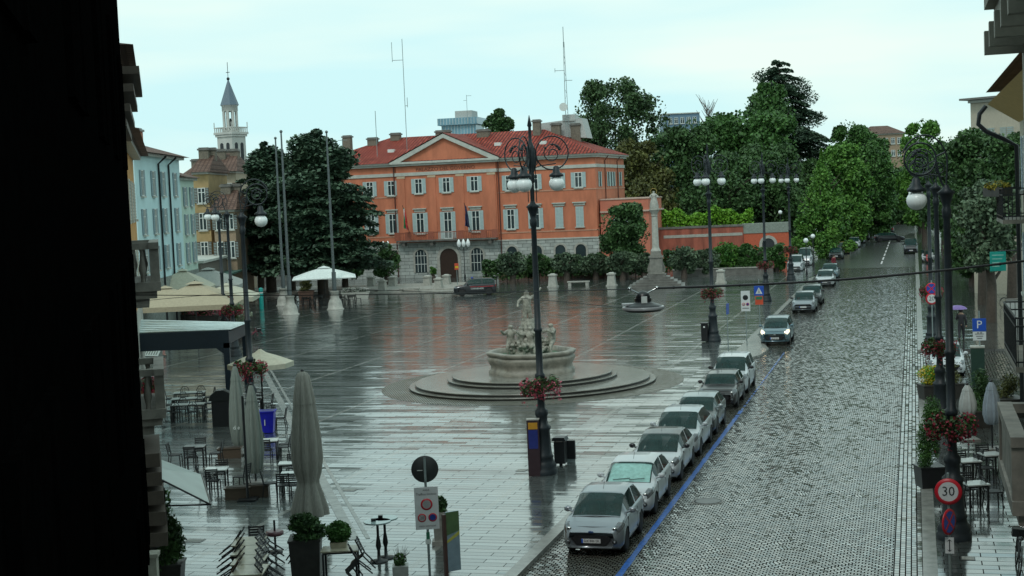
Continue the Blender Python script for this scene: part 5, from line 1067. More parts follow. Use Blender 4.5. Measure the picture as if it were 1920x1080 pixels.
# ---------------------------------------------------------------- people
skin = mat('skin', (.45, .28, .2), .6); dark_cloth = mat('dark_cloth', (.02, .02, .025), .8, var=.2); jeans = mat('jeans', (.03, .035, .05), .8); hair_m = mat('hair', (.03, .02, .015), .7)
def person(lb, loc, rz, top_m, leg_m, walk=.12, hold=None, group=None, s=1.03):
    t_ = thing('person', lb, 'person', loc, rz, group)
    aL = [(-.26, .05, 1.16), (-.27, -.06, .93), (-.27, -.09, .85)]; aR = [(.26, .05, 1.16), (.27, -.04, .93), (.27, -.08, .85)]
    if hold == 'umbrella': aR = [(.25, -.05, 1.2), (.16, -.28, 1.28), (.13, -.30, 1.34)]
    J, E_, Rr = hum(aL, aR, [(-.11, -walk*.6, .5), (-.12, -walk, .09), (-.12, -walk-.15, .04)], [(.11, walk*.3, .5), (.12, walk*1.3, .11), (.12, walk*1.2-.13, .04)])
    b_ = body('body', J, E_, Rr, skin, t_, 2, s=s)
    def over(nm, m, zlo, zhi, k):     # clothing follows the body surface, slightly larger
        me = b_.data.copy(); o = bpy.data.objects.new(nm, me); C.objects.link(o); o.parent = t_
        import bmesh as bm_; B = bm_.new(); B.from_mesh(me); B.normal_update()
        for v in B.verts: v.co += v.normal*k
        dl = [v for v in B.verts if not (zlo*s < v.co.z < zhi*s)]; bm_.ops.delete(B, geom=dl, context='VERTS'); B.to_mesh(me); B.free(); me.materials.clear(); me.materials.append(m); return o
    over('jacket', top_m, .88, 1.53, .022); over('trousers', leg_m, .1, .95, .014); over('shoes', trimblk, -.1, .1, .012)
    q = MB(); q.lathe([(.112, 1.62*s), (.122, 1.70*s), (.11, 1.78*s), (.06, 1.83*s), (.001, 1.845*s)], 12, 0, .015); q.build('hair', hair_m, t_)
    for sx_ in (-1, 1):   # hands with five fingers
        hp_ = (aL if sx_ < 0 else aR)[2]; q = MB(); q.ball(hp_[0]*s, hp_[1]*s, hp_[2]*s-.04, .04, .03, .05, 8)
        for k in range(4): q.tube([(hp_[0]*s-.028+.018*k, hp_[1]*s, hp_[2]*s-.07), (hp_[0]*s-.03+.02*k, hp_[1]*s-.02, hp_[2]*s-.11-.012*(k in (1, 2))), (hp_[0]*s-.03+.02*k, hp_[1]*s-.045, hp_[2]*s-.12)], [.009, .008, .006], 5)
        q.tube([(hp_[0]*s+sx_*-.03, hp_[1]*s, hp_[2]*s-.04), (hp_[0]*s+sx_*-.055, hp_[1]*s-.03, hp_[2]*s-.07)], [.01, .007], 5); q.build('hand', skin, t_)
    q = MB(); 
    for sx_ in (-1, 1): q.ball(sx_*.035*s, -.105*s, 1.69*s, .013, .01, .01, 6)
    q.build('eye', trimblk, t_); q = MB(); q.ball(0, -.125*s, 1.655*s, .014, .02, .022, 6); q.build('nose', skin, t_); q = MB(); q.box(-.025, .025, -.108*s, -.1*s, 1.60*s, 1.61*s); q.build('mouth', mat('lips', (.3, .1, .09), .5), t_)
    return t_
def umbrella(loc, m, lb, r=.55, h=1.2, tilt=0.):
    t_ = thing('umbrella', lb, 'umbrella', loc, 0); t_.rotation_euler.x = tilt; q = MB(); n = 8; q.lathe([(r, h-.22), (r*.75, h-.1), (r*.4, h-.02), (.001, h)], n, fn=None, sm=False); q.build('canopy', m, t_)
    q = MB(); q.tube([(0, 0, 0), (0, 0, h+.06)], .01, 5)
    for k in range(n): a = 2*math.pi*k/n; q.tube([(0, 0, h-.01), (r*.75*math.cos(a), r*.75*math.sin(a), h-.11), (r*math.cos(a), r*math.sin(a), h-.225)], .005, 4)
    q.build('shaft', chrome, t_); return t_
px_, py_, _ = g(1803, 638); person('person in dark clothes walking away under a purple umbrella on the right pavement', (px_, py_, 0), math.pi+RZ, dark_cloth, dark_cloth, .14, 'umbrella')
umbrella((px_-.11, py_+.28, 1.33), mat('purple_fabric', (.16, .10, .30), .5, var=.1), 'purple umbrella held by the person on the right pavement', .58, .72)
px_, py_, _ = g(1564, 508); person('distant person in a dark red jacket crossing the far road', (px_, py_, -.1), .6, mat('red_jacket', (.16, .02, .03), .8), jeans, .15)
px_, py_, _ = g(308, 668) ; person('person in grey walking by the menu board behind the navy canopy', (px_, py_, 0), 1.2, mat('grey_jacket', (.12, .12, .13), .8), mat('pink_trousers', (.32, .18, .16), .8), .12)
# ---------------------------------------------------------------- suspended lamp and its cables
a = Vector(pd(1180, 542, 25)); b = Vector(pd(1232, 540, 25)); c0 = Vector(pd(1206, 574, 25))
sl_ = thing('suspended_lamp', 'black disc-shaped road lamp hanging from the overhead cable above the square', 'road lamp', c0, .05)
q = MB(); q.lathe([(.30, -.09), (.355, -.05), (.36, -.02), (.27, .03), (.15, .07), (.13, .14)], 24); q.build('shade', black_m, sl_)
q = MB(); q.lathe([(.365, -.055), (.375, -.03), (.365, -.005)], 24); q.box(-.37, -.12, -.06, .06, .03, .06); q.build('rim', mat('pale_metal', (.45, .46, .48), .3, .3), sl_)
q = MB(); q.ball(0, 0, .15, .13, .13, .12, 12); q.lathe([(.15, .04), (.15, .14)], 14); q.build('housing', black_m, sl_); MB().box(-.05, .05, -.16, -.14, .06, .18).build('label_plate', white_p, sl_)
q = MB(); la, lb_ = a-c0, b-c0; q.tube([la, (-.03, 0, .2), (.03, 0, .2), lb_], .014, 6); q.ball(*la, .035, n=8); q.ball(*lb_, .035, n=8); q.build('hanger', chrome, sl_)
e_ = Vector(pd(1965, 484, 25.5)); q = MB(); n = 24; pts = [b.lerp(e_, k/n)-Vector((0, 0, .10*math.sin(math.pi*k/n))) for k in range(n+1)]
q.tube(pts, .022, 7)
for k in range(1, n, 2): q.ball(*pts[k], .032, .032, .03, 6)
tag(q.build('overhead_cable', mat('cable_black', (.02, .022, .024), .5)), 'thick black overhead cable from the suspended lamp to the right edge', 'cable')
e2 = Vector(pd(228, 553, 31)); q = MB(); q.tube([a.lerp(e2, k/n)-Vector((0, 0, .05*math.sin(math.pi*k/n))) for k in range(n+1)], .008, 4)
tag(q.build('thin_wire', black_m), 'thin wire from the suspended lamp across the square to the left houses', 'wire')
e3 = Vector(pd(228, 568, 31)); c1 = Vector(pd(1170, 577, 25)); q = MB(); q.tube([c1.lerp(e3, k/n)+Vector((0, 0, .3*math.sin(math.pi*k/n))) for k in range(n+1)], .005, 4)
tag(q.build('thin_wire', black_m), 'second, lower thin wire running left from the suspended lamp', 'wire')
# ---------------------------------------------------------------- signs
sign_w = mat('sign_white', (.55, .57, .58), .35, var=.06); sign_r = mat('sign_red', (.50, .015, .03), .35, var=.06); sign_b = mat('sign_blue', (.015, .07, .38), .35, var=.06); sign_g = mat('sign_grey_back', (.03, .035, .035), .45); galv = mat('galvanised', (.25, .3, .3), .4, .5)
def disc(par, z, r, kind, y=-.05, num='', name='sign_disc', rot=0.):
    q = MB(); M_ = Matrix.Translation((0, y, z)) @ Matrix.Rotation(rot, 4, 'Z') @ Matrix.Rotation(math.pi/2, 4, 'X'); q.T = M_
    q.lathe([(r, -.012), (r, .012), (r*.74 if kind != 'nostop' else r*.82, .0125)], 32, mi=0); q.lathe([(r*.74 if kind != 'nostop' else r*.82, .0135), (.001, .0136)], 32, mi=1)
    if kind == 'nostop':
        for s in (-1, 1): 
            q.T = M_ @ Matrix.Rotation(s*math.pi/4, 4, 'Z'); q.box(-r*.82, r*.82, -r*.09, r*.09, .0137, .016+.001*s)
    o = q.build(name, [sign_r, sign_b if kind == 'nostop' else sign_w], par)
    if num: text(num, r*1.02, black_m, o, (0, y-.017, z), (math.pi/2, 0, rot), 'lettering', .001, .95)
    return o
def post(par, h, r=.03, x=0): MB().cyl((x, 0, -.02), (x, 0, h), r, 8).build('post', galv, par)
x, y, _ = g(1776, 1100); s30 = thing('speed_sign', 'round 30 speed limit sign with a no-stopping disc and arrow plate below, right foreground', 'road sign', pd(1778, 921, 33.3)[:2]+(0,), -.28)
post(s30, 2.7); disc(s30, pd(1778, 921, 33.3)[2], .31, 'num', num='30'); disc(s30, pd(1774, 978, 33.3)[2], .31, 'nostop', rot=1.05)
zc = pd(1775, 1022, 33.3)[2]; ap = MB().box(-.1, .1, -.055, -.04, zc-.19, zc+.19).build('arrow_plate', sign_w, s30)
q = MB(); q.box(-.012, .012, -.06, -.056, zc-.12, zc+.12)
for s in (-1, 1): q.prism([(-.06, zc+s*.09), (0, zc+s*.15), (.06, zc+s*.09), (0, zc+s*.12)][::s], 'y', -.061, -.056)
q.build('arrow', black_m, ap)
p_ = pd(1747, 560, 80); s20 = thing('speed_sign', 'round 20 speed limit sign under a no-stopping disc, by the third right lamp post', 'road sign', (p_[0], 80, 0), -.28); post(s20, 3.9); disc(s20, p_[2], .33, 'num', num='20'); disc(s20, pd(1747, 541, 80)[2], .33, 'nostop')
p_ = pd(1836, 609, 66); sp_ = thing('parking_sign', 'blue parking sign with a white plate beneath, on the right pavement', 'road sign', (p_[0], 66, 0), -.28); post(sp_, 3.4)
o = MB().box(-.3, .3, -.05, -.03, p_[2]-.3, p_[2]+.3).build('panel', sign_b, sp_); text('P', .52, sign_w, o, (0, -.053, p_[2]), (math.pi/2, 0, 0), 'lettering', .002)
zc = pd(1836, 630, 66)[2]; o = MB().box(-.29, .29, -.05, -.03, zc-.2, zc+.2).build('plate', sign_w, sp_); q = MB()
for k in range(3): q.box(-.2+.05*k, .2-.04*k, -.053, -.0505, zc+.08-.1*k, zc+.11-.1*k)
q.box(-.1, -.02, -.053, -.0505, zc+.13, zc+.17); q.box(.03, .12, -.053, -.0505, zc+.13, zc+.17); q.build('lettering', black_m, o)
# zone sign, near left
p_ = pd(800, 952, 36); zs = thing('zone_sign', 'restricted traffic zone sign with a dark round sign back above, near foreground', 'road sign', (p_[0], 36, 0), .10); post(zs, 3.1, .033)
zc = pd(797, 880, 36)[2]; q = MB(); q.T = Matrix.Translation((0, .03, zc)) @ Matrix.Rotation(math.pi/2, 4, 'X'); q.lathe([(.001, -.01), (.33, -.01), (.345, 0), (.33, .012), (.001, .013)], 32); o = q.build('round_sign_back', sign_g, zs); MB().box(-.03, .03, -.06, .0, zc-.3, zc+.25).build('bracket', galv, o)
MB().box(-.2, -.06, -.0, .012, zc-.03, zc-.015).build('sticker', white_p, o)
zc = p_[2]; o = MB().box(-.3, .3, -.06, -.04, zc-.54, zc+.54).build('panel', sign_w, zs)
text('AREA', .07, black_m, o, (0, -.062, zc+.46), (math.pi/2, 0, 0), 'lettering', .001); text('Traffico limitato', .088, black_m, o, (0, -.062, zc+.36), (math.pi/2, 0, 0), 'lettering', .001, .9)
def ring(par, x, z, r, m, m2, num=''):
    q = MB(); q.T = Matrix.Translation((x, -.062, z)) @ Matrix.Rotation(math.pi/2, 4, 'X'); q.lathe([(r, .0), (r, .003), (r*.72, .003)], 24, mi=0); q.lathe([(r*.72, .004), (.001, .004)], 24, mi=1); o_ = q.build('symbol', [m, m2], par)
    if num: text(num, r*.95, black_m, o_, (x, -.068, z), (math.pi/2, 0, 0), 'lettering', .001)
    return o_
ring(o, 0, zc+.1, .15, sign_r, sign_w); ring(o, -.13, zc-.24, .11, sign_r, sign_w, '20')
rb = ring(o, .14, zc-.24, .11, sign_r, sign_b); text('mezzi autorizzati', .07, black_m, o, (0, -.062, zc-.45), (math.pi/2, 0, 0), 'lettering', .001, .9)
MB().box(-.07, .07, -.05, .05, zc-.92, zc-.80).build('clamp', white_p, zs); MB().box(-.045, .045, -.045, -.034, zc-.80, zc-.62).build('sticker', mat('green_sticker', (.02, .15, .08), .4), zs)
# mid distance signs
p_ = pd(1398, 564, 86); s_ = thing('zone_sign', 'tall white zone sign with a dark ring, beside the blue pedestrian sign', 'road sign', (p_[0], 86, 0), -.28); post(s_, 3.3)
zc = p_[2]; o = MB().box(-.27, .27, -.05, -.03, zc-.62, zc+.6).build('panel', sign_w, s_); q = MB(); q.T = Matrix.Translation((0, -.052, zc+.2)) @ Matrix.Rotation(math.pi/2, 4, 'X'); q.lathe([(.16, 0), (.16, .003), (.11, .003)], 20); q.build('symbol', black_m, o)
ring(o, -.12, zc-.2, .09, sign_r, sign_w); ring(o, .12, zc-.2, .09, sign_r, sign_b); MB().box(-.2, .2, -.054, -.0505, zc-.46, zc-.42).build('lettering', black_m, o)
p_ = pd(1423, 545, 92); s_ = thing('crossing_sign', 'square blue pedestrian crossing sign with a red and green plate below', 'road sign', (p_[0], 92, 0), -.28); post(s_, 3.6)
zc = p_[2]; o = MB().box(-.31, .31, -.05, -.03, zc-.31, zc+.31).build('panel', sign_b, s_); MB().prism([(-.22, zc-.2), (.22, zc-.2), (0, zc+.22)], 'y', -.055, -.0505).build('triangle', sign_w, o)
q = MB(); q.tube([(0, -.058, zc+.1), (.01, -.058, zc-.02), (-.06, -.058, zc-.16)], .014, 5); q.tube([(.01, -.058, zc-.02), (.07, -.058, zc-.16)], .014, 5); q.build('walking_symbol', black_m, o)
zc = pd(1423, 563, 92)[2]; o = MB().box(-.25, .25, -.05, -.03, zc-.28, zc+.28).build('plate', mat('orange_red', (.5, .07, .03), .4), s_); MB().box(-.2, .2, -.055, -.0505, zc+.05, zc+.24).build('green_symbol', mat('green_sticker', (.02, .15, .08)), o)
x, y, _ = g(1366, 668); s_ = thing('edge_sign', 'thin pole with a blue sign seen edge-on left of the white zone sign', 'road sign', (x, y, 0), 1.2); post(s_, 3.1); MB().box(-.3, .3, -.05, -.03, 2.4, 3.0).build('panel', sign_b, s_)
x, y, _ = g(725, 520); s_ = thing('red_yellow_sign', 'small red and yellow sign on a pole before the palace door', 'road sign', pd(856, 497, 155)[:2]+(0,), 0); post(s_, 2.6, .04); MB().box(-.22, .22, -.06, -.03, 1.9, 2.6).build('panel', mat('orange_red', (.5, .07, .03)), s_); MB().box(-.17, .17, -.065, -.061, 2.1, 2.3).build('band', yelf, s_)
# info pillar, bins
x, y, _ = g(1006, 890); ip_ = thing('information_pillar', 'slim dark information pillar with a yellow top and blue panel, left of the central lamp', 'information pillar', (x-.05, y-.15, 0), RZ+.15)
q = MB(); q.box(-.21, .21, -.12, .12, 0, 1.93); q.build('case', mat('dark_purple_brown', (.035, .02, .025), .35), ip_); MB().box(-.16, .16, -.125, -.121, 1.62, 1.85).build('yellow_panel', mat('amber', (.45, .22, .02), .4), ip_); MB().box(-.16, .16, -.125, -.121, .95, 1.6).build('blue_panel', mat('deep_blue_panel', (.02, .03, .16), .3), ip_); MB().box(-.22, .22, -.13, .13, 1.93, 1.97).build('cap', stone_lt, ip_)
x, y, _ = g(1052, 872); tb = thing('litter_bin', 'black litter bin with a pitched lid right of the central lamp', 'bin', (x, y, 0), RZ)
q = MB(); q.box(-.19, .19, -.2, .2, .08, .85); q.box(-.05, .05, -.05, .05, 0, .08); q.build('container', black_m, tb); q = MB(); q.prism([(-.26, .9), (.26, .9), (.2, 1.02), (-.2, 1.02)], 'y', -.25, .25); q.box(-.17, -.13, -.18, -.14, .85, .9); q.box(.13, .17, -.18, -.14, .85, .9); q.build('lid', black_m, tb)
x, y, _ = g(1071, 866); tb = thing('notice_box', 'flat black box on the ground leaning beside the litter bin', 'box', (x, y, 0), RZ); MB().box(-.17, .17, -.06, .06, .12, .78).build('case', black_m, tb); q = MB(); q.cyl((-.2, 0, .1), (-.2, 0, .7), .04, 8); q.box(-.15, .15, -.04, .04, 0, .12); q.build('stand', galv, tb)
x, y, _ = g(1322, 641); tb = thing('litter_bin', 'slim black litter bin left of the second three-globe lamp', 'bin', (x, y, 0), RZ); q = MB(); q.box(-.2, .2, -.2, .2, .05, 1.15); q.build('container', black_m, tb); MB().box(-.23, .23, -.23, .23, 1.15, 1.2).build('lid', black_m, tb); MB().box(-.05, .05, -.21, -.201, .9, 1.0).build('sticker', white_p, tb)
x, y, _ = g(491, 580); tp = thing('teal_totem', 'bright teal cylindrical totem near the flagpoles', 'totem', (x, y, 0), 0); q = MB(); q.lathe([(.2, 0), (.2, 1.9), (.16, 2.0), (.001, 2.05)], 14); q.build('column', mat('teal_paint', (.01, .30, .27), .35), tp); MB().lathe([(.205, 1.5), (.205, 1.62)], 14).build('band', white_p, tp)
# info board with coloured top and stone planter behind the zone sign
p_ = pd(847, 1020, 36.3); ib = thing('notice_board', 'tall narrow notice board with a green and yellow top, right of the zone sign', 'notice board', (p_[0], 36.3, 0), .5)
zt = pd(843, 963, 36.3)[2]; q = MB(); q.box(-.23, -.15, -.05, .05, 0, zt); q.build('post', mat('brown_post', (.07, .035, .03), .5), ib); MB().box(-.149, .22, -.03, .03, .1, zt+.05).build('panel', mat('grey_blue_board', (.20, .27, .32), .4), ib)
q = MB(); q.prism([(-.149, zt-.55), (.22, zt-.45), (.22, zt+.05), (-.149, zt+.05)], 'y', -.034, -.0305); q.build('green_field', mat('moss_green', (.08, .14, .06), .5), ib); q = MB(); q.prism([(-.149, zt-.68), (.22, zt-.46), (.22, zt-.56), (-.149, zt-.75)], 'y', -.034, -.0305); q.build('yellow_stripe', mat('mustard', (.42, .4, .08), .5), ib)
x, y, _ = g(827, 1020); pp = thing('stone_planter', 'stone pedestal planter with a small bush behind the zone sign', 'planter', (x, y, 0), 0); q = MB(); q.taper(0, 0, .24, .2, 0, .12, 1.); q.taper(0, 0, .17, .15, .12, .75, 1.1); q.taper(0, 0, .22, .2, .75, .92, 1.); q.build('pedestal', stone, pp)
leaves(blob(np.random.RandomState(2), (0, 0, 1.1), (.22, .2, .26), 500), .05, L_dark, 'foliage', pp); 
x, y, _ = g(752, 1090); pp = thing('cube_planter', 'pale cube planter with a twiggy plant at the bottom edge', 'planter', (x, y, 0), .05); q = MB(); q.taper(0, 0, .19, .19, 0, .42, 1.05); q.build('pot', mat('pale_planter', (.35, .36, .34), .6), pp); R = random.Random(5); q = MB()
for k in range(22): a = R.uniform(0, 6.28); r = R.uniform(.05, .28); q.tube([(0, 0, .4), (r*.5*math.cos(a), r*.5*math.sin(a), .62), (r*math.cos(a), r*math.sin(a), .7+R.uniform(0, .22))], [.01, .007, .003], 4)
q.build('twigs', bark, pp); leaves(blob(np.random.RandomState(2), (0, 0, .55), (.17, .17, .18), 260), .035, L_dark, 'foliage', pp)

# ---------------------------------------------------------------- cafe furniture
ch_m = mat('chair_metal', (.012, .013, .015), .45, .1); top_m = mat('pale_table_top', (.42, .45, .44), .18, var=.12, scale=3); wood_m = mat('table_wood', (.40, .36, .27), .3, var=.25, scale=3)
def make_chair(lb, slats=True, m=ch_m, arch_=False):
    t_ = thing('chair', lb, 'chair'); q = MB(); q.box(-.21, .21, -.2, .22, .44, .46)
    for k in range(5): q.box(-.2+.085*k, -.14+.085*k, -.2, .22, .46, .472)
    q.build('seat', m, t_); q = MB()
    if arch_:
        q.tube([(-.2, -.2, .46), (-.21, -.24, .75), (-.1, -.27, .93), (.1, -.27, .93), (.21, -.24, .75), (.2, -.2, .46)], .02, 5)
        q.tube([(.12*math.cos(t), -.245, .72+.12*math.sin(t)) for t in [2*math.pi*k/14 for k in range(15)]], .01, 4); q.tube([(0, -.24, .46), (0, -.265, .92)], .009, 4)
    else:
        for s in (-1, 1): q.tube([(s*.2, -.2, .46), (s*.2, -.25, .7), (s*.2, -.29, .9)], .021, 5)
        for k in range(5): z = .56+.07*k; q.box(-.19, .19, -.215-.05*(z-.46)/.3-.008, -.215-.05*(z-.46)/.3+.008, z, z+.045)
    q.build('backrest', m, t_)
    for sx_ in (-1, 1):
        for y0_, y1_ in ((-.19, -.25), (.2, .22)): q = MB(); q.tube([(sx_*.19, y0_, .45), (sx_*.2, y1_, 0)], .02, 5); q.build('leg', m, t_)
    for yy in (.21, -.22): MB().tube([(-.195, yy, .2), (.195, yy, .2)], .009, 4).build('stretcher', m, t_)
    return t_
def make_table(lb, w_=.75, d=.75, h=.75, m=None, col_=False):
    t_ = thing('table', lb, 'table'); MB().box(-w_/2, w_/2, -d/2, d/2, h-.035, h).build('tabletop', m or top_m, t_)
    q = MB(); q.box(-w_/2+.04, w_/2-.04, -d/2+.04, d/2-.04, h-.09, h-.036); q.build('apron', ch_m, t_)
    for sx_ in (-1, 1):
        for sy in (-1, 1): q = MB(); q.box(*sorted((sx_*(w_/2-.03), sx_*(w_/2-.08))), *sorted((sy*(d/2-.03), sy*(d/2-.08))), 0, h-.09); q.build('leg', ch_m, t_)
    return t_
protoC = make_chair('slatted dark metal chair at the left of the dark table, mid left terrace'); protoA = make_chair('ornate chair front left at the white tables by the facade', arch_=True)
used = {'C': 0, 'A': 0}
CR = math.radians(13)   # terraces run along the left facades
def chair_at(x, y, rz, lb, grp='dark chairs on the cafe terrace', kind='C', tilt=0., z=0.):
    pr = protoC if kind == 'C' else protoA
    if used[kind] == 0: c = pr; used[kind] = 1
    else: c = copy_tree(pr)
    c['label'] = lb; c['group'] = grp; c.rotation_mode = 'XYZ'; M_ = Matrix.Translation((x, y, z)) @ Matrix.Rotation(rz, 4, 'Z') @ Matrix.Translation((0, .21, 0)) @ Matrix.Rotation(-tilt, 4, 'X') @ Matrix.Translation((0, -.21, 0))
    c.location = M_.to_translation(); c.rotation_euler = M_.to_euler('XYZ'); return c
def table_at(px, py, lb, rz=CR*0+.05, grp='tables on the cafe terrace', xy=None, **k):
    x, y = xy or g(px, py, k.get('h', .75))[:2]; t_ = make_table(lb, **k); t_.location = (x, y, 0); t_.rotation_euler = (0, 0, rz); t_['group'] = grp; return x, y
x, y = table_at(406, 878, 'white table just left of the black umbrella mast', d=.7)
chair_at(x, y-.62, 0, 'chair on the near side of the white table left of the black mast'); chair_at(x, y+.62, math.pi, 'chair behind the white table left of the black mast')
chair_at(x+.85, y-.1, 1.2, 'chair turned sideways right of the white table, close to the black mast')
chair_at(x-.5, y+.35, -1.4, 'chair tucked in left of the white table beside the black mast')
x, y = table_at(365, 836, 'dark square table with chairs round it, mid left terrace', m=mat('dark_table_top', (.04, .045, .045), .25), w_=.8)
chair_at(x-.75, y, -1.57, 'chair left of the dark square table'); chair_at(x+.78, y, 1.57, 'chair right of the dark square table'); chair_at(x, y+.75, math.pi, 'chair behind the dark square table'); chair_at(x, y-.7, 0, 'chair on the near side of the dark square table')
x, y = table_at(503, 824, 'white table below the blue tub', d=.7)
chair_at(x, y-.6, 0, 'chair on the near side of the table below the blue tub'); chair_at(x+.6, y-.05, 1.5, 'chair right of the table below the blue tub'); chair_at(x+.55, y+.6, 1.9, 'chair behind right of the table below the blue tub')
x, y = table_at(543, 867, 'white table behind, of the pair left of the big closed umbrella', d=.6)
chair_at(x, y+.6, math.pi, 'chair behind the pair of white tables left of the big closed umbrella')
x, y = table_at(548, 886, 'nearer white table of the pair left of the big closed umbrella', d=.6)
chair_at(x-.2, y-.55, 0, 'left near chair at the pair of white tables left of the big closed umbrella'); chair_at(x+.2, y-.6, 0, 'right near chair at the pair of white tables left of the big closed umbrella'); chair_at(x-.75, y-.1, -1.4, 'chair facing the pair of white tables from the left')
x, y = table_at(497, 772, 'dark table under the open cream umbrella', m=mat('dark_table_top', (.04, .045, .045)), d=.7)
chair_at(x-.65, y, -1.57, 'chair left of the dark table under the open cream umbrella'); chair_at(x+.65, y, 1.57, 'chair right of the dark table under the open cream umbrella'); chair_at(x, y-.62, 0, 'near chair of the dark table under the open cream umbrella'); chair_at(x+.1, y+.62, math.pi, 'far chair of the dark table under the open cream umbrella')
x, y = table_at(479, 745, 'small dark table behind the blue tub', m=mat('dark_table_top', (.04, .045, .045)), d=.6, w_=.6)
chair_at(x-.55, y, -1.57, 'chair left of the small dark table behind the blue tub'); chair_at(x, y+.55, math.pi, 'chair behind the small dark table behind the blue tub'); chair_at(x+.55, y, 1.57, 'chair right of the small dark table behind the blue tub')
# ornate group
for k, (px, py, lb) in enumerate([(352, 757, 'nearest white table of the ornate group by the facade'), (352, 746, 'middle white table of the ornate group by the facade'), (355, 735, 'farthest white table of the ornate group by the facade')]):
    x, y = table_at(px, py, lb, w_=1.5, d=.6, m=mat('white_marble', (.50, .53, .52), .2))
    for s, w2 in ((-1, 'left'), (1, 'right')):
        chair_at(x+s*.4, y+.55, math.pi, w2+' ornate chair behind the '+lb.split(' of')[0], 'ornate chairs by the facade', 'A')
        if k == 0: chair_at(x+s*.4, y-.55, 0, w2+' ornate chair on the near side of the '+lb.split(' of')[0], 'ornate chairs by the facade', 'A')
    chair_at(x-.98, y, -1.57, 'ornate chair at the left end of the '+lb.split(' of')[0], 'ornate chairs by the facade', 'A'); chair_at(x+.98, y, 1.57, 'ornate chair at the right end of the '+lb.split(' of')[0], 'ornate chairs by the facade', 'A')
# long wooden tables with tipped chairs
ordn = ['first', 'second', 'third', 'fourth', 'fifth', 'sixth']
x0, y0 = g(467, 1014, .75)[:2]; x1, y1 = g(468, 1068, .75)[:2]
for k in range(4): f = k/3; table_at(0, 0, ordn[k]+' wooden table from the far end of the row with tipped chairs', 0., 'wooden tables at the bottom left', xy=(x0+(x1-x0)*f, y0+(y1-y0)*f), w_=.8, d=(y0-y1)/3*.97, m=wood_m)
for k in range(6):
    f = (k-.2)/5.; yy = y0+.35+(y1-y0-.5)*f; xx = x0+(x1-x0)*f
    chair_at(xx-.74, yy, -math.pi/2+.12*rnd.uniform(-1, 1), ordn[k]+' chair from the far end, tipped against the left side of the wooden tables', 'chairs tipped against the wooden tables', tilt=.80+.1*rnd.random())
    chair_at(xx+.74, yy-.15, math.pi/2+.12*rnd.uniform(-1, 1), ordn[k]+' chair from the far end, tipped against the right side of the wooden tables', 'chairs tipped against the wooden tables', tilt=.80+.1*rnd.random())
chair_at(x0, y0+.85, math.pi, 'dark chair standing behind the far end of the wooden tables')
x, y = table_at(638, 1028, 'wooden table with a plant box on it, right of the big planter', .0, 'wooden tables at the bottom left', w_=.95, d=.6, m=wood_m)
chair_at(x+.75, y-.1, math.pi/2, 'dark chair tipped against the right of the wooden table beside the big planter', tilt=.62); chair_at(x+.72, y-.75, math.pi/2+.2, 'second dark chair tipped outward beside the big planter', tilt=.7)
chair_at(x-1.35, y+.9, -math.pi/2+.3, 'dark chair tipped towards the big planter from the left', tilt=.55)
R = np.random.RandomState(8)
def planter_plant(px, py, w_, h, pr, lm, lb, box_m=planter_dk, n=1600, size=.07, bl=None, d=None, hb=.5, xy=None):
    x, y = xy or g(px, py)[:2]; d = d or w_; t_ = thing('planter', lb, 'planter', (x, y, 0), .05); q = MB(); q.taper(0, 0, w_*.42, d*.42, 0, hb, 1.12); q.box(-w_*.5, w_*.5, -d*.5, d*.5, hb, hb+.05); q.build('box', box_m, t_)
    nb = 9; P = np.concatenate([blob(R, (R.uniform(-.45, .45)*w_*pr, R.uniform(-.45, .45)*d*pr, hb+h*(.05+.9*(k_+.5)/nb)), (w_*pr*R.uniform(.5, .75), d*pr*R.uniform(.5, .75), h*R.uniform(.16, .3)), n//nb, .15) for k_ in range(nb)]); leaves(P, size, lm, 'foliage', t_, int(px), .0, .35)
    if bl: leaves(blob(R, (0, 0, hb+h*.55), (w_*pr*1.05, d*pr*1.05, h*.55), n//2, .7), size*.6, bl, 'blossom', t_, 3)
    return t_
planter_plant(576, 1078, .85, .6, .62, L_dark, 'large black planter with grassy green plant under the big closed umbrella', n=6500, size=.06, hb=.95)
t_ = thing('table_plant', 'green plant standing on the wooden table right of the big planter', 'plant', (x-.05, y+.18, .75)); MB().taper(0, 0, .2, .15, 0, .14, 1.1).build('pot', wood_m, t_); leaves(blob(R, (0, 0, .38), (.33, .25, .3), 2600, .2), .04, L_mid, 'foliage', t_, 4)
for px, py, lb, w_, h, m in [(432, 858, 'brown wooden planter box below the two closed umbrellas', .9, .1, L_dark), (447, 935, 'low brown box planter left of the black mast foot', .8, .08, L_dark), (487, 930, 'low dark box right of the black mast foot', .65, .08, L_dark)]:
    x, y, _ = g(px, py); t_ = thing('planter', lb, 'planter', (x, y, 0), .03); q = MB(); q.box(-w_/2, w_/2, -.22, .22, 0, .36); q.box(-w_/2-.03, w_/2+.03, -.25, .25, .36, .4); q.build('box', mat('wet_brown_wood', (.075, .055, .04), .3, var=.3, stretch=(1, 1, 12)), t_); MB().box(-w_/2+.04, w_/2-.04, -.18, .18, .40, .42).build('soil', mat('soil', (.03, .025, .02), .7), t_)
x, y, _ = g(465, 938); t_ = thing('umbrella_mast', 'bare black mast standing on the left terrace', 'mast', (x, y, 0)); z = pd(461, 742, y)[2]; MB().cyl((0, 0, .05), (0, 0, z), .045, 8).build('pole', black_m, t_); MB().box(-.3, .3, -.3, .3, 0, .06).build('foot', black_m, t_)
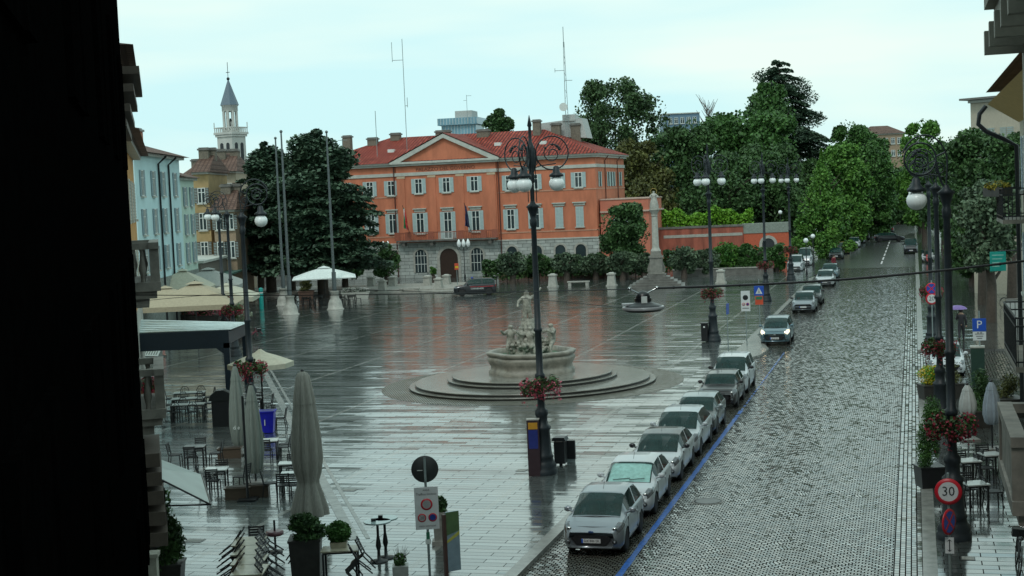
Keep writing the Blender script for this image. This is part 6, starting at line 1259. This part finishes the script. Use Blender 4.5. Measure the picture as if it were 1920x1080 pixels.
x, y, _ = g(503, 811); t_ = thing('tub', 'bright blue open tub standing on a table on the left terrace', 'tub', (x, y, 0)); q = MB(); q.taper(0, 0, .24, .24, .02, .92, 1.35); q.build('body', mat('bright_blue_plastic', (.012, .015, .42), .35), t_); q = MB(); q.box(-.36, .36, -.36, .36, .9, .95); q.box(-.3, .3, -.3, .3, .951, .955, 1); q.build('lid', [mat('bright_blue_plastic', (.012, .015, .42)), mat('blue_inside', (.01, .02, .2), .3)], t_); q = MB(); q.box(-.09, -.05, -.32, -.315, .35, .6); q.build('mark', white_p, t_)
x, y, _ = g(418, 798); t_ = thing('service_station', 'black hooded service station on the left terrace beside the canopy post', 'waiter station', (x, y, 0), .1); MB().box(-.42, .42, -.3, .3, 0, 1.15).build('cabinet', black_m, t_); q = MB(); q.prism([(-.55, 1.15), (.5, 1.15), (.42, 1.45), (.1, 1.62), (-.2, 1.6), (-.45, 1.4)], 'y', -.35, .35); q.build('hood', mat('black_cover', (.015, .018, .018), .25), t_)
# round side table with the rod, high tables
x, y, _ = g(517, 1035); t_ = thing('parasol_stand', 'small round reddish stand with an upright rod beside the tipped chairs', 'stand', (x, y, 0)); q = MB(); q.lathe([(.2, 0), (.2, .03), (.03, .05)], 16); q.cyl((0, 0, .03), (0, 0, .9), .03, 8); q.build('rod', black_m, t_); q = MB(); q.lathe([(.2, .47), (.25, .50), (.25, .57), (.2, .6)], 20); q.build('disc', mat('plum_vinyl', (.12, .05, .06), .35), t_)
for px, py, lb in [(711, 1053, 'nearer of two high round bar tables left of the zone sign'), (724, 1046, 'farther of two high round bar tables left of the zone sign')]:
    x, y, _ = g(px, py); t_ = thing('bar_table', lb, 'table', (x, y, 0)); q = MB(); q.lathe([(.24, 0), (.24, .03), (.05, .06), (.04, .3), (.075, .42), (.06, .55), (.035, .7), (.035, 1.06)], 14); q.build('column', black_m, t_); q = MB(); q.lathe([(.36, 1.06), (.37, 1.08), (.36, 1.1)], 24); q.build('tabletop', mat('wet_table', (.3, .38, .38), .08), t_)
    o = MB().box(-.06, .06, -.05, .05, 0, .07).build('napkin_box', black_m); o.location = (x-.1, y, 1.102); tag(o, 'small dark box on the '+lb.split(' of')[0]+' high bar table', 'box', 'small boxes on the bar tables')
# umbrellas: closed ones
def closed_umb(px, py, ptop, r, lb, m, xy=None, low=.75, word=None, tied=.42):
    x, y = xy or g(px, py)[:2]; zt = pd(ptop[0], ptop[1], y)[2]; t_ = thing('closed_umbrella', lb, 'umbrella', (x, y, 0), 0, 'closed terrace umbrellas')
    MB().cyl((0, 0, .05), (0, 0, zt), .035, 8).build('pole', black_m, t_); q = MB(); q.box(-.35, .35, -.35, .35, 0, .07); q.build('foot', stone_dk, t_)
    n = 48; f = lambda t: 1+.13*math.cos(8*t)+.07*math.cos(13*t+1)+.05*math.sin(21*t); H_ = zt-low
    zk = lambda k: low+H_*k
    q = MB(); q.lathe([(r*1.25, zk(0)), (r*1.2, zk(.05)), (r*.95, zk(tied*.6)), (r*.72, zk(tied-.02)), (r*.7, zk(tied)), (r*.88, zk(tied+.06)), (r*1.02, zk(.40)), (r*.96, zk(.55)), (r*.78, zk(.72)), (r*.58, zk(.86)), (r*.42, zk(.97)), (r*.3, zk(.995)), (.02, zk(1.0))] if tied < .3 else [(r*.55, zk(0)), (r*.8, zk(.06)), (r*1.0, zk(.25)), (r*.95, zk(.45)), (r*.72, zk(.7)), (r*.45, zk(.88)), (r*.22, zk(.98)), (.03, zk(1))], n, fn=f); q.build('canopy', m, t_)
    q = MB(); q.lathe([(r*.74, zk(.78)), (r*.66, zk(.84)), (r*.44, zk(.975)), (.03, zk(1.01))] if tied < .3 else [(r*.6, zk(.82)), (r*.48, zk(.88)), (r*.24, zk(.985)), (.02, zk(1.01))], n, fn=f); q.build('top_flap', m, t_); q = MB(); q.ball(0, 0, zt+.03, .06, n=8); q.build('finial', black_m, t_)
    if tied < .3: q = MB(); q.lathe([(r*.50, zk(tied)-.03), (r*.53, zk(tied)), (r*.50, zk(tied)+.03)], 24, fn=lambda t: 1+.05*math.cos(8*t)); q.build('strap', m, t_)
    if word: text(word, .22, white_p, t_, (0, -r*1.05, low+.75), (math.pi/2, 0, 0), 'lettering', .004)
    return t_
umb_g = mat('grey_green_canvas', (.16, .185, .165), .8, var=.18, stretch=(6, 6, .6), bump=.15); umb_t = mat('taupe_canvas', (.27, .26, .23), .8, var=.2, stretch=(6, 6, .5), bump=.15)
closed_umb(583, 1005, (577, 697), .40, 'tall taupe closed umbrella tied at its lower part, biggest on the left terrace', umb_t, low=.62, tied=.24)
closed_umb(449, 852, (444, 686), .30, 'grey-green closed umbrella with white lettering beside the lamp post', umb_g, low=.35, word='die')
closed_umb(480, 905, (466, 722), .30, 'grey-green closed umbrella just right of the lettered one', umb_g, low=.35)
# open cream umbrella
cream = mat('cream_canvas', (.42, .405, .32), .8, var=.12); beige = mat('beige_canvas', (.35, .30, .21), .8, var=.12)
def open_umb(x, y, ze, za, r, lb, m, n=8, vent=True, rz=.2, valance=.25, group='open umbrellas', sq=False):
    t_ = thing('open_umbrella', lb, 'umbrella', (x, y, 0), rz, group); k_ = 4 if sq else n; r = r*1.414 if sq else r
    q = MB(); q.T = Matrix.Rotation(math.pi/4 if sq else 0, 4, 'Z')
    vs = []; rings = [(r, ze-valance), (r, ze), (r*.55, ze+(za-ze)*.52), (.18, za)]
    q.lathe([(r*.995, ze-valance), (r, ze)], k_, sm=False); q.lathe([(r, ze), (r*.55, ze+(za-ze)*.50), (.12, za-.03)], k_, sm=False); q.build('canopy', m, t_)
    if vent: q = MB(); q.T = Matrix.Rotation(math.pi/4 if sq else 0, 4, 'Z'); q.lathe([(r*.2, za-.1), (.02, za+.1)], k_, sm=False); q.build('vent_cap', m, t_)
    q = MB(); q.cyl((0, 0, .05), (0, 0, za+.15), .04, 8)
    for k in range(k_ if not sq else 8):
        a = 2*math.pi*k/(k_ if not sq else 8)+(math.pi/4 if sq else 0); rr = r if not sq or k % 2 == 0 else r*.707; q.tube([(0, 0, za-.08), (rr*.97*math.cos(a), rr*.97*math.sin(a), ze-.03)], .018, 4); q.tube([(0, 0, ze-.25), (rr*.5*math.cos(a), rr*.5*math.sin(a), ze+(za-ze)*.45)], .014, 4)
    q.build('pole', black_m, t_); MB().box(-.35, .35, -.35, .35, 0, .08).build('foot', stone_dk, t_); return t_
x, y, _ = g(494, 778); open_umb(x, y, 2.42, 2.98, 1.52, 'open round cream umbrella on the left terrace', cream, valance=.22)
for px, Y, ze, za, w_, m, lb in [(366, 104, 2.85, 4.35, 3.2, beige, 'largest beige square umbrella over the flower-edged terrace'), (310, 108, 2.8, 3.9, 2.6, beige, 'beige umbrella left of the largest one, partly hidden'), (425, 112, 2.75, 3.7, 2.3, cream, 'pale umbrella at the right end of the beige ones'), (344, 121, 3.1, 4.6, 2.4, cream, 'white topped umbrella behind the largest beige one'), (392, 126, 3.0, 4.4, 3.0, mat('grey_canvas', (.30, .31, .29), .8), 'grey umbrella behind the beige ones')]:
    x, _, _ = pd(px, 550, Y); open_umb(x, Y, ze, za, w_, lb, m, sq=True, rz=.06, valance=.35)
x, _, _ = pd(608, 520, 134); open_umb(x, 134, 2.8, 3.75, 2.9, 'wide white square umbrella behind the flagpoles', mat('white_canvas', (.62, .66, .64), .7), sq=True, rz=.12, valance=.08)
# terrace furniture under the white umbrella and flower boxes under the beige ones
n_ = 0
for k, (px, py) in enumerate([(575, 573), (597, 570), (640, 571), (660, 569)]):
    x, y, _ = g(px, py); table_at(0, 0, ordn[k]+' small dark table from the left under the wide white umbrella', 0., 'tables under the white umbrella', xy=(x, y), w_=.7, d=.7, m=mat('dark_table_top', (.04, .045, .045)))
    for s in (-1, 1): chair_at(x+s*.65, y, -s*1.57, ('left' if s < 0 else 'right')+' chair of the '+ordn[k]+' table under the wide white umbrella', 'chairs under the white umbrella')
    chair_at(x, y-.6, 0, 'near chair of the '+ordn[k]+' table under the wide white umbrella', 'chairs under the white umbrella')
planter_plant(575, 563, 1.6, 1.1, .5, L_brown, 'brown planter with a shrub behind the dark tables, under the white umbrella', mat('brown_planter', (.10, .055, .04)), size=.1, hb=.9)
planter_plant(667, 561, 2.9, .5, .5, L_olive, 'white trough with pale flowers right of the white umbrella', mat('white_trough', (.42, .42, .38), .6), size=.08, d=.8, hb=.65, bl=leafmat('white_petals', (.3, .3, .28), (.6, .6, .58)))
for k, (px, py, w_, h, m, bl, lb) in enumerate([(300, 600, 3.0, 1.1, L_dark, redf, 'dark planter with red flowers at the left end of the beige umbrella terrace'), (345, 604, 3.2, .9, L_mid, redf, 'green planter with red flowers in the middle of the beige umbrella terrace'), (385, 606, 2.6, .8, L_dark, pinkf, 'planter with pink flowers under the right of the beige umbrella terrace'), (432, 612, 1.6, 1.0, L_mid, redf, 'red flowering planter at the right end of the beige umbrella terrace'), (459, 640, 1.1, 1.9, leafmat('pale_variegated', (.10, .14, .08), (.42, .46, .36)), None, 'tall pale variegated shrub beside the bicycle')]):
    planter_plant(px, py, w_, h, .55, m, lb, planter_dk, 1500, .085, bl, d=1.0, hb=.6)
for k, (px, py) in enumerate([(320, 592), (360, 590), (400, 592)]):
    x, y, _ = g(px, py); table_at(0, 0, ('left', 'middle', 'right')[k]+' table in the shade of the beige umbrellas', 0., 'tables under the beige umbrellas', xy=(x, y), w_=1.2, d=.8, m=wood_m)
    for s in (-1, 1): chair_at(x+s*.85, y, -s*1.57, ('left' if s < 0 else 'right')+' chair at the '+('left', 'middle', 'right')[k]+' table under the beige umbrellas', 'chairs under the beige umbrellas')
# navy steel canopy
x0_, _, z0_ = pd(262, 640, 73); x1_, _, _ = pd(429, 632, 73)
nv = thing('steel_canopy', 'navy steel terrace canopy with a wet sloping metal roof', 'canopy', (x1_, 73, 0), 0)
navy = mat('navy_steel', (.012, .022, .035), .35, var=.15); W_ = x1_-x0_+1.5
q = MB(); q.box(-W_, 0, 0, .12, 2.5, 3.40); q.box(-.12, 0, .12, 5.2, 2.7, 3.3); q.box(-W_, -.12, 5.1, 5.2, 2.7, 3.3); q.build('beam', navy, nv)
q = MB(); q.add([(-W_, .13, 3.44), (.1, .13, 3.42), (.1, 5.3, 3.34), (-W_, 5.3, 3.75)], [(0, 1, 2, 3)]); 
for k in range(7): yy = .2+k*.75; zl = 3.44+(3.75-3.44)*(yy-.13)/5.17; zr_ = 3.42-.08*(yy-.13)/5.17; q.tube([(-W_, yy, zl+.02), (.05, yy, zr_+.02)], .025, 4)
q.build('roof_sheet', mat('wet_zinc', (.72, .8, .8), .3, .8, var=.1), nv)
q = MB(); q.box(-.3, 0, 0, .2, 0, 2.75); q.prism([(-.3, 2.75), (-1.0, 2.75), (-.3, 2.2)], 'y', .02, .1); q.box(-.28, -.04, 5.0, 5.2, 0, 2.9); q.build('post', navy, nv)
# wall awning at the left
Zn, Zf = 33.6, 38.6
an = thing('wall_awning', 'grey sloping awning fixed to the left facade, its tip pointing into the square', 'awning', (0, 0, 0), 0)
an.location = LX(Zn, .1)+(0,); ox, oy = LX(Zn, .1)
tipn = Vector(pd(395, 946, 35.0)); tipf = Vector(pd(378, 890, 38.6)); wn = Vector(pd(248, 872, 34.6)); wf = Vector(pd(303, 862, 38.9))
cv = lambda v: (v.x-ox, v.y-oy, v.z); q = MB(); q.add([cv(wn), cv(tipn), cv(tipf), cv(wf), cv(wn-Vector((0, 0, .02))), cv(tipn-Vector((0, 0, .02))), cv(tipf-Vector((0, 0, .02))), cv(wf-Vector((0, 0, .02)))], [(0, 1, 2, 3), (7, 6, 5, 4), (0, 4, 5, 1), (1, 5, 6, 2), (2, 6, 7, 3), (3, 7, 4, 0)])
q.build('fabric', mat('pale_grey_awning', (.36, .42, .40), .35, var=.12, scale=1.2), an)
q = MB(); q.tube([cv(wn), cv(tipn)], .025, 6); wl = Vector(pd(262, 950, 35.0)); q.tube([cv(wl), cv(tipn)], .022, 6); q.tube([cv(tipn), cv(tipf)], .025, 6); wl2 = Vector(pd(262, 905, 35)); q.tube([cv(wl2), cv(wl2+(Vector(pd(300, 938, 35))-wl2))], .02, 6); q.build('frame', black_m, an)
# left edge plants and pillar
for px, py, w_, h, lb in [(262, 1010, 1.0, 1.6, 'dark leafy shrub in a planter against the left facade under the awning'), (290, 1050, 1.0, 1.5, 'leafy green shrub in a planter at the lower left corner'), (318, 1085, .8, 1.2, 'smaller dark shrub in a planter at the bottom left')]:
    planter_plant(px, py, w_, h, .6, L_dark if px != 290 else L_mid, lb, planter_dk, 2200, .075, hb=.4)
x, y, _ = pd(281, 1060, 30); t_ = thing('stone_pillar', 'cream square stone pillar at the bottom left corner', 'pillar', (x, 30, 0), .1); zt = pd(281, 1036, 30)[2]; MB().box(-.16, .16, -.16, .16, 0, zt-.08).build('shaft', mat('cream_pillar', (.36, .35, .29), .6, var=.2), t_); MB().box(-.2, .2, -.2, .2, zt-.08, zt).build('cap', mat('cream_pillar', (.36, .35, .29)), t_)
# menu boards
x, y, _ = g(303, 762); t_ = thing('menu_board', 'tilted white folding menu board beside the ornate tables', 'menu board', (x, y, 0), .9); q = MB(); q.T = Matrix.Rotation(-.35, 4, 'X'); q.box(-.4, .4, -.02, .02, .1, 1.3); q.build('panel', white_p, t_); q = MB(); q.tube([(-.35, .55, 0), (-.35, .45, 1.15)], .02, 5); q.tube([(.35, .55, 0), (.35, .45, 1.15)], .02, 5); q.build('support', black_m, t_)
x, y, _ = g(298, 685); t_ = thing('menu_board', 'tilted white menu board with lines of print below the navy canopy', 'menu board', (x-.3, y, 0), -.5); q = MB(); q.T = Matrix.Translation((0, 0, .9)) @ Matrix.Rotation(.9, 4, 'X'); q.box(-.55, .55, -.35, .35, -.02, .02)
for k in range(5): q.box(-.48+.2*k, -.36+.2*k, -.28, .28, .0205, .024, 1)
q.build('panel', [white_p, mat('print_grey', (.2, .22, .2), .5)], t_); q = MB(); q.tube([(0, 0, 0), (0, 0, .9)], .04, 6); q.build('support', mat('reddish_leg', (.25, .10, .07), .6), t_)
# bicycles
def bike(x, y, rz, lb, col, lean=.1):
    t_ = thing('bicycle', lb, 'bicycle', (x, y, 0), rz, 'parked bicycles'); t_.rotation_euler.x = lean
    for xx in (-.52, .52):
        q = MB(); q.tube([(xx+.33*math.cos(t), 0, .34+.33*math.sin(t)) for t in [2*math.pi*k/24 for k in range(25)]], .018, 6); wq = q.build('wheel', tyre_m, t_); q = MB()
        for k in range(10): t = math.pi*k/5; q.tube([(xx, 0, .34), (xx+.32*math.cos(t), 0, .34+.32*math.sin(t))], .003, 3)
        q.build('spokes', chrome, wq); q = MB(); q.tube([(xx+.37*math.cos(t), 0, .34+.37*math.sin(t)) for t in [math.pi*(.1+k*.08) for k in range(11)]], .02, 5); q.build('mudguard', col, t_)
    q = MB(); q.tube([(-.52, 0, .34), (-.12, 0, .32), (.4, 0, .78), (.36, 0, .92)], .018, 6); q.tube([(-.12, 0, .32), (-.2, 0, .8)], .018, 6); q.tube([(-.17, 0, .6), (.38, 0, .66)], .016, 6); q.tube([(-.52, 0, .34), (-.17, 0, .62)], .012, 5); q.tube([(.52, 0, .34), (.4, 0, .78)], .016, 6); q.build('frame', col, t_)
    q = MB(); q.ball(-.21, 0, .84, .14, .07, .04, 10); q.build('saddle', trimblk, t_); q = MB(); q.tube([(.3, -.28, .98), (.38, -.1, 1.0), (.38, .1, 1.0), (.3, .28, .98)], .014, 6); q.build('handlebar', chrome, t_)
    q = MB(); q.box(.5, .78, -.15, .15, .7, .9); q.build('basket', black_m, t_); return t_
x, y, _ = g(470, 640); bike(x, y, .35, 'pink-wheeled city bicycle parked by the pale shrub', mat('maroon_frame', (.25, .04, .07), .4))
x, y, _ = g(1900, 1070); bike(x+.1, y, 1.3, 'dark bicycle parked at the lower right edge', black_m)
x, y, _ = g(1893, 575); bike(x, y, .3, 'small dark bicycle standing far back on the right pavement', black_m)
# ---------------------------------------------------------------- right pavement
planter_plant(1743, 912, .8, 2.0, .56, L_mid, 'tall black planter with a dense green shrub at the right kerb', black_m, 7500, .04, d=.8, hb=.62)
planter_plant(1746, 748, 1.0, .8, .55, L_lime, 'kerb planter with yellow flowers before the parked white car', planter_dk, 1300, .06, yelf, hb=.6)
planter_plant(1785, 745, .9, .9, .5, L_brown, 'planter with brownish yellow plants between the right lamp posts', planter_dk, 1000, .06, hb=.6)
planter_plant(1836, 800, .9, 1.5, .5, L_dark, 'dark green shrub in a planter between the two small closed umbrellas', planter_dk, 2200, .06, hb=.6)
planter_plant(1890, 780, 1.2, .9, .5, L_brown, 'planter with brownish plants near the stone balcony', planter_dk, 1000, .07, hb=.7)
closed_umb(0, 0, (1812, 722), .3, 'pale closed umbrella left of the two on the right pavement', mat('pale_grey_canvas', (.34, .36, .35), .8), xy=pd(1815, 800, 52)[:2], low=.9)
closed_umb(0, 0, (1858, 716), .3, 'bluish closed umbrella right of the two on the right pavement', mat('blue_grey_canvas', (.22, .26, .30), .8), xy=pd(1860, 800, 50)[:2], low=.9)
for k, (px, py) in enumerate([(1815, 862), (1858, 850), (1828, 905)]):
    x, y = table_at(px, py, ordn[k]+' small table on the right pavement terrace', .1, 'tables on the right pavement', w_=.65, d=.65)
    for s in (-1, 1): chair_at(x+s*.55, y+.1, -s*1.57, ('left' if s < 0 else 'right')+' chair at the '+ordn[k]+' table on the right pavement', 'chairs on the right pavement')
    chair_at(x, y+.6, math.pi, 'chair behind the '+ordn[k]+' table on the right pavement', 'chairs on the right pavement')
x, y, _ = g(1836, 722); t_ = thing('dark_totem', 'dark square totem under the parking sign', 'totem', (x+.05, y+.3, 0), RZ); MB().box(-.3, .3, -.2, .2, 0, 1.7).build('case', mat('dark_green_metal', (.02, .045, .035), .35), t_); MB().box(-.32, .32, -.22, .22, 1.7, 1.78).build('cap', stone_lt, t_)
x, y, _ = g(1880, 610); t_ = thing('grey_cabinet', 'pale grey utility cabinet on the far right pavement', 'cabinet', (x+1.0, y, 0), RZ); MB().box(-.7, .7, -.3, .3, 0, 1.6).build('case', mat('pale_cabinet', (.3, .32, .31), .5), t_); MB().box(-.73, .73, -.33, .33, 1.6, 1.66).build('cap', stone_dk, t_)
for k, (px, py, col) in enumerate([(1733, 492, (.4, .4, .42)), (1741, 494, (.35, .03, .03)), (1751, 490, (.4, .42, .42))]):
    x, y, _ = g(px, py); t_ = thing('scooter', ('white scooter, leftmost of the three parked far along the right kerb', 'red scooter in the middle of the three parked far along the right kerb', 'pale scooter, rightmost of the three parked far along the right kerb')[k], 'scooter', (x, y, 0), math.pi/2, 'scooters parked along the right kerb'); m = mat('scooter_%d' % k, col, .3, coat=.5)
    q = MB(); q.ball(-.35, 0, .6, .42, .2, .2, 10); q.tube([(-.1, 0, .32), (.35, 0, .32), (.55, 0, .75), (.5, 0, 1.0)], [.14, .12, .15, .06], 8); q.build('body', m, t_)
    for xx in (-.6, .62): q = MB(); q.T = Matrix.Translation((xx, 0, .25)) @ Matrix.Rotation(math.pi/2, 4, 'X'); q.lathe([(.15, -.05), (.25, -.05), (.25, .05), (.15, .05)], 14); q.build('wheel', tyre_m, t_)
    MB().box(-.7, 0, -.13, .13, .78, .86).build('saddle', trimblk, t_); q = MB(); q.tube([(.5, -.3, 1.05), (.5, .3, 1.05)], .02, 5); q.build('handlebar', trimblk, t_); MB().box(.55, .6, -.15, .15, 1.0, 1.4).build('windscreen', carglass, t_)
